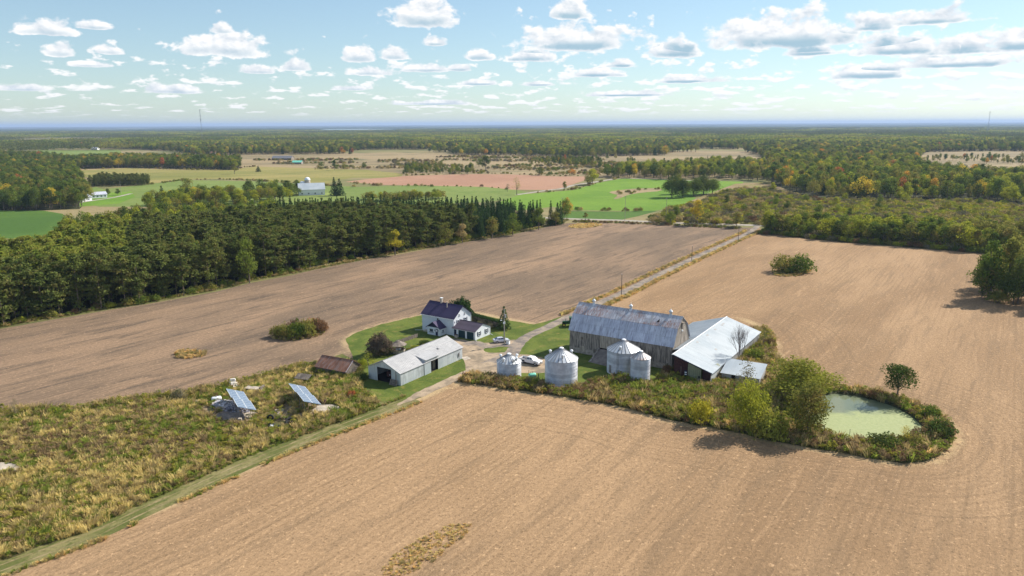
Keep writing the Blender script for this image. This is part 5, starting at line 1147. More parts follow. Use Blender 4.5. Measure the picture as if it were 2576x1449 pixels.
# near gable end: open dark bay, red-brown boards, olive panels over block, open bay
lf = Face(lb, (.5, 0, 0), (0, -1, 0), (-1, 0, 0)); rz = lambda x: hr - (hr - he) / hw * x - .1
def lpan(nm, a, b, z0, m, z1=None, o0=0, o1=.06): mb = MB(); mb.prism([lf.pt(a, z0, o0), lf.pt(b, z0, o0), lf.pt(b, rz(b) if z1 is None else z1, o0), lf.pt(a, rz(a) if z1 is None else z1, o0)], lf.n * o1); return mb.build(nm, m, lb)
lpan('gable_boards', 0, 3.9, 0, M['redbrown'], o0=-1.2); lpan('block_wall', 3.9, 7.2, 0, M['block'], 1.0)
for k in range(7): lpan('wall_panel', 3.9 + k * .47, 3.9 + k * .47 + .44, 1.02, M['olive_panel'], None, 0, .05)
lpan('gable_boards', 7.2, 9.5, 0, M['redbrown'], o0=-.8)
lf.item('window', 6.5, 1.3, 6.9, 1.8, M['dark'], .06, .09); lf.item('window', 3.1, 1.2, 3.7, 2.6, M['navy'], 0, .06)
for z in (1.5, 2.0): lf.item('louvre', 3.15, z, 3.65, z + .25, M['white'], .06, .1)
MB().tube(lf.pt(2.2, 0, 0), lf.pt(2.2, 3.4, 0), .06, n=5).build('post', M['plank'], lb)
MB().slab([(-.02, -hw, he - .02), (-.02, 0, hr - .02), (.05, 0, hr - .02), (.05, -hw, he - .02)], .22).build('fascia', M['navy'], lb)
for x, y in ((35, .9), (28, .9), (21.5, .9), (14, .9), (15, 5.4), (33.5, 1.0)):
    MB().slab([(x, -y - .55, hr - (hr - he) / hw * (y + .55) + .06), (x + 1.0, -y - .55, hr - (hr - he) / hw * (y + .55) + .06), (x + 1.0, -y, hr - (hr - he) / hw * y + .06), (x, -y, hr - (hr - he) / hw * y + .06)], .03).build('skylight', M['block'], lb)
# small outbuilding
ob = empty('small_outbuilding', (49.4, 166.3, 0), R(-30.5), 'small low outbuilding with white metal roof in front of the long barn', 'outbuilding')
L, D = 9.3, 7.1
mb = MB(); mb.poly([(.3, .4, 0), (L - .3, .4, 0), (L - .3, .4, 2.1), (.3, .4, 2.1)]); mb.poly([(.3, D, 0), (.3, .4, 0), (.3, .4, 2.1), (.3, D, 3.5)]); mb.poly([(L - .3, .4, 0), (L - .3, D, 0), (L - .3, D, 3.5), (L - .3, .4, 2.1)]); mb.poly([(.3, D, 0), (.3, D, 3.5), (L - .3, D, 3.5), (L - .3, D, 0)]); mb.build('wall', M['block'], ob)
sheets(ob, 'roof_sheet', (0, 0, 2.1), (L, 0, 0), (0, D + .2, 1.55), 10, M['white_tin'], jit=.004)
of = Face(ob, (0, .4, 0), (1, 0, 0), (0, -1, 0)); of.item('door', 2.6, .05, 3.5, 1.9, M['dark'], 0, .05); of.item('window', 5.2, .9, 6.1, 1.6, M['dark'], 0, .05)

# ---------------------------------------------------------------- grain bins
def grain_bin(c, Rr, h, hp, rings, sect, label, roofm='bin_roof', vents=(), ladder=None, door=None):
    b = empty('grain_bin', (c[0], c[1], 0), 0, label, 'grain bin', 'galvanised grain bins')
    rh = h / rings; n = 56; pr = []
    k = int(rh / .055)
    for i in range(k + 1): pr.append((Rr + .018 * math.cos(i * math.pi), rh * i / k * .985))
    pr[0] = (Rr + .01, 0); pr[-1] = (Rr + .022, rh * .99)
    me = MB().lathe(pr, (0, 0, 0), n).mesh('wall_ring', M['bin_wall'])
    for i in range(rings): link('wall_ring', me, b, loc=(0, 0, i * rh), rot=(0, 0, i * 1.3))
    slp = (hp - h) / (Rr + .12 - .45)
    a = 2 * math.pi / sect; mb = MB(); ro, ri = Rr + .14, .45; zo = h - .04; zi = zo + slp * (ro - ri)
    e = .022
    mb.add([(ro * math.cos(e), ro * math.sin(e), zo), (ro * math.cos(a - e), ro * math.sin(a - e), zo), (ri * math.cos(a - e), ri * math.sin(a - e), zi), (ri * math.cos(e), ri * math.sin(e), zi)], [(0, 1, 2, 3)])
    pm = mb.mesh('roof_panel', M[roofm])
    rb = MB(); wv = .045; rb.add([(ro, -wv, zo), (ro, wv, zo), (ri, wv * .6, zi), (ri, -wv * .6, zi), (ro, -wv, zo + .08), (ro, wv, zo + .08), (ri, wv * .6, zi + .08), (ri, -wv * .6, zi + .08)], [(4, 5, 6, 7), (0, 1, 5, 4), (1, 2, 6, 5), (3, 0, 4, 7)])
    rm = rb.mesh('roof_rib', M['bin_rib'])
    for i in range(sect):
        link('roof_panel', pm, b, rot=(0, 0, i * a)); link('roof_rib', rm, b, rot=(0, 0, i * a))
    MB().lathe([(.52, -.03), (.56, .12), (.42, .26), (.02, .30)], (0, 0, zi), 16).build('cap', M['white'], b)
    for ang, rad in vents:
        t0 = R(ang); x, y = rad * math.cos(t0), rad * math.sin(t0); z = zo + slp * (ro - rad)
        MB().tube((x, y, z - .1), (x, y, z + .55), .24, n=10).build('vent_neck', M['bin_roof'], b)
        MB().lathe([(.02, .34), (.22, .30), (.36, .12), (.36, -.06), (.24, -.16)], (x, y, z + .55), 12).build('vent_hood', M['white'], b)
    if ladder is not None:
        t0 = R(ladder); mb = MB(); u = V3((-math.sin(t0), math.cos(t0), 0)); o_ = V3((math.cos(t0), math.sin(t0), 0)) * (Rr + .14)
        for s_ in (-.2, .2): mb.tube(o_ + u * s_ + V3((0, 0, .3)), o_ + u * s_ + V3((0, 0, h)), .03, n=4)
        for i in range(int(h / .32)): mb.tube(o_ - u * .2 + V3((0, 0, .4 + i * .32)), o_ + u * .2 + V3((0, 0, .4 + i * .32)), .018, n=3)
        # rungs go on up the roof
        for i in range(9):
            rad = ro - (ro - ri) * (i + .5) / 9; p = V3((math.cos(t0), math.sin(t0), 0)) * rad + V3((0, 0, zo + slp * (ro - rad) + .1)); mb.tube(p - u * .25, p + u * .25, .025, n=3)
        mb.build('ladder', M['steel'], b)
    if door is not None:
        t0 = R(door); u = V3((-math.sin(t0), math.cos(t0), 0)); o_ = V3((math.cos(t0), math.sin(t0), 0))
        f = Face(b, o_ * (Rr - .08), u, o_); f.item('door', -.35, .5, .35, 2.4, M['bin_rib'], 0, .16)
    return b
grain_bin((-.8, 170.4), 2.95, 4.0, 5.65, 5, 20, 'short grain bin with four white roof vents, left of the white pickup', vents=[(-65, 2.4), (-10 - 25, 2.2), (40, 2.5), (145, 2.5), (-125, 2.3)])
grain_bin((11.6, 166.1), 3.86, 6.1, 8.4, 8, 24, 'wide corrugated grain bin standing in front of the pickup and the grass', vents=[(35, 3.1), (145, 3.1), (-88, 2.7)], ladder=120)
b3 = grain_bin((27.4, 173.4), 4.0, 5.95, 8.2, 8, 24, 'big grain bin with a ladder, closest to the weathered barn', vents=[(-115, 3.0)], ladder=-118, door=-150)
grain_bin((30.4, 166.5), 2.33, 6.05, 7.4, 7, 18, 'tall narrow grain bin with rust streaks on its conical roof', roofm='bin_rusty')
mb = MB(); mb.tube((-3.3, -2.8, .35), (-1.2, -4.6, .35), .09, n=6); mb.build('auger_tube', M['white'], b3)

# ---------------------------------------------------------------- vehicles
def wheel(root, x, y, r, w_, side):
    wl = MB().lathe([(r * .62, -w_ / 2), (r * .95, -w_ / 2), (r, -w_ * .3), (r, w_ * .3), (r * .95, w_ / 2), (r * .62, w_ / 2)], (0, 0, 0), 20).build('wheel', M['rubber'], root, loc=(x, y, r), rot=(R(90), 0, 0))
    MB().lathe([(.02, w_ * .3), (r * .3, w_ * .38), (r * .55, w_ * .22), (r * .64, w_ * .40)], (0, 0, 0), 12).build('rim', M['chrome'], wl, rot=(0, 0 if side > 0 else R(180), 0))
def quadwin(root, nm, pts, m=None): return MB().slab(pts, .02).build(nm, m or M['glass'], root)
def pickup(loc, rz, label):
    v = empty('pickup_truck', loc, rz, label, 'pickup truck')
    W_ = 1.0
    mb = MB()
    prof = [(2.95, .55), (2.95, 1.02), (2.80, 1.18), (1.55, 1.27), (1.50, 1.30), (-.75, 1.30), (-.75, .5), (2.2, .5)]
    # lower cab and bonnet with wheel arches cut as stations
    st = [(-.74, 1.30), (0.3, 1.30), (1.45, 1.30), (1.62, 1.28), (2.75, 1.16), (2.93, 1.0)]
    for (xa, za), (xb, zb) in zip(st[:-1], st[1:]):
        lo = .95 if 1.45 <= xa < 2.5 and xb <= 2.75 else .48
        mb.add([(xa, -W_, lo), (xb, -W_, lo), (xb, -W_ + .02, zb - .1), (xa, -W_ + .02, za - .1), (xa, -W_ + .14, za), (xb, -W_ + .14, zb), (xb, W_ - .14, zb), (xa, W_ - .14, za), (xa, W_ - .02, za - .1), (xb, W_ - .02, zb - .1), (xb, W_, lo), (xa, W_, lo)],
               [(0, 1, 2, 3), (3, 2, 5, 4), (4, 5, 6, 7), (7, 6, 9, 8), (8, 9, 10, 11)])
    mb.box(-.74, -.9, .4, 2.85, .9, .9); mb.poly([(2.93, -W_, .48), (2.93, W_, .48), (2.93, W_ - .02, .9), (2.93, W_ - .14, 1.0), (2.93, -W_ + .14, 1.0), (2.93, -W_ + .02, .9)])
    mb.box(-.78, -W_ + .05, 1.0, -.70, W_ - .05, 1.3)
    for s_ in (-1, 1):
        mb.box(-2.9, s_ * W_ - (.10 if s_ > 0 else 0), .95, -.76, s_ * W_ + (.10 if s_ < 0 else 0), 1.32)
        for a, b in ((-2.9, -2.32), (-1.28, -.76)): mb.box(a, s_ * W_ - (.10 if s_ > 0 else 0), .5, b, s_ * W_ + (.10 if s_ < 0 else 0), .95)
    mb.box(-2.95, -W_, .5, -2.87, W_, 1.32)
    mb.build('body', M['truck'], v)
    MB().box(-2.86, -.88, .78, -.79, .88, .84).build('bed', M['rubber'], v); MB().box(-2.5, -.85, .84, -1.0, -.5, 1.15).build('toolbox', M['rubber'], v)
    MB().box(-2.7, -.7, .3, 2.6, .7, .48).build('chassis', M['rubber'], v)
    cb = MB(); a = [(-.72, 1.30), (-.62, 1.86), (-.35, 1.92), (.75, 1.90), (1.50, 1.30)]; yo, yi = W_ - .05, W_ - .24
    lowf = lambda x, z: yo - (yo - yi) * (z - 1.3) / .6
    L_ = [(x, -lowf(x, z), z) for x, z in a]; R_ = [(x, lowf(x, z), z) for x, z in a]
    cb.add(L_ + R_, [(0, 4, 3, 2, 1), (5, 6, 7, 8, 9)] + [(i, i + 1, 6 + i, 5 + i) for i in range(4)]); cb.build('cab', M['truck'], v)
    MB().slab([(1.47, -.80, 1.335), (1.47, .80, 1.335), (.83, .66, 1.87), (.83, -.66, 1.87)], -.02).build('windscreen', mat('windscreen', (0.35, 0.37, 0.42), 0.15, 0, .1, spec=.8), v)
    for s_ in (-1, 1):
        for x0, x1, x2, x3 in ((-.62, .10, .10, -.50), (.20, 1.15, .66, .20)):
            y1, y2 = s_ * (lowf(0, 1.36) + .012), s_ * (lowf(0, 1.80) + .012)
            q = [(x0, y1, 1.36), (x1, y1, 1.36), (x2, y2, 1.80), (x3, y2, 1.80)]; MB().add(q, [(0, 1, 2, 3)] if s_ < 0 else [(3, 2, 1, 0)]).build('side_window', M['glass'], v)
        MB().box(1.05, s_ * 1.02 - .12 * (s_ < 0), 1.32, 1.22, s_ * 1.02 + .12 * (s_ > 0) + .02, 1.52).build('mirror', M['truck'], v)
        MB().box(2.90, s_ * .72 - .2, .78, 2.97, s_ * .72 + .2, .98).build('headlight', M['lamp_glass'], v)
        MB().box(-2.98, s_ * .9 - .06, .85, -2.93, s_ * .9 + .06, 1.2).build('tail_light', M['tail'], v)
        for x in (-1.8, 1.95): wheel(v, x, s_ * .86, .42, .28, -s_)
    g_ = MB().box(2.93, -.5, .66, 2.99, .5, 1.0).build('grille', M['chrome'], v)
    for k in range(3): MB().box(2.99, -.46, .70 + k * .10, 3.01, .46, .73 + k * .10).build('bar', M['rubber'], g_)
    MB().box(2.90, -.98, .42, 3.08, .98, .60).build('bumper', M['chrome'], v); MB().box(-3.08, -.95, .45, -2.95, .95, .62).build('bumper', M['chrome'], v)
    return v
wa, wb = G(1315.7, 914), G(1345.4, 920.3)
x_, y_ = (wa.x + wb.x) / 2 + .86 * math.sin(R(34.3)) , (wa.y + wb.y) / 2 + .86 * math.cos(R(34.3))
pickup((x_, y_, .075), R(-34.3), 'white crew cab pickup truck parked behind the corrugated grain bins')
def sedan(loc, rz, label):
    v = empty('sedan_car', loc, rz, label, 'car'); W_ = .9; mb = MB()
    st = [(-2.3, .55, .80), (-2.2, .35, .98), (-1.75, .35, 1.03), (-1.74, .62, 1.03), (-1.0, .62, .98), (-.99, .28, .98), (.95, .28, .95), (.96, .60, .95), (1.72, .60, .84), (1.73, .30, .84), (2.15, .32, .72), (2.3, .42, .60)]
    rings = []
    for x, lo, hi in st:
        w0 = W_ * (1 - .10 * max(0, abs(x) - 1.7) / .6)
        rings.append([(x, -w0, lo), (x, -w0 - .02, (lo + hi) / 2 + .05), (x, -w0 + .10, hi), (x, w0 - .10, hi), (x, w0 + .02, (lo + hi) / 2 + .05), (x, w0, lo)])
    vs = [p for q in rings for p in q]; fs = [(i * 6 + j, (i + 1) * 6 + j, (i + 1) * 6 + (j + 1) % 6, i * 6 + (j + 1) % 6) for i in range(len(rings) - 1) for j in range(6)]
    fs += [(5, 4, 3, 2, 1, 0), tuple((len(rings) - 1) * 6 + k for k in range(6))]
    mb.add(vs, fs); mb.build('body', M['silver'], v)
    a = [(-1.85, 1.0), (-1.05, 1.40), (-.2, 1.47), (.45, 1.42), (1.25, .93)]
    wf = lambda z: .80 - .22 * (z - .95) / .5
    cb = MB(); L_ = [(x, -wf(z), z) for x, z in a]; R_ = [(x, wf(z), z) for x, z in a]; cb.add(L_ + R_, [(0, 4, 3, 2, 1), (5, 6, 7, 8, 9)] + [(i, i + 1, 6 + i, 5 + i) for i in range(4)]); cb.build('cabin', M['silver'], v)
    MB().slab([(1.20, -.72, .98), (1.20, .72, .98), (.52, .58, 1.40), (.52, -.58, 1.40)], -.02).build('windscreen', M['glass'], v)
    MB().slab([(-1.76, .72, 1.06), (-1.76, -.72, 1.06), (-1.12, -.60, 1.39), (-1.12, .60, 1.39)], -.02).build('rear_window', M['glass'], v)
    for s_ in (-1, 1):
        for q in (((-1.35, 1.08), (-.30, 1.06), (-.30, 1.38), (-1.0, 1.33)), ((-.22, 1.06), (.90, 1.02), (.38, 1.35), (-.22, 1.38))):
            MB().add([(x, s_ * (wf(z) + .012), z) for x, z in q], [(0, 1, 2, 3)] if s_ < 0 else [(3, 2, 1, 0)]).build('side_window', M['glass'], v)
        for x in (-1.37, 1.33): wheel(v, x, s_ * .80, .33, .22, -s_)
        MB().box(-2.30, s_ * .68 - .16, .74, -2.22, s_ * .68 + .16, .88).build('tail_light', M['tail'], v); MB().box(2.20, s_ * .62 - .18, .56, 2.28, s_ * .62 + .18, .68).build('headlight', M['lamp_glass'], v)
    return v
a = G(1248.5, 863.5); b = G(1272, 858)
sedan(((a.x + b.x) / 2 + .0, (a.y + b.y) / 2 - 0.2, .082), R(16), 'silver sedan parked at the foot of the yard utility pole')
# tractor half hidden by the barn
p = G(1424, 822); tr = empty('farm_tractor', (p.x + 1.2, p.y + .5, .08), R(175), 'green farm tractor with yellow wheels parked behind the barn corner', 'tractor')
MB().prism([(.2, -.35, .85), (2.3, -.35, .85), (2.35, -.35, 1.25), (2.1, -.35, 1.5), (.2, -.35, 1.65)], (0, .7, 0)).build('hood', M['tractor_green'], tr); MB().box(-1.6, -.35, .7, 2.2, .35, .95).build('chassis', M['tractor_green'], tr)
cb = MB(); cb.box(-1.45, -.75, 1.05, .25, .75, 1.5); cb.box(-1.5, -.8, 2.65, .3, .8, 2.85)
for x in (-1.4, .15):
    for y in (-.7, .62): cb.box(x, y, 1.5, x + .08, y + .08, 2.65)
cb.build('cab', M['tractor_green'], tr); MB().box(-1.33, -.64, 1.5, .14, .64, 2.64).build('cab_glass', M['glass'], tr)
for s_ in (-1, 1):
    MB().slab([(-1.9, s_ * 1.0 - .25, 1.5), (-.3, s_ * 1.0 - .25, 1.5), (-.3, s_ * 1.0 + .25, 1.5), (-1.9, s_ * 1.0 + .25, 1.5)], .08).build('fender', M['tractor_green'], tr)
    for x, rr_, w_ in ((-1.1, .85, .5), (1.8, .58, .34)):
        wl = MB().lathe([(rr_ * .55, -w_ / 2), (rr_ * .92, -w_ / 2), (rr_, -w_ * .25), (rr_, w_ * .25), (rr_ * .92, w_ / 2), (rr_ * .55, w_ / 2)], (0, 0, 0), 18).build('wheel', M['rubber'], tr, loc=(x, s_ * .95, rr_), rot=(R(90), 0, 0))
        MB().lathe([(.02, -w_ * .2), (rr_ * .56, -w_ * .35), (rr_ * .56, w_ * .35), (.02, w_ * .2)], (0, 0, 0), 14).build('rim', M['tractor_yellow'], wl)
MB().tube((1.3, 0, 1.5), (1.3, 0, 2.3), .06).build('exhaust', M['rubber'], tr)
# mint fuel tank
p = G(1339, 955); tk = empty('fuel_tank', (p.x, p.y, .07), R(20), 'mint green cylindrical fuel tank on legs between two grain bins', 'tank')
MB().lathe([(.01, -.95), (.35, -.93), (.55, -.80), (.6, -.6), (.6, .6), (.55, .80), (.35, .93), (.01, .95)], (0, 0, 0), 18).build('drum', M['mint'], tk, loc=(0, 0, 1.0), rot=(0, R(90), 0), smooth=True)
for x in (-.6, .6):
    for y in (-.35, .35): MB().tube((x, y, 0), (x, y * .9, .62), .05, n=4).build('leg', M['tractor_green'], tk)
for x in (-.4, .1): MB().tube((x, 0, 1.55), (x, 0, 2.0), .05, n=5).build('valve', M['tractor_green'], tk)
t_ = tag(MB().tube((p.x + 1.5, p.y + .2, 0), (p.x + 1.5, p.y + .2, 1.5), .12, n=6).build('steel_bollard', M['tractor_green']), 'dark green upright post right of the mint fuel tank', 'post')
t_ = tag(MB().tube((p.x - .8, p.y + 1.0, 0), (p.x - .8, p.y + 1.0, 2.1), .05, n=5).build('thin_post', M['darkpole']), 'thin dark upright pipe behind the mint fuel tank', 'post')

# ---------------------------------------------------------------- gazebo, garden and yard pole
p = G(1002, 886); gz_ = empty('garden_gazebo', (p.x, p.y, 0), R(10), 'weathered octagonal wooden gazebo in the garden beside the dark bush', 'gazebo')
n = 8; rr_ = 1.95
for i in range(n):
    a0 = i * 2 * math.pi / n; a1 = (i + 1) * 2 * math.pi / n
    A = V3((math.cos(a0) * rr_, math.sin(a0) * rr_, 0)); B = V3((math.cos(a1) * rr_, math.sin(a1) * rr_, 0))
    MB().tube(A, A + V3((0, 0, 2.35)), .06, n=5).build('post', M['plank'], gz_)
    Z = V3((0, 0, 1)); MB().slab([A + Z * .05, B + Z * .05, B + Z * .95, A + Z * .95], .05).build('railing', M['board_tan'], gz_)
    MB().slab([A * 1.25 + Z * 2.2, B * 1.25 + Z * 2.2, B * .32 + Z * 3.05, A * .32 + Z * 3.05], .05).build('roof_panel', M['plank'], gz_)
    MB().slab([A * .36 + Z * 3.1, B * .36 + Z * 3.1, B * .02 + Z * 3.5, A * .02 + Z * 3.5], .05).build('upper_roof', M['plank'], gz_)
MB().lathe([(rr_, 0), (rr_, .12), (0.01, .12)], (0, 0, 0), 8).build('deck', M['plank'], gz_)
t_ = empty('round_table', (p.x, p.y, .12), 0, 'round white table inside the gazebo', 'table'); MB().lathe([(.01, .72), (.7, .72), (.7, .77), (.01, .77)], (0, 0, 0), 18).build('tabletop', M['white'], t_); MB().tube((0, 0, 0), (0, 0, .72), .06).build('leg', M['white'], t_)
A = G(995, 868); B = G(1052, 848)
fn = empty('plank_fence', (A.x, A.y, 0), math.atan2(B.y - A.y, B.x - A.x), 'low weathered plank fence between the lawn and the garden', 'fence'); Lf = (B - A).length
for k in range(int(Lf / .42)): MB().box(k * .42, -.03, 0, k * .42 + .36, .03, 1.15 + .12 * math.sin(k * 2.1)).build('plank', M['plank'], fn)
gb = GP([(1022, 880), (1060, 866), (1112, 852), (1128, 858), (1092, 876), (1050, 893), (1026, 896)])
M['garden'] = grass_mat('garden', (0.060, 0.075, 0.022), (0.130, 0.135, 0.030), (0.080, 0.060, 0.035), 0.5)
sheet('garden_bed', gb, .082, M['garden'])

def util_pole(bx, by, ty, label, m='darkpole', cross=False, group=None, r=.15):
    b = G(bx, by); hh = height_at(b, ty); e = empty('utility_pole', (b.x, b.y, 0), R(10), label, 'utility pole', group)
    MB().tube((0, 0, -.1), (0, 0, hh), r, r * .65, 7).build('pole', M[m], e)
    if cross: MB().box(-.9, -.05, hh - .7, .9, .05, hh - .55).build('crossarm', M[m], e)
    MB().tube((0, 0, hh), (0, 0, hh + .2), .06, n=5).build('insulator', M['white'], e)
    e['h'] = hh; return e, hh
yp, yh = util_pole(1269, 868, 780, 'tall pale yard utility pole with grey transformer beside the silver sedan', 'pole', r=.17)
MB().tube((.32, -.05, yh - 2.2), (.32, -.05, yh - 1.3), .22, n=10).build('transformer', M['bin_wall'], yp)
MB().tube((0, 0, yh - 3.0), (-.9, -.1, yh - 2.8), .04, n=5).build('lamp_arm', M['steel'], yp); MB().lathe([(.04, .2), (.20, .1), (.22, -.05)], (-.95, -.1, yh - 2.9), 8).build('lamp_head', M['white'], yp)
MB().box(-.35, -.30, yh - 3.9, .25, -.12, yh - 3.3).build('junction_box', M['white'], yp); MB().tube((-.17, -.1, 0), (-.17, -.1, yh - 3.8), .045, n=5).build('conduit', M['steel'], yp)
p = G(1278, 866); t_ = empty('utility_cabinet', (p.x, p.y, .08), R(-25), 'white utility cabinet standing at the foot of the yard pole', 'cabinet')
MB().box(-.45, -.4, 0, .45, .4, 1.0).build('body', M['white'], t_); MB().box(-.5, -.45, 1.0, .5, .45, 1.08).build('lid', M['steel'], t_)
PG = 'utility poles along the farm driveway'
poles = [util_pole(1563, 748, 690, 'dark utility pole beside the driveway nearest the barn', group=PG), util_pole(1740, 655, 619, 'dark utility pole half way along the driveway', group=PG), util_pole(1857, 608, 574, 'dark utility pole where the driveway nears the road', group=PG)]
RGp = 'utility poles along the gravel road'
rp = [util_pole(1414, 553, 497, 'roadside pole beside the orange topped tree', 'pole', True, RGp), util_pole(1572, 555, 493, 'roadside pole in front of the bright clover field', 'pole', True, RGp), util_pole(1675, 558, 497, 'roadside pole at the corner of the clover field', 'pole', True, RGp)]
fp_ = [util_pole(1780, 512, 474, 'distant pole beside the dark maple clump', 'pole', False, 'far poles across the fields'), util_pole(305, 489, 455, 'distant pole at the lane of the long white house', 'pole', False, 'far poles across the fields'), util_pole(194, 482, 446, 'distant pole standing before the left woods', 'pole', False, 'far poles across the fields')]
def wire(a, b, label, sag=.8):
    p0 = V3((a[0].location.x, a[0].location.y, a[1] + .1)); p1 = V3((b[0].location.x, b[0].location.y, b[1] + .1)); mb = MB(); q = p0
    for i in range(1, 13):
        t = i / 12; c_ = p0.lerp(p1, t) - V3((0, 0, sag * 4 * t * (1 - t))); mb.tube(q, c_, .022, n=3, cap=False); q = c_
    tag(mb.build('power_line', M['wire']), label, 'power line', 'power lines')
wire((yp, yh), poles[0], 'thin wire from the yard pole to the first driveway pole', 1.6); wire(poles[0], poles[1], 'thin wire between the first two driveway poles', 1.2); wire(poles[1], poles[2], 'thin wire between the last two driveway poles', 1.2)
wire(rp[0], rp[1], 'thin wire over the road left of the clover field'); wire(rp[1], rp[2], 'thin wire over the road by the clover field corner')

# ---------------------------------------------------------------- solar arrays and the dump round them
def solar(P0, ang, Lg, label, seed):
    s_ = empty('solar_array', (P0[0], P0[1], 0), ang, label, 'solar array', 'tilted solar arrays'); Ws, zh, zl = 3.9, 3.45, 2.0; slope = V3((0, Ws * .93, zl - zh)); rows = 10; st = Lg / rows
    mb = MB(); u = V3((st * .975, 0, 0)); v = slope * .49
    mb.slab([V3((0, 0, 0)), u, u + v, v], .05); me = mb.mesh('solar_module', M['module'])
    fm = MB(); w_ = .10; nn = u.cross(v).normalized() * .012
    for q in ((V3((0, 0, 0)), u, u + v.normalized() * w_, v.normalized() * w_), (v - v.normalized() * w_, u + v - v.normalized() * w_, u + v, v), (V3((0, 0, 0)), u.normalized() * w_, v + u.normalized() * w_, v)): fm.slab([x + nn for x in q], .01)
    fme = fm.mesh('module_frame', M['module_frame'])
    for r_ in range(rows):
        off = slope * (.07 if r_ >= 5 else 0)
        for c_ in range(2):
            o_ = link('solar_module', me, s_, loc=V3((r_ * st, 0, zh)) + slope * (.5 * c_) + off, rot=(random.uniform(-.004, .004), random.uniform(-.004, .004), 0)); link('module_frame', fme, o_)
    for k in range(6):
        x = .8 + k * (Lg - 1.6) / 5
        for t in (.15, .85):
            p_ = V3((x, 0, zh)) + slope * t; MB().tube((p_.x, p_.y, 0), (p_.x, p_.y, p_.z - .15), .05, n=5).build('leg', M['steel'], s_)
        MB().tube(V3((x, 0, zh - .16)) + slope * .03, V3((x, 0, zh - .16)) + slope * .97, .05, n=4).build('rafter', M['steel'], s_)
        if k < 5: MB().tube((x, slope.y * .85, .2), (x + (Lg - 1.6) / 5, slope.y * .85, 1.9), .025, n=4).build('brace', M['steel'], s_)
    for t in (.25, .75): MB().tube(V3((.1, 0, zh - .08)) + slope * t, V3((Lg - .1, 0, zh - .08)) + slope * t, .05, n=4).build('rail', M['steel'], s_)
    return s_
solar((-63.1, 153.4), R(-60), 12.4, 'left solar array on a steel frame beside the rubble heap', 1)
solar((-50.3, 156.6), R(-60.5), 12.6, 'right solar array on a steel frame above the pale slab', 2)
def pad(name, pts, m, label, th=.22):
    q = smooth_poly(GP(pts), 1); mb = MB(); mb.prism([(x, y, .0) for x, y in q], (0, 0, th)); o_ = mb.build(name, m); tag(o_, label, 'slab'); return o_
pad('concrete_slab', [(782, 1036), (800, 1022), (822, 1018), (858, 1024), (850, 1034), (800, 1042)], M['concrete'], 'pale broken concrete slab at the foot of the right solar array')
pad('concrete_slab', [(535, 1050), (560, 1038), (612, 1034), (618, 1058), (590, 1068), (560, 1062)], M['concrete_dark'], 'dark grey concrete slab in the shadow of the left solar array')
pad('concrete_slab', [(612, 1042), (640, 1036), (656, 1042), (640, 1052), (618, 1052)], M['concrete'], 'small pale slab between the two solar arrays')
pad('concrete_slab', [(690, 1030), (715, 1028), (712, 1040), (695, 1040)], M['concrete'], 'small pale slab left of the right solar array')
pad('concrete_slab', [(530, 1012), (565, 1008), (575, 1016), (540, 1020)], M['concrete'], 'thin pale slab behind the left solar array')
pad('concrete_slab', [(-60, 1172), (20, 1168), (64, 1180), (40, 1192), (-60, 1190)], M['concrete'], 'pale concrete slab lying in the weeds at the left edge', .5)
def rubble(name, cx, cy, rx, ry, n, m, label, seed, s0=.15, s1=.5, hz=1.0):
    r = random.Random(seed); mb = MB(); c = G(cx, cy); k = mpp(c)
    for _ in range(n):
        a = r.uniform(0, 6.28); q = r.random() ** .6; x = c.x + math.cos(a) * q * rx * k; y = c.y + math.sin(a) * q * ry * k * 2.6; s = r.uniform(s0, s1); z = (1 - q) * hz * r.random()
        R3 = Matrix.Rotation(r.uniform(0, 6), 3, 'Z') @ Matrix.Rotation(r.uniform(-.6, .6), 3, 'X'); d = (s, s * r.uniform(.5, 1), s * r.uniform(.25, .7))
        b = len(mb.v); mb.box(-d[0] / 2, -d[1] / 2, -.05, d[0] / 2, d[1] / 2, d[2]); mb.v[b:] = [tuple(R3 @ V3(p) + V3((x, y, z))) for p in mb.v[b:]]
    o_ = mb.build(name, m); o_['kind'] = 'stuff'; o_['label'] = label; return o_
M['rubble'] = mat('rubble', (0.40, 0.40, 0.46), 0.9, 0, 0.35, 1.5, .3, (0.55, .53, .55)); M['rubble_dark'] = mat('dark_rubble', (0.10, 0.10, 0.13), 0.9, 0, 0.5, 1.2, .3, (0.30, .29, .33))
rubble('rubble_pile', 560, 1018, 30, 10, 320, M['rubble'], 'heap of pale rubble left of the solar array', 1)
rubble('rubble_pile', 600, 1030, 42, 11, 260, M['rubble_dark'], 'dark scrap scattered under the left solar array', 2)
rubble('rubble_pile', 587, 975, 14, 5, 46, mat('white_bags', (.68, .64, .60), .8, 0, .1, 2), 'heap of white bags behind the left solar array', 3, .6, 1.3, 2.0)
rubble('rubble_pile', 662, 1058, 14, 4, 40, M['concrete'], 'broken concrete beside the old tyres', 4, .2, .6, .3)
rubble('scrap_timber', 700, 1052, 20, 5, 20, M['plank'], 'loose grey timber by the tyres', 5, .3, 1.2, .3)
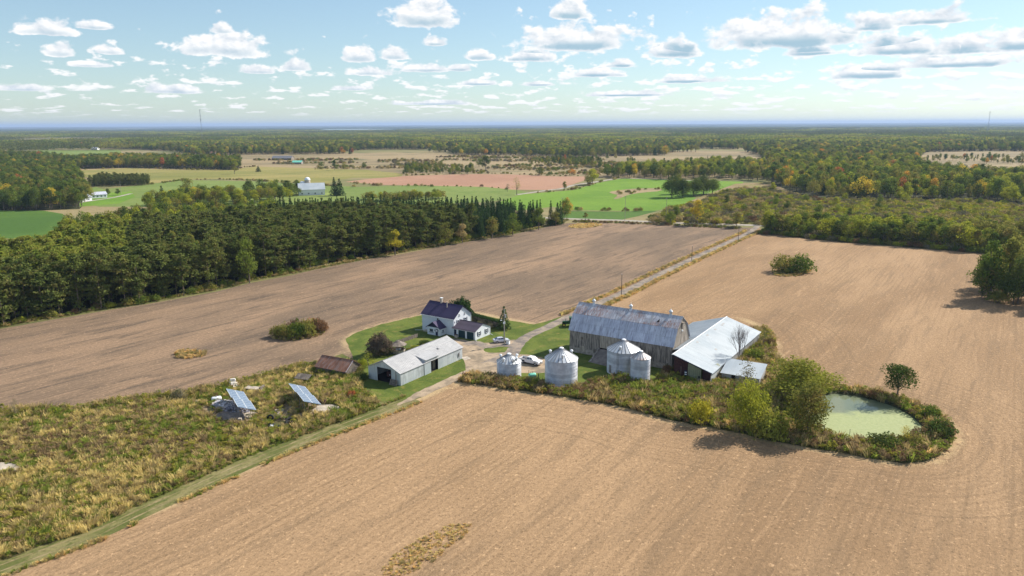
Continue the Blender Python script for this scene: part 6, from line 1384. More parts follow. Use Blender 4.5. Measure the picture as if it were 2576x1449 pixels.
def tyre(bx, by, r_, w_, tilt, label, rim=False):
    p = G(bx, by); e = empty('old_tyre', (p.x, p.y, r_ if tilt > 60 else w_ / 2 + .05), random.uniform(0, 1), label, 'tyre', 'old tyres dumped by the solar arrays')
    t_ = MB().lathe([(r_ * .5, -w_ * .35), (r_ * .75, -w_ / 2), (r_ * .95, -w_ * .45), (r_, 0), (r_ * .95, w_ * .45), (r_ * .75, w_ / 2), (r_ * .5, w_ * .35)], (0, 0, 0), 20).build('tread', M['rubber'], e, rot=(R(tilt), 0, 0), smooth=True)
    if rim: MB().lathe([(.02, 0.05), (r_ * .2, .1), (r_ * .32, .02), (r_ * .5, w_ * .30), (r_ * .5, -w_ * .3)], (0, 0, 0), 16).build('rim', M['white'], t_)
tyre(684, 1076, .85, .5, 35, 'big tractor tyre with a white rim lying in the weeds', True); tyre(681, 1060, .75, .45, 80, 'black tyre standing upright behind the white rimmed one')
tyre(704, 1076, .5, .3, 30, 'small dark tyre right of the white rimmed one'); tyre(713, 1078, .45, .28, 20, 'smallest dark tyre at the edge of the weeds'); tyre(728, 1068, .85, .5, 10, 'flat black tyre nearest the right solar array'); tyre(728, 1061, .8, .45, 8, 'black tyre lying behind the flat one')
tyre(830, 1038, .55, .2, 15, 'thin pale ringed tyre on the right slab', False)
p = G(545, 1008); t_ = empty('white_tank', (p.x, p.y, .5), R(25), 'white cylindrical tank lying behind the left solar array', 'tank'); MB().lathe([(.01, -1.1), (.4, -1.0), (.5, -.8), (.5, .8), (.4, 1.0), (.01, 1.1)], (0, 0, 0), 16).build('drum', M['white'], t_, rot=(0, R(90), 0), smooth=True); MB().tube((0, 0, .45), (0, 0, .65), .15, n=8).build('cap', M['steel'], t_)
for bx, by, s, lb_ in ((604, 1066, (.7, .6, 1.2), 'upright pale concrete block near the left array'), (611, 1075, (.9, .7, .6), 'squat white block in the weeds below the left array')):
    p = G(bx, by); t_ = MB().prism([(p.x - s[0] / 2, p.y - s[1] / 2, 0), (p.x + s[0] / 2, p.y - s[1] / 2 + .1, 0), (p.x + s[0] / 2 - .05, p.y + s[1] / 2, 0), (p.x - s[0] / 2, p.y + s[1] / 2, 0)], (.05, .03, s[2])).build('concrete_block', M['concrete']); tag(t_, lb_, 'block')
for bx in (1007 - 1007 + 805, 818): 
    p = G(bx, 1016); t_ = MB().tube((p.x, p.y, 0), (p.x + .1, p.y, .9), .35, .3, 8).build('oil_drum', M['redbrown']); tag(t_, ('left' if bx < 810 else 'right') + ' one of two dark rusty drums behind the pale slab', 'drum', 'rusty drums')
p = G(590, 982); t_ = empty('scrap_trailer', (p.x + 5, p.y - 1, 0), R(-15), 'old flat wooden trailer behind the left solar array', 'trailer'); MB().box(-2.2, -.9, .8, 2.2, .9, 1.0).build('deck', M['board_tan'], t_)
for x in (-1.3, 1.3): MB().lathe([(.02, -.12), (.4, -.12), (.4, .12), (.02, .12)], (0, 0, 0), 14).build('wheel', M['rubber'], t_, loc=(x, -.95, .4), rot=(R(90), 0, 0))
MB().box(1.9, -.9, 1.0, 2.2, .9, 1.6).build('end_board', M['plank'], t_)

# ---------------------------------------------------------------- distant buildings and masts
def far_house(name, ax, ay, bx, by, depth, h, hp, wm, rm, label, cat, nwin=3, n=1):
    A = G(ax, ay); B = G(bx, by); e = empty(name, (A.x, A.y, 0), math.atan2(B.y - A.y, B.x - A.x), label, cat); L = (B - A).length
    gable_shell(MB(), L, depth, h, hp - .1).build('wall', wm, e)
    ov = .4; mb = MB(); sl = (hp - h) / (depth / 2)
    mb.slab([(-ov, -ov, h - sl * ov + .1), (L + ov, -ov, h - sl * ov + .1), (L + ov, depth / 2, hp + .1), (-ov, depth / 2, hp + .1)], .15); mb.slab([(L + ov, depth + ov, h - sl * ov + .1), (-ov, depth + ov, h - sl * ov + .1), (-ov, depth / 2, hp + .1), (L + ov, depth / 2, hp + .1)], .15); mb.build('roof', rm, e)
    f = Face(e, (0, 0, 0), (1, 0, 0), (0, -1, 0)); 
    for k in range(nwin): x = L * (k + .5) / nwin; w_ = f.item('window', x - .7, 1.0, x + .7, 2.2, M['white'], 0, .06); f.item('pane', x - .6, 1.1, x + .6, 2.1, M['glass'], .06, .08, w_)
    return e, L
DR = M['house_roof']; WR = M['white_tin']
e, L = far_house('bungalow', 222, 500, 270, 497, 9, 3.0, 5.0, M['white'], M['barn_roof_lo'], 'long white bungalow at the edge of the left woods', 'house', 5)
far_house('bungalow_garage', 199, 508, 232, 505, 9, 3.2, 5.2, M['white'], M['barn_roof_lo'], 'white garage with grey roof at the left end of the bungalow', 'garage', 2)
far_house('dairy_barn', 752, 492, 818, 490, 16, 5.0, 10.0, M['white'], WR, 'white dairy barn roof showing above the plantation beside two silos', 'barn', 4)
for x, ty, w_, lb_ in ((763, 456, 16, 'short domed silo left of the taller one by the dairy barn'), (775.5, 446, 14, 'tall domed silo behind the dairy barn')):
    b = G(x, 488); hh = height_at(b, ty); rr_ = w_ * mpp(b) / 2; e = empty('tower_silo', (b.x, b.y, 0), 0, lb_, 'silo'); MB().lathe([(rr_, 0), (rr_, hh - rr_ * .9)], (0, 0, 0), 24).build('shaft', M['concrete'], e); MB().lathe([(rr_ * 1.03 * math.cos(k * .2618), rr_ * .95 * math.sin(k * .2618)) for k in range(7)], (0, 0, hh - rr_ * .9), 24).build('dome', M['white'], e, smooth=True)
    for k in range(5): MB().lathe([(rr_ + .02, 0), (rr_ + .08, .1), (rr_ + .02, .2)], (0, 0, hh * .15 * (k + 1)), 24).build('hoop', M['steel'], e)
far_house('long_grey_barn', 684, 403, 733, 403, 14, 3.5, 7.5, M['board'], M['bin_rib'], 'long dark roofed barn beyond the golden field', 'barn', 5)
far_house('green_roofed_shed', 735, 413, 758, 413, 9, 3, 5.5, M['board'], M['mint'], 'low green roofed shed behind a hedge beyond the golden field', 'shed', 1)
far_house('distant_house', 229, 377, 245, 377, 10, 4, 7, M['white'], M['barn_roof_lo'], 'tiny white house across the far left hayfield', 'house', 2)
far_house('pink_roofed_house', 527, 391, 541, 391, 10, 4.5, 8, M['concrete'], M['red_soil'], 'tiny pink roofed house at the forest edge', 'house', 2)
far_house('grey_house', 1908, 440, 1921, 441, 8, 5.5, 8.5, M['block'], DR, 'grey house half hidden among trees right of the clover field', 'house', 2)
far_house('dark_cabin', 2018, 448, 2040, 449, 8, 3.5, 6, M['board'], DR, 'dark cabin among the bare trees at right', 'cabin', 2)
far_house('white_house', 700, 487, 712, 487, 7, 4.5, 7, M['white'], WR, 'small white house glimpsed left of the dairy barn', 'house', 2)
for i, x in enumerate((676, 683, 690, 697)):
    p = G(x, 487 + i % 2); t_ = MB().lathe([(.01, -.75), (.7, -.7), (.8, -.5), (.8, .5), (.7, .7), (.01, .75)], (0, 0, 0), 12).build('wrapped_bale', M['white'], loc=(p.x, p.y, .8), rot=(0, R(90), i), smooth=True); tag(t_, 'white wrapped hay bale beside the dairy barn', 'hay bale', 'white wrapped bales')
def mast(x, ty, dist, label, arms):
    dv = fw * FPX + rt2 * (x - CX) + up2 * (CY - ty); k = dist / dv.y; top = V3((0, 0, CAMH)) + dv * k; hh = top.z; e = empty('radio_mast', (top.x, top.y, 0), .3, label, 'radio mast', 'radio masts on the horizon')
    s_ = 1.3; mb = MB()
    P_ = [V3((s_ * math.cos(a), s_ * math.sin(a), 0)) for a in (0, 2.09, 4.19)]
    for q in P_: mb.tube(q, q * .6 + V3((0, 0, hh)), .28, n=4)
    k = 0; z = 0
    while z < hh - 4:
        a_, b_ = P_[k % 3], P_[(k + 1) % 3]; mb.tube(a_ * (1 - .4 * z / hh) + V3((0, 0, z)), b_ * (1 - .4 * (z + 4) / hh) + V3((0, 0, z + 4)), .14, n=3, cap=False); z += 2; k += 1
    mb.build('lattice', M['steel'], e)
    for z in arms:
        for a in (0, 2.1, 4.2): MB().box(-.5, -.5, -1.6, .5, .5, 1.6).build('antenna', M['steel'], e, loc=(2.2 * math.cos(a), 2.2 * math.sin(a), hh * z))
mast(502, 275, 2900, 'tall thin radio mast on the left horizon', (.98, .80, .70, .66)); mast(2491, 281, 3600, 'tall thin radio mast on the right horizon', (.98,))

# ================================================================ named trees and shrubs
GT = 'trees round the pond and the barns'
plantpx('hero', 2010, 1006, 900, 176, 'oliveg', 'widest yellow topped tree standing behind the pond trees', GT, var=0)
plantpx('hero', 2030, 1098, 962, 124, 'olive', 'big olive green tree at the left shore of the pond', GT, var=1)
plantpx('hero', 1884, 1085, 950, 98, 'ygreen', 'tall yellow green tree below the small outbuilding', GT, var=2)
plantpx('thin', 1876, 1000, 905, 66, 'grey', 'thin half bare tree in front of the white outbuilding roof', GT, var=0)
plantpx('dense_shrub', 1759, 1062, 992, 66, 'goldbot', 'yellow leaved bush at the lower edge of the farm weeds', GT)
plantpx('dense_shrub', 1936, 1102, 1024, 92, 'oliveg', 'yellow green bush between the two big pond trees', GT)
plantpx('vase', 2256, 1007, 914, 84, 'dark', 'lone vase shaped tree standing on the bank of the pond', GT)
plantpx('dense_shrub', 2340, 1056, 1016, 50, 'green', 'dark green bush at the far right end of the pond', GT)
plantpx('dense_shrub', 2364, 1102, 1050, 66, 'dark', 'large dark bush at the right end of the pond', GT)
plantpx('dense_shrub', 2221, 1126, 1086, 76, 'dark', 'low dark bush on the near shore of the pond', GT)
plantpx('thin', 2276, 1118, 1070, 34, 'gold', 'small yellow tree on the near shore of the pond', GT, var=1)
plantpx('dense_shrub', 2194, 1002, 978, 34, 'brown', 'brown leaved bush on the far bank of the pond', GT)
plantpx('shrub', 2300, 1124, 1092, 50, 'olive', 'grey green shrub beside the small yellow tree', GT)
plantpx('thin', 1920, 876, 822, 32, 'dark', 'narrow green tree at the far corner of the long barn', GT, var=0)
plantpx('dense_shrub', 1938, 872, 848, 30, 'brown', 'dark shrub behind the long barn corner', GT)
plantpx('dense_shrub', 1900, 908, 874, 44, 'green', 'green shrub below the eave of the long barn', GT)
plantpx('dense_shrub', 1880, 898, 876, 30, 'ygreen', 'pale shrub close under the long barn eave', GT)
plantpx('thin', 1803, 950, 914, 22, 'goldbot', 'slender young tree in the gap between long barn and outbuilding', GT, var=1)
plantpx('dense_shrub', 1678, 940, 914, 26, 'brown', 'dark bush at the right foot of the gambrel barn', GT)
plantpx('dense_shrub', 1700, 948, 930, 24, 'olive', 'small olive bush beside the open bay of the long barn', GT)
plantpx('dense_shrub', 1600, 962, 944, 26, 'brown', 'dark bush between the two right hand grain bins', GT)
HG = 'trees and bushes round the farmhouse'
plantpx('cedar', 957, 892, 835, 60, 'plum', 'big round dark bush on the lawn beside the gazebo', HG, name='shrub', cat='shrub')
plantpx('thin', 930, 938, 886, 40, 'ygreen', 'bright yellow green sapling between the rusty shed and the white shed', HG, var=0)
plantpx('dense_shrub', 912, 925, 898, 30, 'ygreen', 'yellow green bush against the rusty shed gable', HG)
plantpx('spruce', 1268, 828, 769, 34, 'spruce', 'single dark spruce behind the yard utility pole', HG, var=1)
b = G(1161, 806); plant('cedar', b.x, b.y, height_at(b, 744), 54 * mpp(b), 'spruce', 'round topped dark cedar behind the farmhouse', HG, name='cedar_tree', cat='cedar')
b = G(1150, 806); 
for k in range(2): pass
A = G(1188, 806); B = G(1260, 826); hd = empty('clipped_hedge', (A.x, A.y, 0), math.atan2(B.y - A.y, B.x - A.x), 'long dark clipped hedge running from the farmhouse to the spruce', 'hedge')
r = np.random.default_rng(5); Lh = (B - A).length; n = 3800; c = np.c_[r.uniform(0, Lh, n), r.uniform(-.9, .9, n), np.where(r.random(n) < .6, r.uniform(1.9, 2.4, n), r.uniform(.1, 2.3, n))]; d = np.c_[np.zeros(n), c[:, 1], np.where(c[:, 2] > 1.9, 1.5, .2)]
link('foliage', mesh_from_quads('hedge', leaves(c, d, .32, r), F['spruce']), hd); MB().box(.3, -.5, 0, Lh - .3, .5, 1.7).build('stems', M['bark'], hd)
for x, y, ty, lb_ in ((1188, 812, 800, 'tan rounded bush beside the house end of the hedge'), (1206, 822, 806, 'grey rounded bush in the middle before the hedge'), (1234, 826, 810, 'grey rounded bush at the garage end before the hedge')): plantpx('dense_shrub', x, y, ty, 16, 'grey', lb_, HG)
for i, (x, y, ty, w_, pl, lb_) in enumerate(((1068, 866, 853, 26, 'dark', 'low dark bush in the garden in front of the porch'), (1082, 868, 858, 20, 'spruce', 'low clipped bush beside the garden path'), (1028, 884, 874, 22, 'olive', 'small bush right of the gazebo'), (1046, 878, 868, 26, 'ygreen', 'yellow leafy clump in the garden bed'), (1072, 874, 864, 26, 'goldbot', 'golden clump at the far end of the garden bed'), (1056, 888, 878, 28, 'dark', 'dark low clump behind the white shed ridge'))): plantpx('dense_shrub', x, y, ty, w_, pl, lb_, HG)
# vines and brush on and by the rusty shed
for x, y, ty, w_, pl in ((800, 934, 916, 26, 'olive'), (818, 940, 920, 34, 'ygreen'), (842, 946, 926, 34, 'green'), (866, 952, 932, 30, 'olive'), (893, 930, 906, 26, 'brown'), (902, 938, 916, 28, 'olive'), (795, 924, 908, 18, 'grey'), (880, 950, 936, 24, 'green'), (905, 950, 930, 26, 'dark'), (918, 955, 936, 20, 'dark')):
    plantpx('dense_shrub', x, y, ty, w_, pl, 'leafy brush climbing round the old rusty roofed shed', 'brush round the rusty roofed shed')
# field island left
IG = 'bushes of the island in the left field'
for x, y, ty, w_, pl, lb_ in ((700, 847, 815, 42, 'olive', 'olive bush at the left end of the field island'), (722, 850, 808, 46, 'olive', 'olive bush second from the left in the field island'), (748, 850, 802, 50, 'green', 'green brown bush in the middle of the field island'), (772, 846, 798, 48, 'olive', 'olive brown bush right of the middle of the field island'), (800, 838, 798, 44, 'brown', 'brown bush at the right end of the field island'), (790, 832, 797, 44, 'red', 'reddish bush at the back of the field island'), (745, 838, 800, 46, 'brown', 'brown bush at the back of the field island'), (815, 832, 806, 24, 'brown', 'low brown bush at the right tip of the field island')):
    plantpx('dense_shrub', x, y, ty, w_, pl, lb_, IG)
plantpx('dense_shrub', 1968, 684, 637, 54, 'olive', 'brownish bush tree on the left of the island in the right field', 'bush trees of the island in the right field', var=0)
plantpx('dense_shrub', 2014, 684, 635, 64, 'green', 'green bush tree on the right of the island in the right field', 'bush trees of the island in the right field', var=1)
plantpx('dense_shrub', 1990, 688, 664, 50, 'dark', 'dark low bush at the foot of the right field island', 'bush trees of the island in the right field')
# right edge
EG = 'tall trees of the thicket at the right edge'
plantpx('oval', 2486, 750, 604, 66, 'green', 'tall green poplar at the left of the right edge thicket', EG, var=0)
plantpx('hero', 2470, 748, 650, 50, 'dark', 'low dark tree at the left foot of the right edge thicket', EG, var=2)
plantpx('oval', 2530, 752, 598, 60, 'olive', 'tall pale olive tree at the right edge of the photograph', EG, var=1)
plantpx('hero', 2560, 764, 640, 80, 'dark', 'dark spreading tree cut by the right edge of the frame', EG, var=0)
plantpx('dense_shrub', 2510, 760, 726, 50, 'olive', 'brush at the foot of the right edge thicket', EG)
# roadside and middle distance
RG = 'trees standing alone near the road'
plantpx('broad', 1754, 566, 502, 46, 'gold', 'golden maple standing alone beside the road', RG, var=0)
plantpx('broad', 1687, 565, 531, 28, 'green', 'small green tree left of the golden maple', RG, var=1)
plantpx('broad', 1853, 573, 532, 40, 'olive', 'dull olive tree beside the road right of the golden maple', RG, var=2)
plantpx('broad', 1421, 556, 498, 34, 'green', 'tree with an orange top at the corner of the plantation', RG, var=3)
plantpx('broad', 1426, 553, 496, 24, 'orange', 'orange leaved tree behind the plantation corner', RG, var=1)
plantpx('broad', 1473, 553, 534, 18, 'olive', 'small olive tree by the road right of the plantation', RG, var=4)
plantpx('thin', 1300, 490, 444, 26, 'tan', 'sparse tan tree with a bare trunk by the red field', RG, var=0)
plantpx('thin', 1277, 482, 462, 14, 'grey', 'small bare tree at the corner of the red field', RG, var=1)
plantpx('broad', 1490, 464, 424, 40, 'ygreen', 'yellow green tree at the bend of the side road', RG, var=0)
plantpx('broad', 1478, 466, 440, 30, 'olive', 'olive bush tree at the bend of the side road', RG, var=1)
plantpx('oval', 1420, 478, 456, 15, 'olive', 'small tree beside the side road and the red field', RG, var=0)
plantpx('broad', 1357, 441, 421, 24, 'dark', 'dark tree at the top edge of the bare red field', RG, var=3)
plantpx('broad', 1438, 441, 424, 20, 'orange', 'small orange tree at the top edge of the bare red field', RG, var=1)
MG = 'maples of the dark clump in the clover field'
for x, y, ty, w_, pl, lb_ in ((1690, 497, 440, 56, 'dark', 'large dark maple at the left of the clump'), (1718, 497, 450, 50, 'dark', 'dark maple second from the left of the clump'), (1745, 493, 446, 50, 'dark', 'rounded dark maple in the middle of the clump'), (1770, 490, 438, 60, 'dark', 'tallest dark maple right of the middle of the clump'), (1792, 488, 448, 42, 'green', 'dark green maple at the right end of the clump'), (1704, 488, 434, 30, 'olive', 'olive tree top behind the dark maple clump')): plantpx('hero', x, y, ty, w_, pl, lb_, MG)
SGp = 'scattered trees of the far fields'
for kd, x, y, ty, w_, pl, lb_ in (('broad', 474, 500, 448, 48, 'olive', 'round grey green tree beside the pale hayfield'), ('spruce', 409, 505, 466, 22, 'spruce', 'small dark spruce left of the round hayfield tree'), ('spruce', 842, 492, 444, 24, 'spruce', 'thin spruce right of the dairy barn'), ('spruce', 855, 492, 448, 28, 'spruce', 'thinning spruce furthest right of the dairy barn'),
        ('broad', 655, 492, 449, 34, 'dark', 'dark tree left of the dairy barn'), ('broad', 628, 490, 452, 34, 'dark', 'dark tree further left of the dairy barn'), ('pine', 722, 492, 454, 26, 'pine', 'dark pine close to the dairy barn'), ('broad', 842, 428, 402, 18, 'dark', 'dark tree in the marsh above the golden field'), ('broad', 864, 426, 407, 14, 'olive', 'small olive tree in the marsh above the golden field'),
        ('broad', 916, 426, 408, 15, 'green', 'small green tree in the marsh right of the golden field'), ('broad', 808, 421, 406, 18, 'green', 'round tree at the back of the golden field'), ('spruce', 650, 432, 416, 14, 'spruce', 'tiny dark spruce in the golden field'), ('broad', 1222, 428, 390, 32, 'dark', 'large dark tree in the middle of the marsh'), ('broad', 1205, 420, 398, 22, 'green', 'green tree left of the large marsh tree'),
        ('spruce', 1578, 430, 397, 11, 'spruce', 'narrow dark spruce above the tree belt'), ('spruce', 1590, 426, 394, 11, 'spruce', 'narrow dark spruce standing behind another in the belt'), ('broad', 590, 438, 410, 24, 'olive', 'tree on the stony knoll in the golden field'), ('broad', 272, 494, 473, 15, 'dark', 'small dark tree at the right end of the bungalow'), ('broad', 297, 491, 474, 16, 'dark', 'round dark tree right of the bungalow lane'),
        ('broad', 1022, 440, 420, 14, 'dark', 'dark tree at the right tip of the golden field')): plantpx(kd, x, y, ty, w_, pl, lb_, SGp)
for x, y, ty, w_ in ((1062 + 24, 470, 463, 10), (1744 - 960 + 724, 0, 0, 0)):
    if y: plantpx('shrub', x, y, ty, w_, 'dark', 'dark shrub at the foot of the bare red field', SGp)
# plantation edge highlights
PG2 = 'leafy trees on the field side of the plantation'
for x, y, ty, w_, pl, lb_ in ((628, 712, 596, 58, 'green', 'tall bright green tree at the field side of the plantation'), (994, 642, 578, 58, 'goldbot', 'golden round tree at the field side of the plantation'), (1163, 612, 562, 48, 'tan', 'pale yellowish tree near the far end of the plantation'), (1120, 618, 558, 40, 'olive', 'olive tree near the far end of the plantation'), (1355, 578, 522, 54, 'green', 'wide green tree near the road end of the plantation'), (1290, 592, 535, 46, 'green', 'green tree before the dark spruces'), (1238, 600, 545, 52, 'olive', 'broad olive tree before the dark spruces'), (1398, 568, 530, 34, 'olive', 'low olive tree at the road end of the plantation')):
    plantpx('broad', x, y, ty, w_, pl, lb_, PG2)
# small trees and bushes along the top of the rough
LG = 'bushes along the top edge of the rough ground'
plantpx('thin', 40, 1052, 1002, 26, 'grey', 'half bare sapling at the left end of the rough ground', LG, var=0)
plantpx('shrub', 136, 1044, 1024, 30, 'ygreen', 'yellow green bush near the sapling', LG); plantpx('dense_shrub', 450, 1008, 975, 36, 'grey', 'grey twiggy bush before the left field', LG)
plantpx('thin', 508, 1002, 965, 14, 'brown', 'thin reddish sapling before the left field', LG, var=1); plantpx('dense_shrub', 540, 1004, 984, 22, 'brown', 'small brown bush left of the white tank', LG)
plantpx('dense_shrub', 884, 1000, 978, 24, 'red', 'reddish brown bush at the tip of the lawn', LG)
# dead tree
p = G(1860, 925); hh = height_at(p, 811)
dt = empty('bare_tree', (p.x, p.y, 0), 0, 'large leafless tree with grey branches before the long barn roof', 'tree'); mb = MB(); rr_ = random.Random(4)
for dx, dy in ((-.22, .05), (.22, -.05), (.03, .12), (-.06, -.1)):
    limb(mb, V3((dx * .6, dy * .6, -.1)), V3((dx * .75, dy * .8, 1)).normalized(), hh * .27, .17, 6, rr_, .30, 5, .76)
zmax = max(v[2] for v in mb.v); xmax = max(math.hypot(v[0], v[1]) for v in mb.v); mb.v = [(v[0] * 4.3 / xmax, v[1] * 4.3 / xmax, v[2] * hh / zmax) for v in mb.v]; mb.build('branches', mat('grey_bark', (.17, .145, .14), .9, 0, .2, 3), dt)

# ================================================================ weeds and grass
TW = []; WR_ = {}
def add_w(key, kind, pals, seeds):
    a = len(TW)
    for pl in pals:
        for s_ in seeds: TW.append(mesh_from_quads('tuft', tuft(s_, kind)[0], F[pl]))
    WR_[key] = (a, len(TW))
add_w('straw', 'grass', ['straw'], (1, 2, 3)); add_w('tan', 'grass', ['tan'], (4, 5, 6)); add_w('amber', 'grass', ['amber'], (7, 8)); add_w('green', 'bush', ['wgreen'], (1, 2, 3)); add_w('rod', 'bush', ['rod'], (4, 5, 6)); add_w('brown', 'bush', ['wbrown'], (7, 8, 9)); add_w('olive', 'bush', ['olive'], (10, 11)); add_w('gg', 'grass', ['wgreen'], (9, 10)); add_w('dark', 'bush', ['brown'], (12, 13))
WEEDS = library('weeds', TW)
def weeds(name, Q, probs, label, size=(.6, 1.3), seed=1, hz=1.0):
    r = np.random.default_rng(seed); n = len(Q)
    if n == 0: return
    keys = list(probs); Pm = np.stack([np.broadcast_to(probs[k], n) for k in keys], 1).astype(float); Pm = np.maximum(Pm, 0); Pm /= Pm.sum(1)[:, None]; cum = Pm.cumsum(1)
    k = (r.random(n)[:, None] > cum).sum(1).clip(0, len(keys) - 1); lo = np.array([WR_[q][0] for q in keys]); hi = np.array([WR_[q][1] for q in keys]); ix = lo[k] + (r.random(n) * (hi[k] - lo[k])).astype(int)
    s = r.uniform(*size, n); z = s * r.uniform(.7, 1.25, n) * hz
    scatter(name, np.c_[Q, np.full(n, .05)], r.uniform(0, 6.28, n), np.c_[s, s, z], ix, WEEDS, label)
def excl(Q, polys):
    for p_ in polys: Q = Q[~inpoly(Q[:, 0], Q[:, 1], p_)]
    return Q
shedp = [at(sh, *q) for q in ((-.3, -.5), (Wd + .3, -.5), (Wd + .3, Ln), (-.3, Ln))]; rsp = [at(rs, *q) for q in ((.3, .3), (9.2, .3), (9.2, 5.1), (.3, 5.1))]
slabs = [GP([(782, 1036), (800, 1022), (822, 1018), (858, 1024), (850, 1034), (800, 1042)]), GP([(535, 1050), (560, 1038), (612, 1034), (618, 1058), (590, 1068), (560, 1062)]), GP([(-60, 1172), (20, 1168), (60, 1180), (40, 1192), (-60, 1190)]), GP([(545, 1022), (585, 1012), (620, 1022), (650, 1040), (600, 1046), (560, 1036)]), GP([(690, 1058), (676, 1082), (740, 1080), (735, 1058)]), GP([(535, 1012), (548, 1012), (562, 1030), (540, 1032)])]
Q = jitter_in(GP(WEEDL), .62, .5, 61); Q = excl(Q, [shedp, rsp] + slabs)
for q_ in BARE: kk_ = inpoly(Q[:, 0], Q[:, 1], GP(q_)) & (rng.random(len(Q)) < .72); Q = Q[~kk_]
qx, qy = pix(Q)
g = vnoise(Q[:, 0], Q[:, 1], .10, 3); g2 = vnoise(Q[:, 0], Q[:, 1], .22, 8); g3 = vnoise(Q[:, 0], Q[:, 1], .15, 15)
bz = np.exp(-((qx - 230) / 260) ** 2 - ((qy - 1125 + .05 * qx) / 48) ** 2); sz = np.exp(-((qx - 250) / 260) ** 2 - ((qy - 1275) / 75) ** 2)
pr = dict(brown=.10 + 2.4 * bz * (g > .35) + .3 * (g2 < .35), straw=.26 + 2.4 * sz * (g3 > .42) + .8 * (g3 > .58), tan=.45 + .3 * sz, green=.18 + 1.4 * (g2 > .60), rod=.14 + .9 * (g3 < .36), olive=.2 + .6 * (g > .6), gg=.12 + .6 * (g2 > .56), dark=.02 + .22 * bz)
far_ = (qy < 1010); kp = rng.random(len(Q)) < np.where(far_, .8, .97); weeds('tall_weeds', Q[kp], {k_: v_[kp] for k_, v_ in pr.items()}, 'tangled autumn weeds and dry grass covering the rough ground at left', (.62, 1.35), 62, .95)
pondx = [(cx_ + (p_[0] - cx_) * 1.03, cy_ + (p_[1] - cy_) * 1.05) for p_ in pond]
lbp = [at(lb, *q) for q in ((0, -hw), (Ll, -hw), (Ll, 2), (0, 2))]; obp = [at(ob, *q) for q in ((0, 0.1), (9.3, .1), (9.3, 7), (0, 7))]
STW = [p_ for p_ in STRIP]
Q = jitter_in(GP(STW), .62, .5, 63); Q = excl(Q, [pondx, lbp, obp]); qx, qy = pix(Q); 
for bx_, r0 in (((-.8, 170.4), 3.1), ((11.6, 166.1), 4.0), ((27.4, 173.4), 4.1), ((30.4, 166.5), 2.5)): k_ = np.hypot(Q[:, 0] - bx_[0], Q[:, 1] - bx_[1]) > r0; Q = Q[k_]; qx = qx[k_]; qy = qy[k_]
g = vnoise(Q[:, 0], Q[:, 1], .12, 23); g2 = vnoise(Q[:, 0], Q[:, 1], .25, 28); gz_z = np.exp(-((qx - 1700) / 90) ** 2 - ((qy - 980) / 28) ** 2); up_e = (qx > 1940) & (qy < 900)
rt_e = ((qx > 2330) & (qy > 1110)).astype(float)
pr = dict(brown=.30 + .8 * (g2 < .4) + .8 * ((qx > 2060) & (qy > 1000)), rod=.35 + .8 * (g > .55), green=.2 + 2.2 * gz_z + .9 * (g2 > .62) + 2.5 * rt_e, olive=.35, tan=.40 + .5 * (qy < 960), amber=.04 + 1.6 * (qx < 1185), dark=.18 + .4 * (g < .35), gg=.1 + 1.0 * gz_z)
weeds('tall_weeds', Q, pr, 'tall goldenrod and weeds in a band from the grain bins round the pond', (.75, 1.55), 64, 1.1)
# dry grass spots
def spot(pts, sp, probs, label, size, seed, hz=.8, dens=1.0):
    Q = jitter_in(smooth_poly(GP(pts), 1), sp, .5, seed); Q = Q[np.random.default_rng(seed).random(len(Q)) < dens]; weeds('dry_grass', Q, probs, label, size, seed, hz)
spot([(436, 890), (460, 880), (500, 883), (526, 892), (500, 901), (450, 905)], .8, dict(amber=.7, tan=.5, olive=.2), 'small patch of dry grass alone in the left field', (.6, 1.1), 71, .7)
spot([(945, 1449), (985, 1400), (1040, 1365), (1120, 1325), (1185, 1315), (1180, 1345), (1130, 1375), (1080, 1425), (1010, 1452)], .42, dict(amber=.7, straw=.7, tan=.4, olive=.1), 'long patch of dry amber grass in the near field', (.22, .5), 72, .5, .6)
spot([(680, 852), (720, 862), (790, 852), (826, 836), (800, 826), (740, 834), (690, 840)], .9, dict(olive=.5, brown=.6, tan=.4), 'weeds under the bushes of the left field island', (.7, 1.2), 73)
spot([(1935, 692), (1990, 698), (2044, 686), (2040, 676), (1960, 676)], 1.0, dict(green=.7, tan=.5, amber=.4), 'grass round the bushes of the right field island', (.7, 1.2), 74, .6)
spot([(1160, 958), (1165, 945), (1195, 940), (1215, 945), (1205, 958), (1180, 966)], .55, dict(amber=1, tan=.3), 'orange dry grass where the track meets the weeds', (.7, 1.2), 75)
spot([(1425, 571), (1450, 564), (1500, 561), (1520, 566), (1490, 573), (1450, 575)], 1.6, dict(amber=.6, straw=.5, tan=.4), 'knoll of pale dry grass by the road', (.8, 1.3), 76, .6)
spot([(1945, 835), (1952, 862), (1945, 905), (1925, 925), (1915, 910), (1932, 880), (1935, 850), (1915, 822)], .8, dict(amber=1, tan=.5), 'dry orange grass round the back of the long barn', (.6, 1.1), 77, .7)
for ln_, sd_, w_ in (([(p_[0] - 2.9, p_[1] + 1.7) for p_ in dl[4:50]], 78, 1.5), ([(p_[0] + 3.1, p_[1] - 1.9) for p_ in dl[4:46]], 79, 1.9)):
    Q = jitter_in(strip(ln_, w_), .75, .5, sd_); weeds('dry_grass', Q, dict(amber=.6, straw=.3, tan=.6, olive=.3, green=.1), 'dry grass along the side of the farm driveway', (.6, 1.2), sd_, .8)
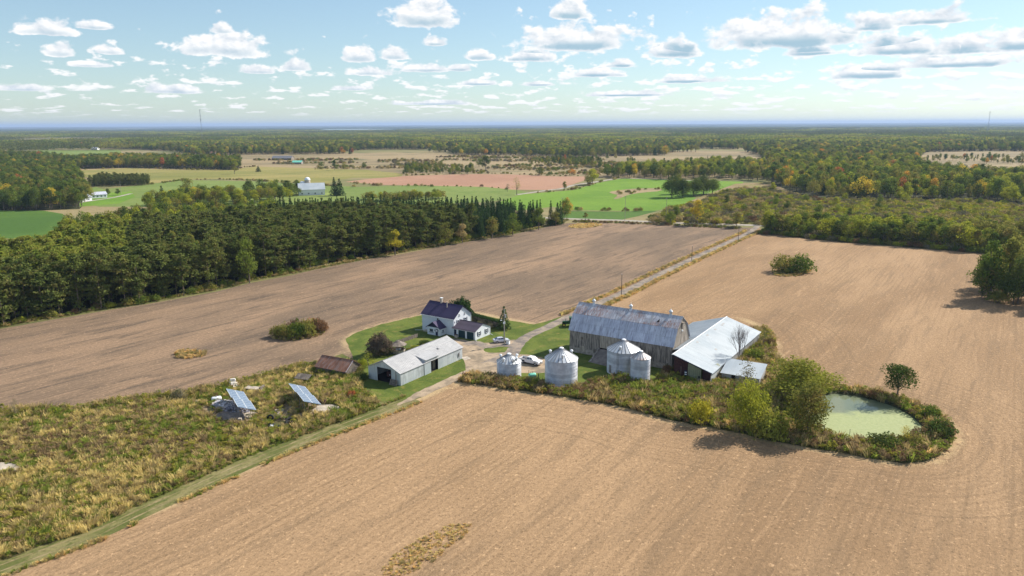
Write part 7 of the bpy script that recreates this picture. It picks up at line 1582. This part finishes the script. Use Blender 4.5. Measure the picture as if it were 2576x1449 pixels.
ve = [(p_[0] + .75 * 2.7, p_[1] - .66 * 2.7) for p_ in verge_line]
Q = jitter_in(strip(ve, .9), .45, .5, 80); Q = Q[vnoise(Q[:, 0], Q[:, 1], .15, 6) > .35]; weeds('dry_grass', Q, dict(amber=.5, straw=.5, tan=.5, gg=.4), 'thin line of dry grass between the track and the near field', (.35, .7), 80, .7)
Q = jitter_in(strip([(p_[0] - .75 * 2.5, p_[1] + .66 * 2.5) for p_ in verge_line], .8), .5, .5, 82); weeds('dry_grass', Q, dict(green=.5, tan=.5, gg=.5, olive=.3), 'grass along the weedy side of the track', (.4, .8), 82, .7)
me_ = interp(GP([(-150, 858)] + FENCE_EDGE), 5); Q = jitter_in(strip(me_, 2.6), 1.0, .5, 81); weeds('dry_grass', Q, dict(green=.4, tan=.7, olive=.6, brown=.3), 'weedy margin between the plantation and the left field', (.7, 1.3), 81, .8)
ll = [tuple(q) for q in GP([(-250, 1052), (0, 1041), (150, 1038), (233, 1029), (383, 1006), (467, 997), (611, 966), (694, 945), (757, 928), (792, 920)])]
Q = jitter_in(strip(interp(ll, 5), 2.2), .6, .5, 83); weeds('tall_weeds', Q, dict(tan=.6, olive=.5, green=.4, rod=.3), 'taller weeds along the top of the rough ground', (.8, 1.6), 83, 1.1)
# fence posts by the pond
for i, (x, y) in enumerate(((2072, 1098), (2136, 1106), (2196, 1116))):
    p = G(x, y); t_ = MB().tube((p.x, p.y, 0), (p.x, p.y, 2.2), .05, n=5).build('fence_post', M['darkpole']); tag(t_, ('left', 'middle', 'right')[i] + ' one of three thin posts on the near shore of the pond', 'post', 'thin posts on the near shore of the pond')

# ---------------------------------------------------------------- the air
m, t = newmat('haze'); v = t.n('ShaderNodeVolumePrincipled', {'Color': (0.48, 0.64, 0.94, 1), 'Density': 5.5e-5, 'Anisotropy': 0.1})
o = t.n('ShaderNodeOutputMaterial'); t.links.new(v.outputs[0], o.inputs['Volume'])
h = MB(); h.box(-48000, -48000, -33, 48000, 48000, 150); hz = h.build('haze', m); hz['kind'] = 'stuff'
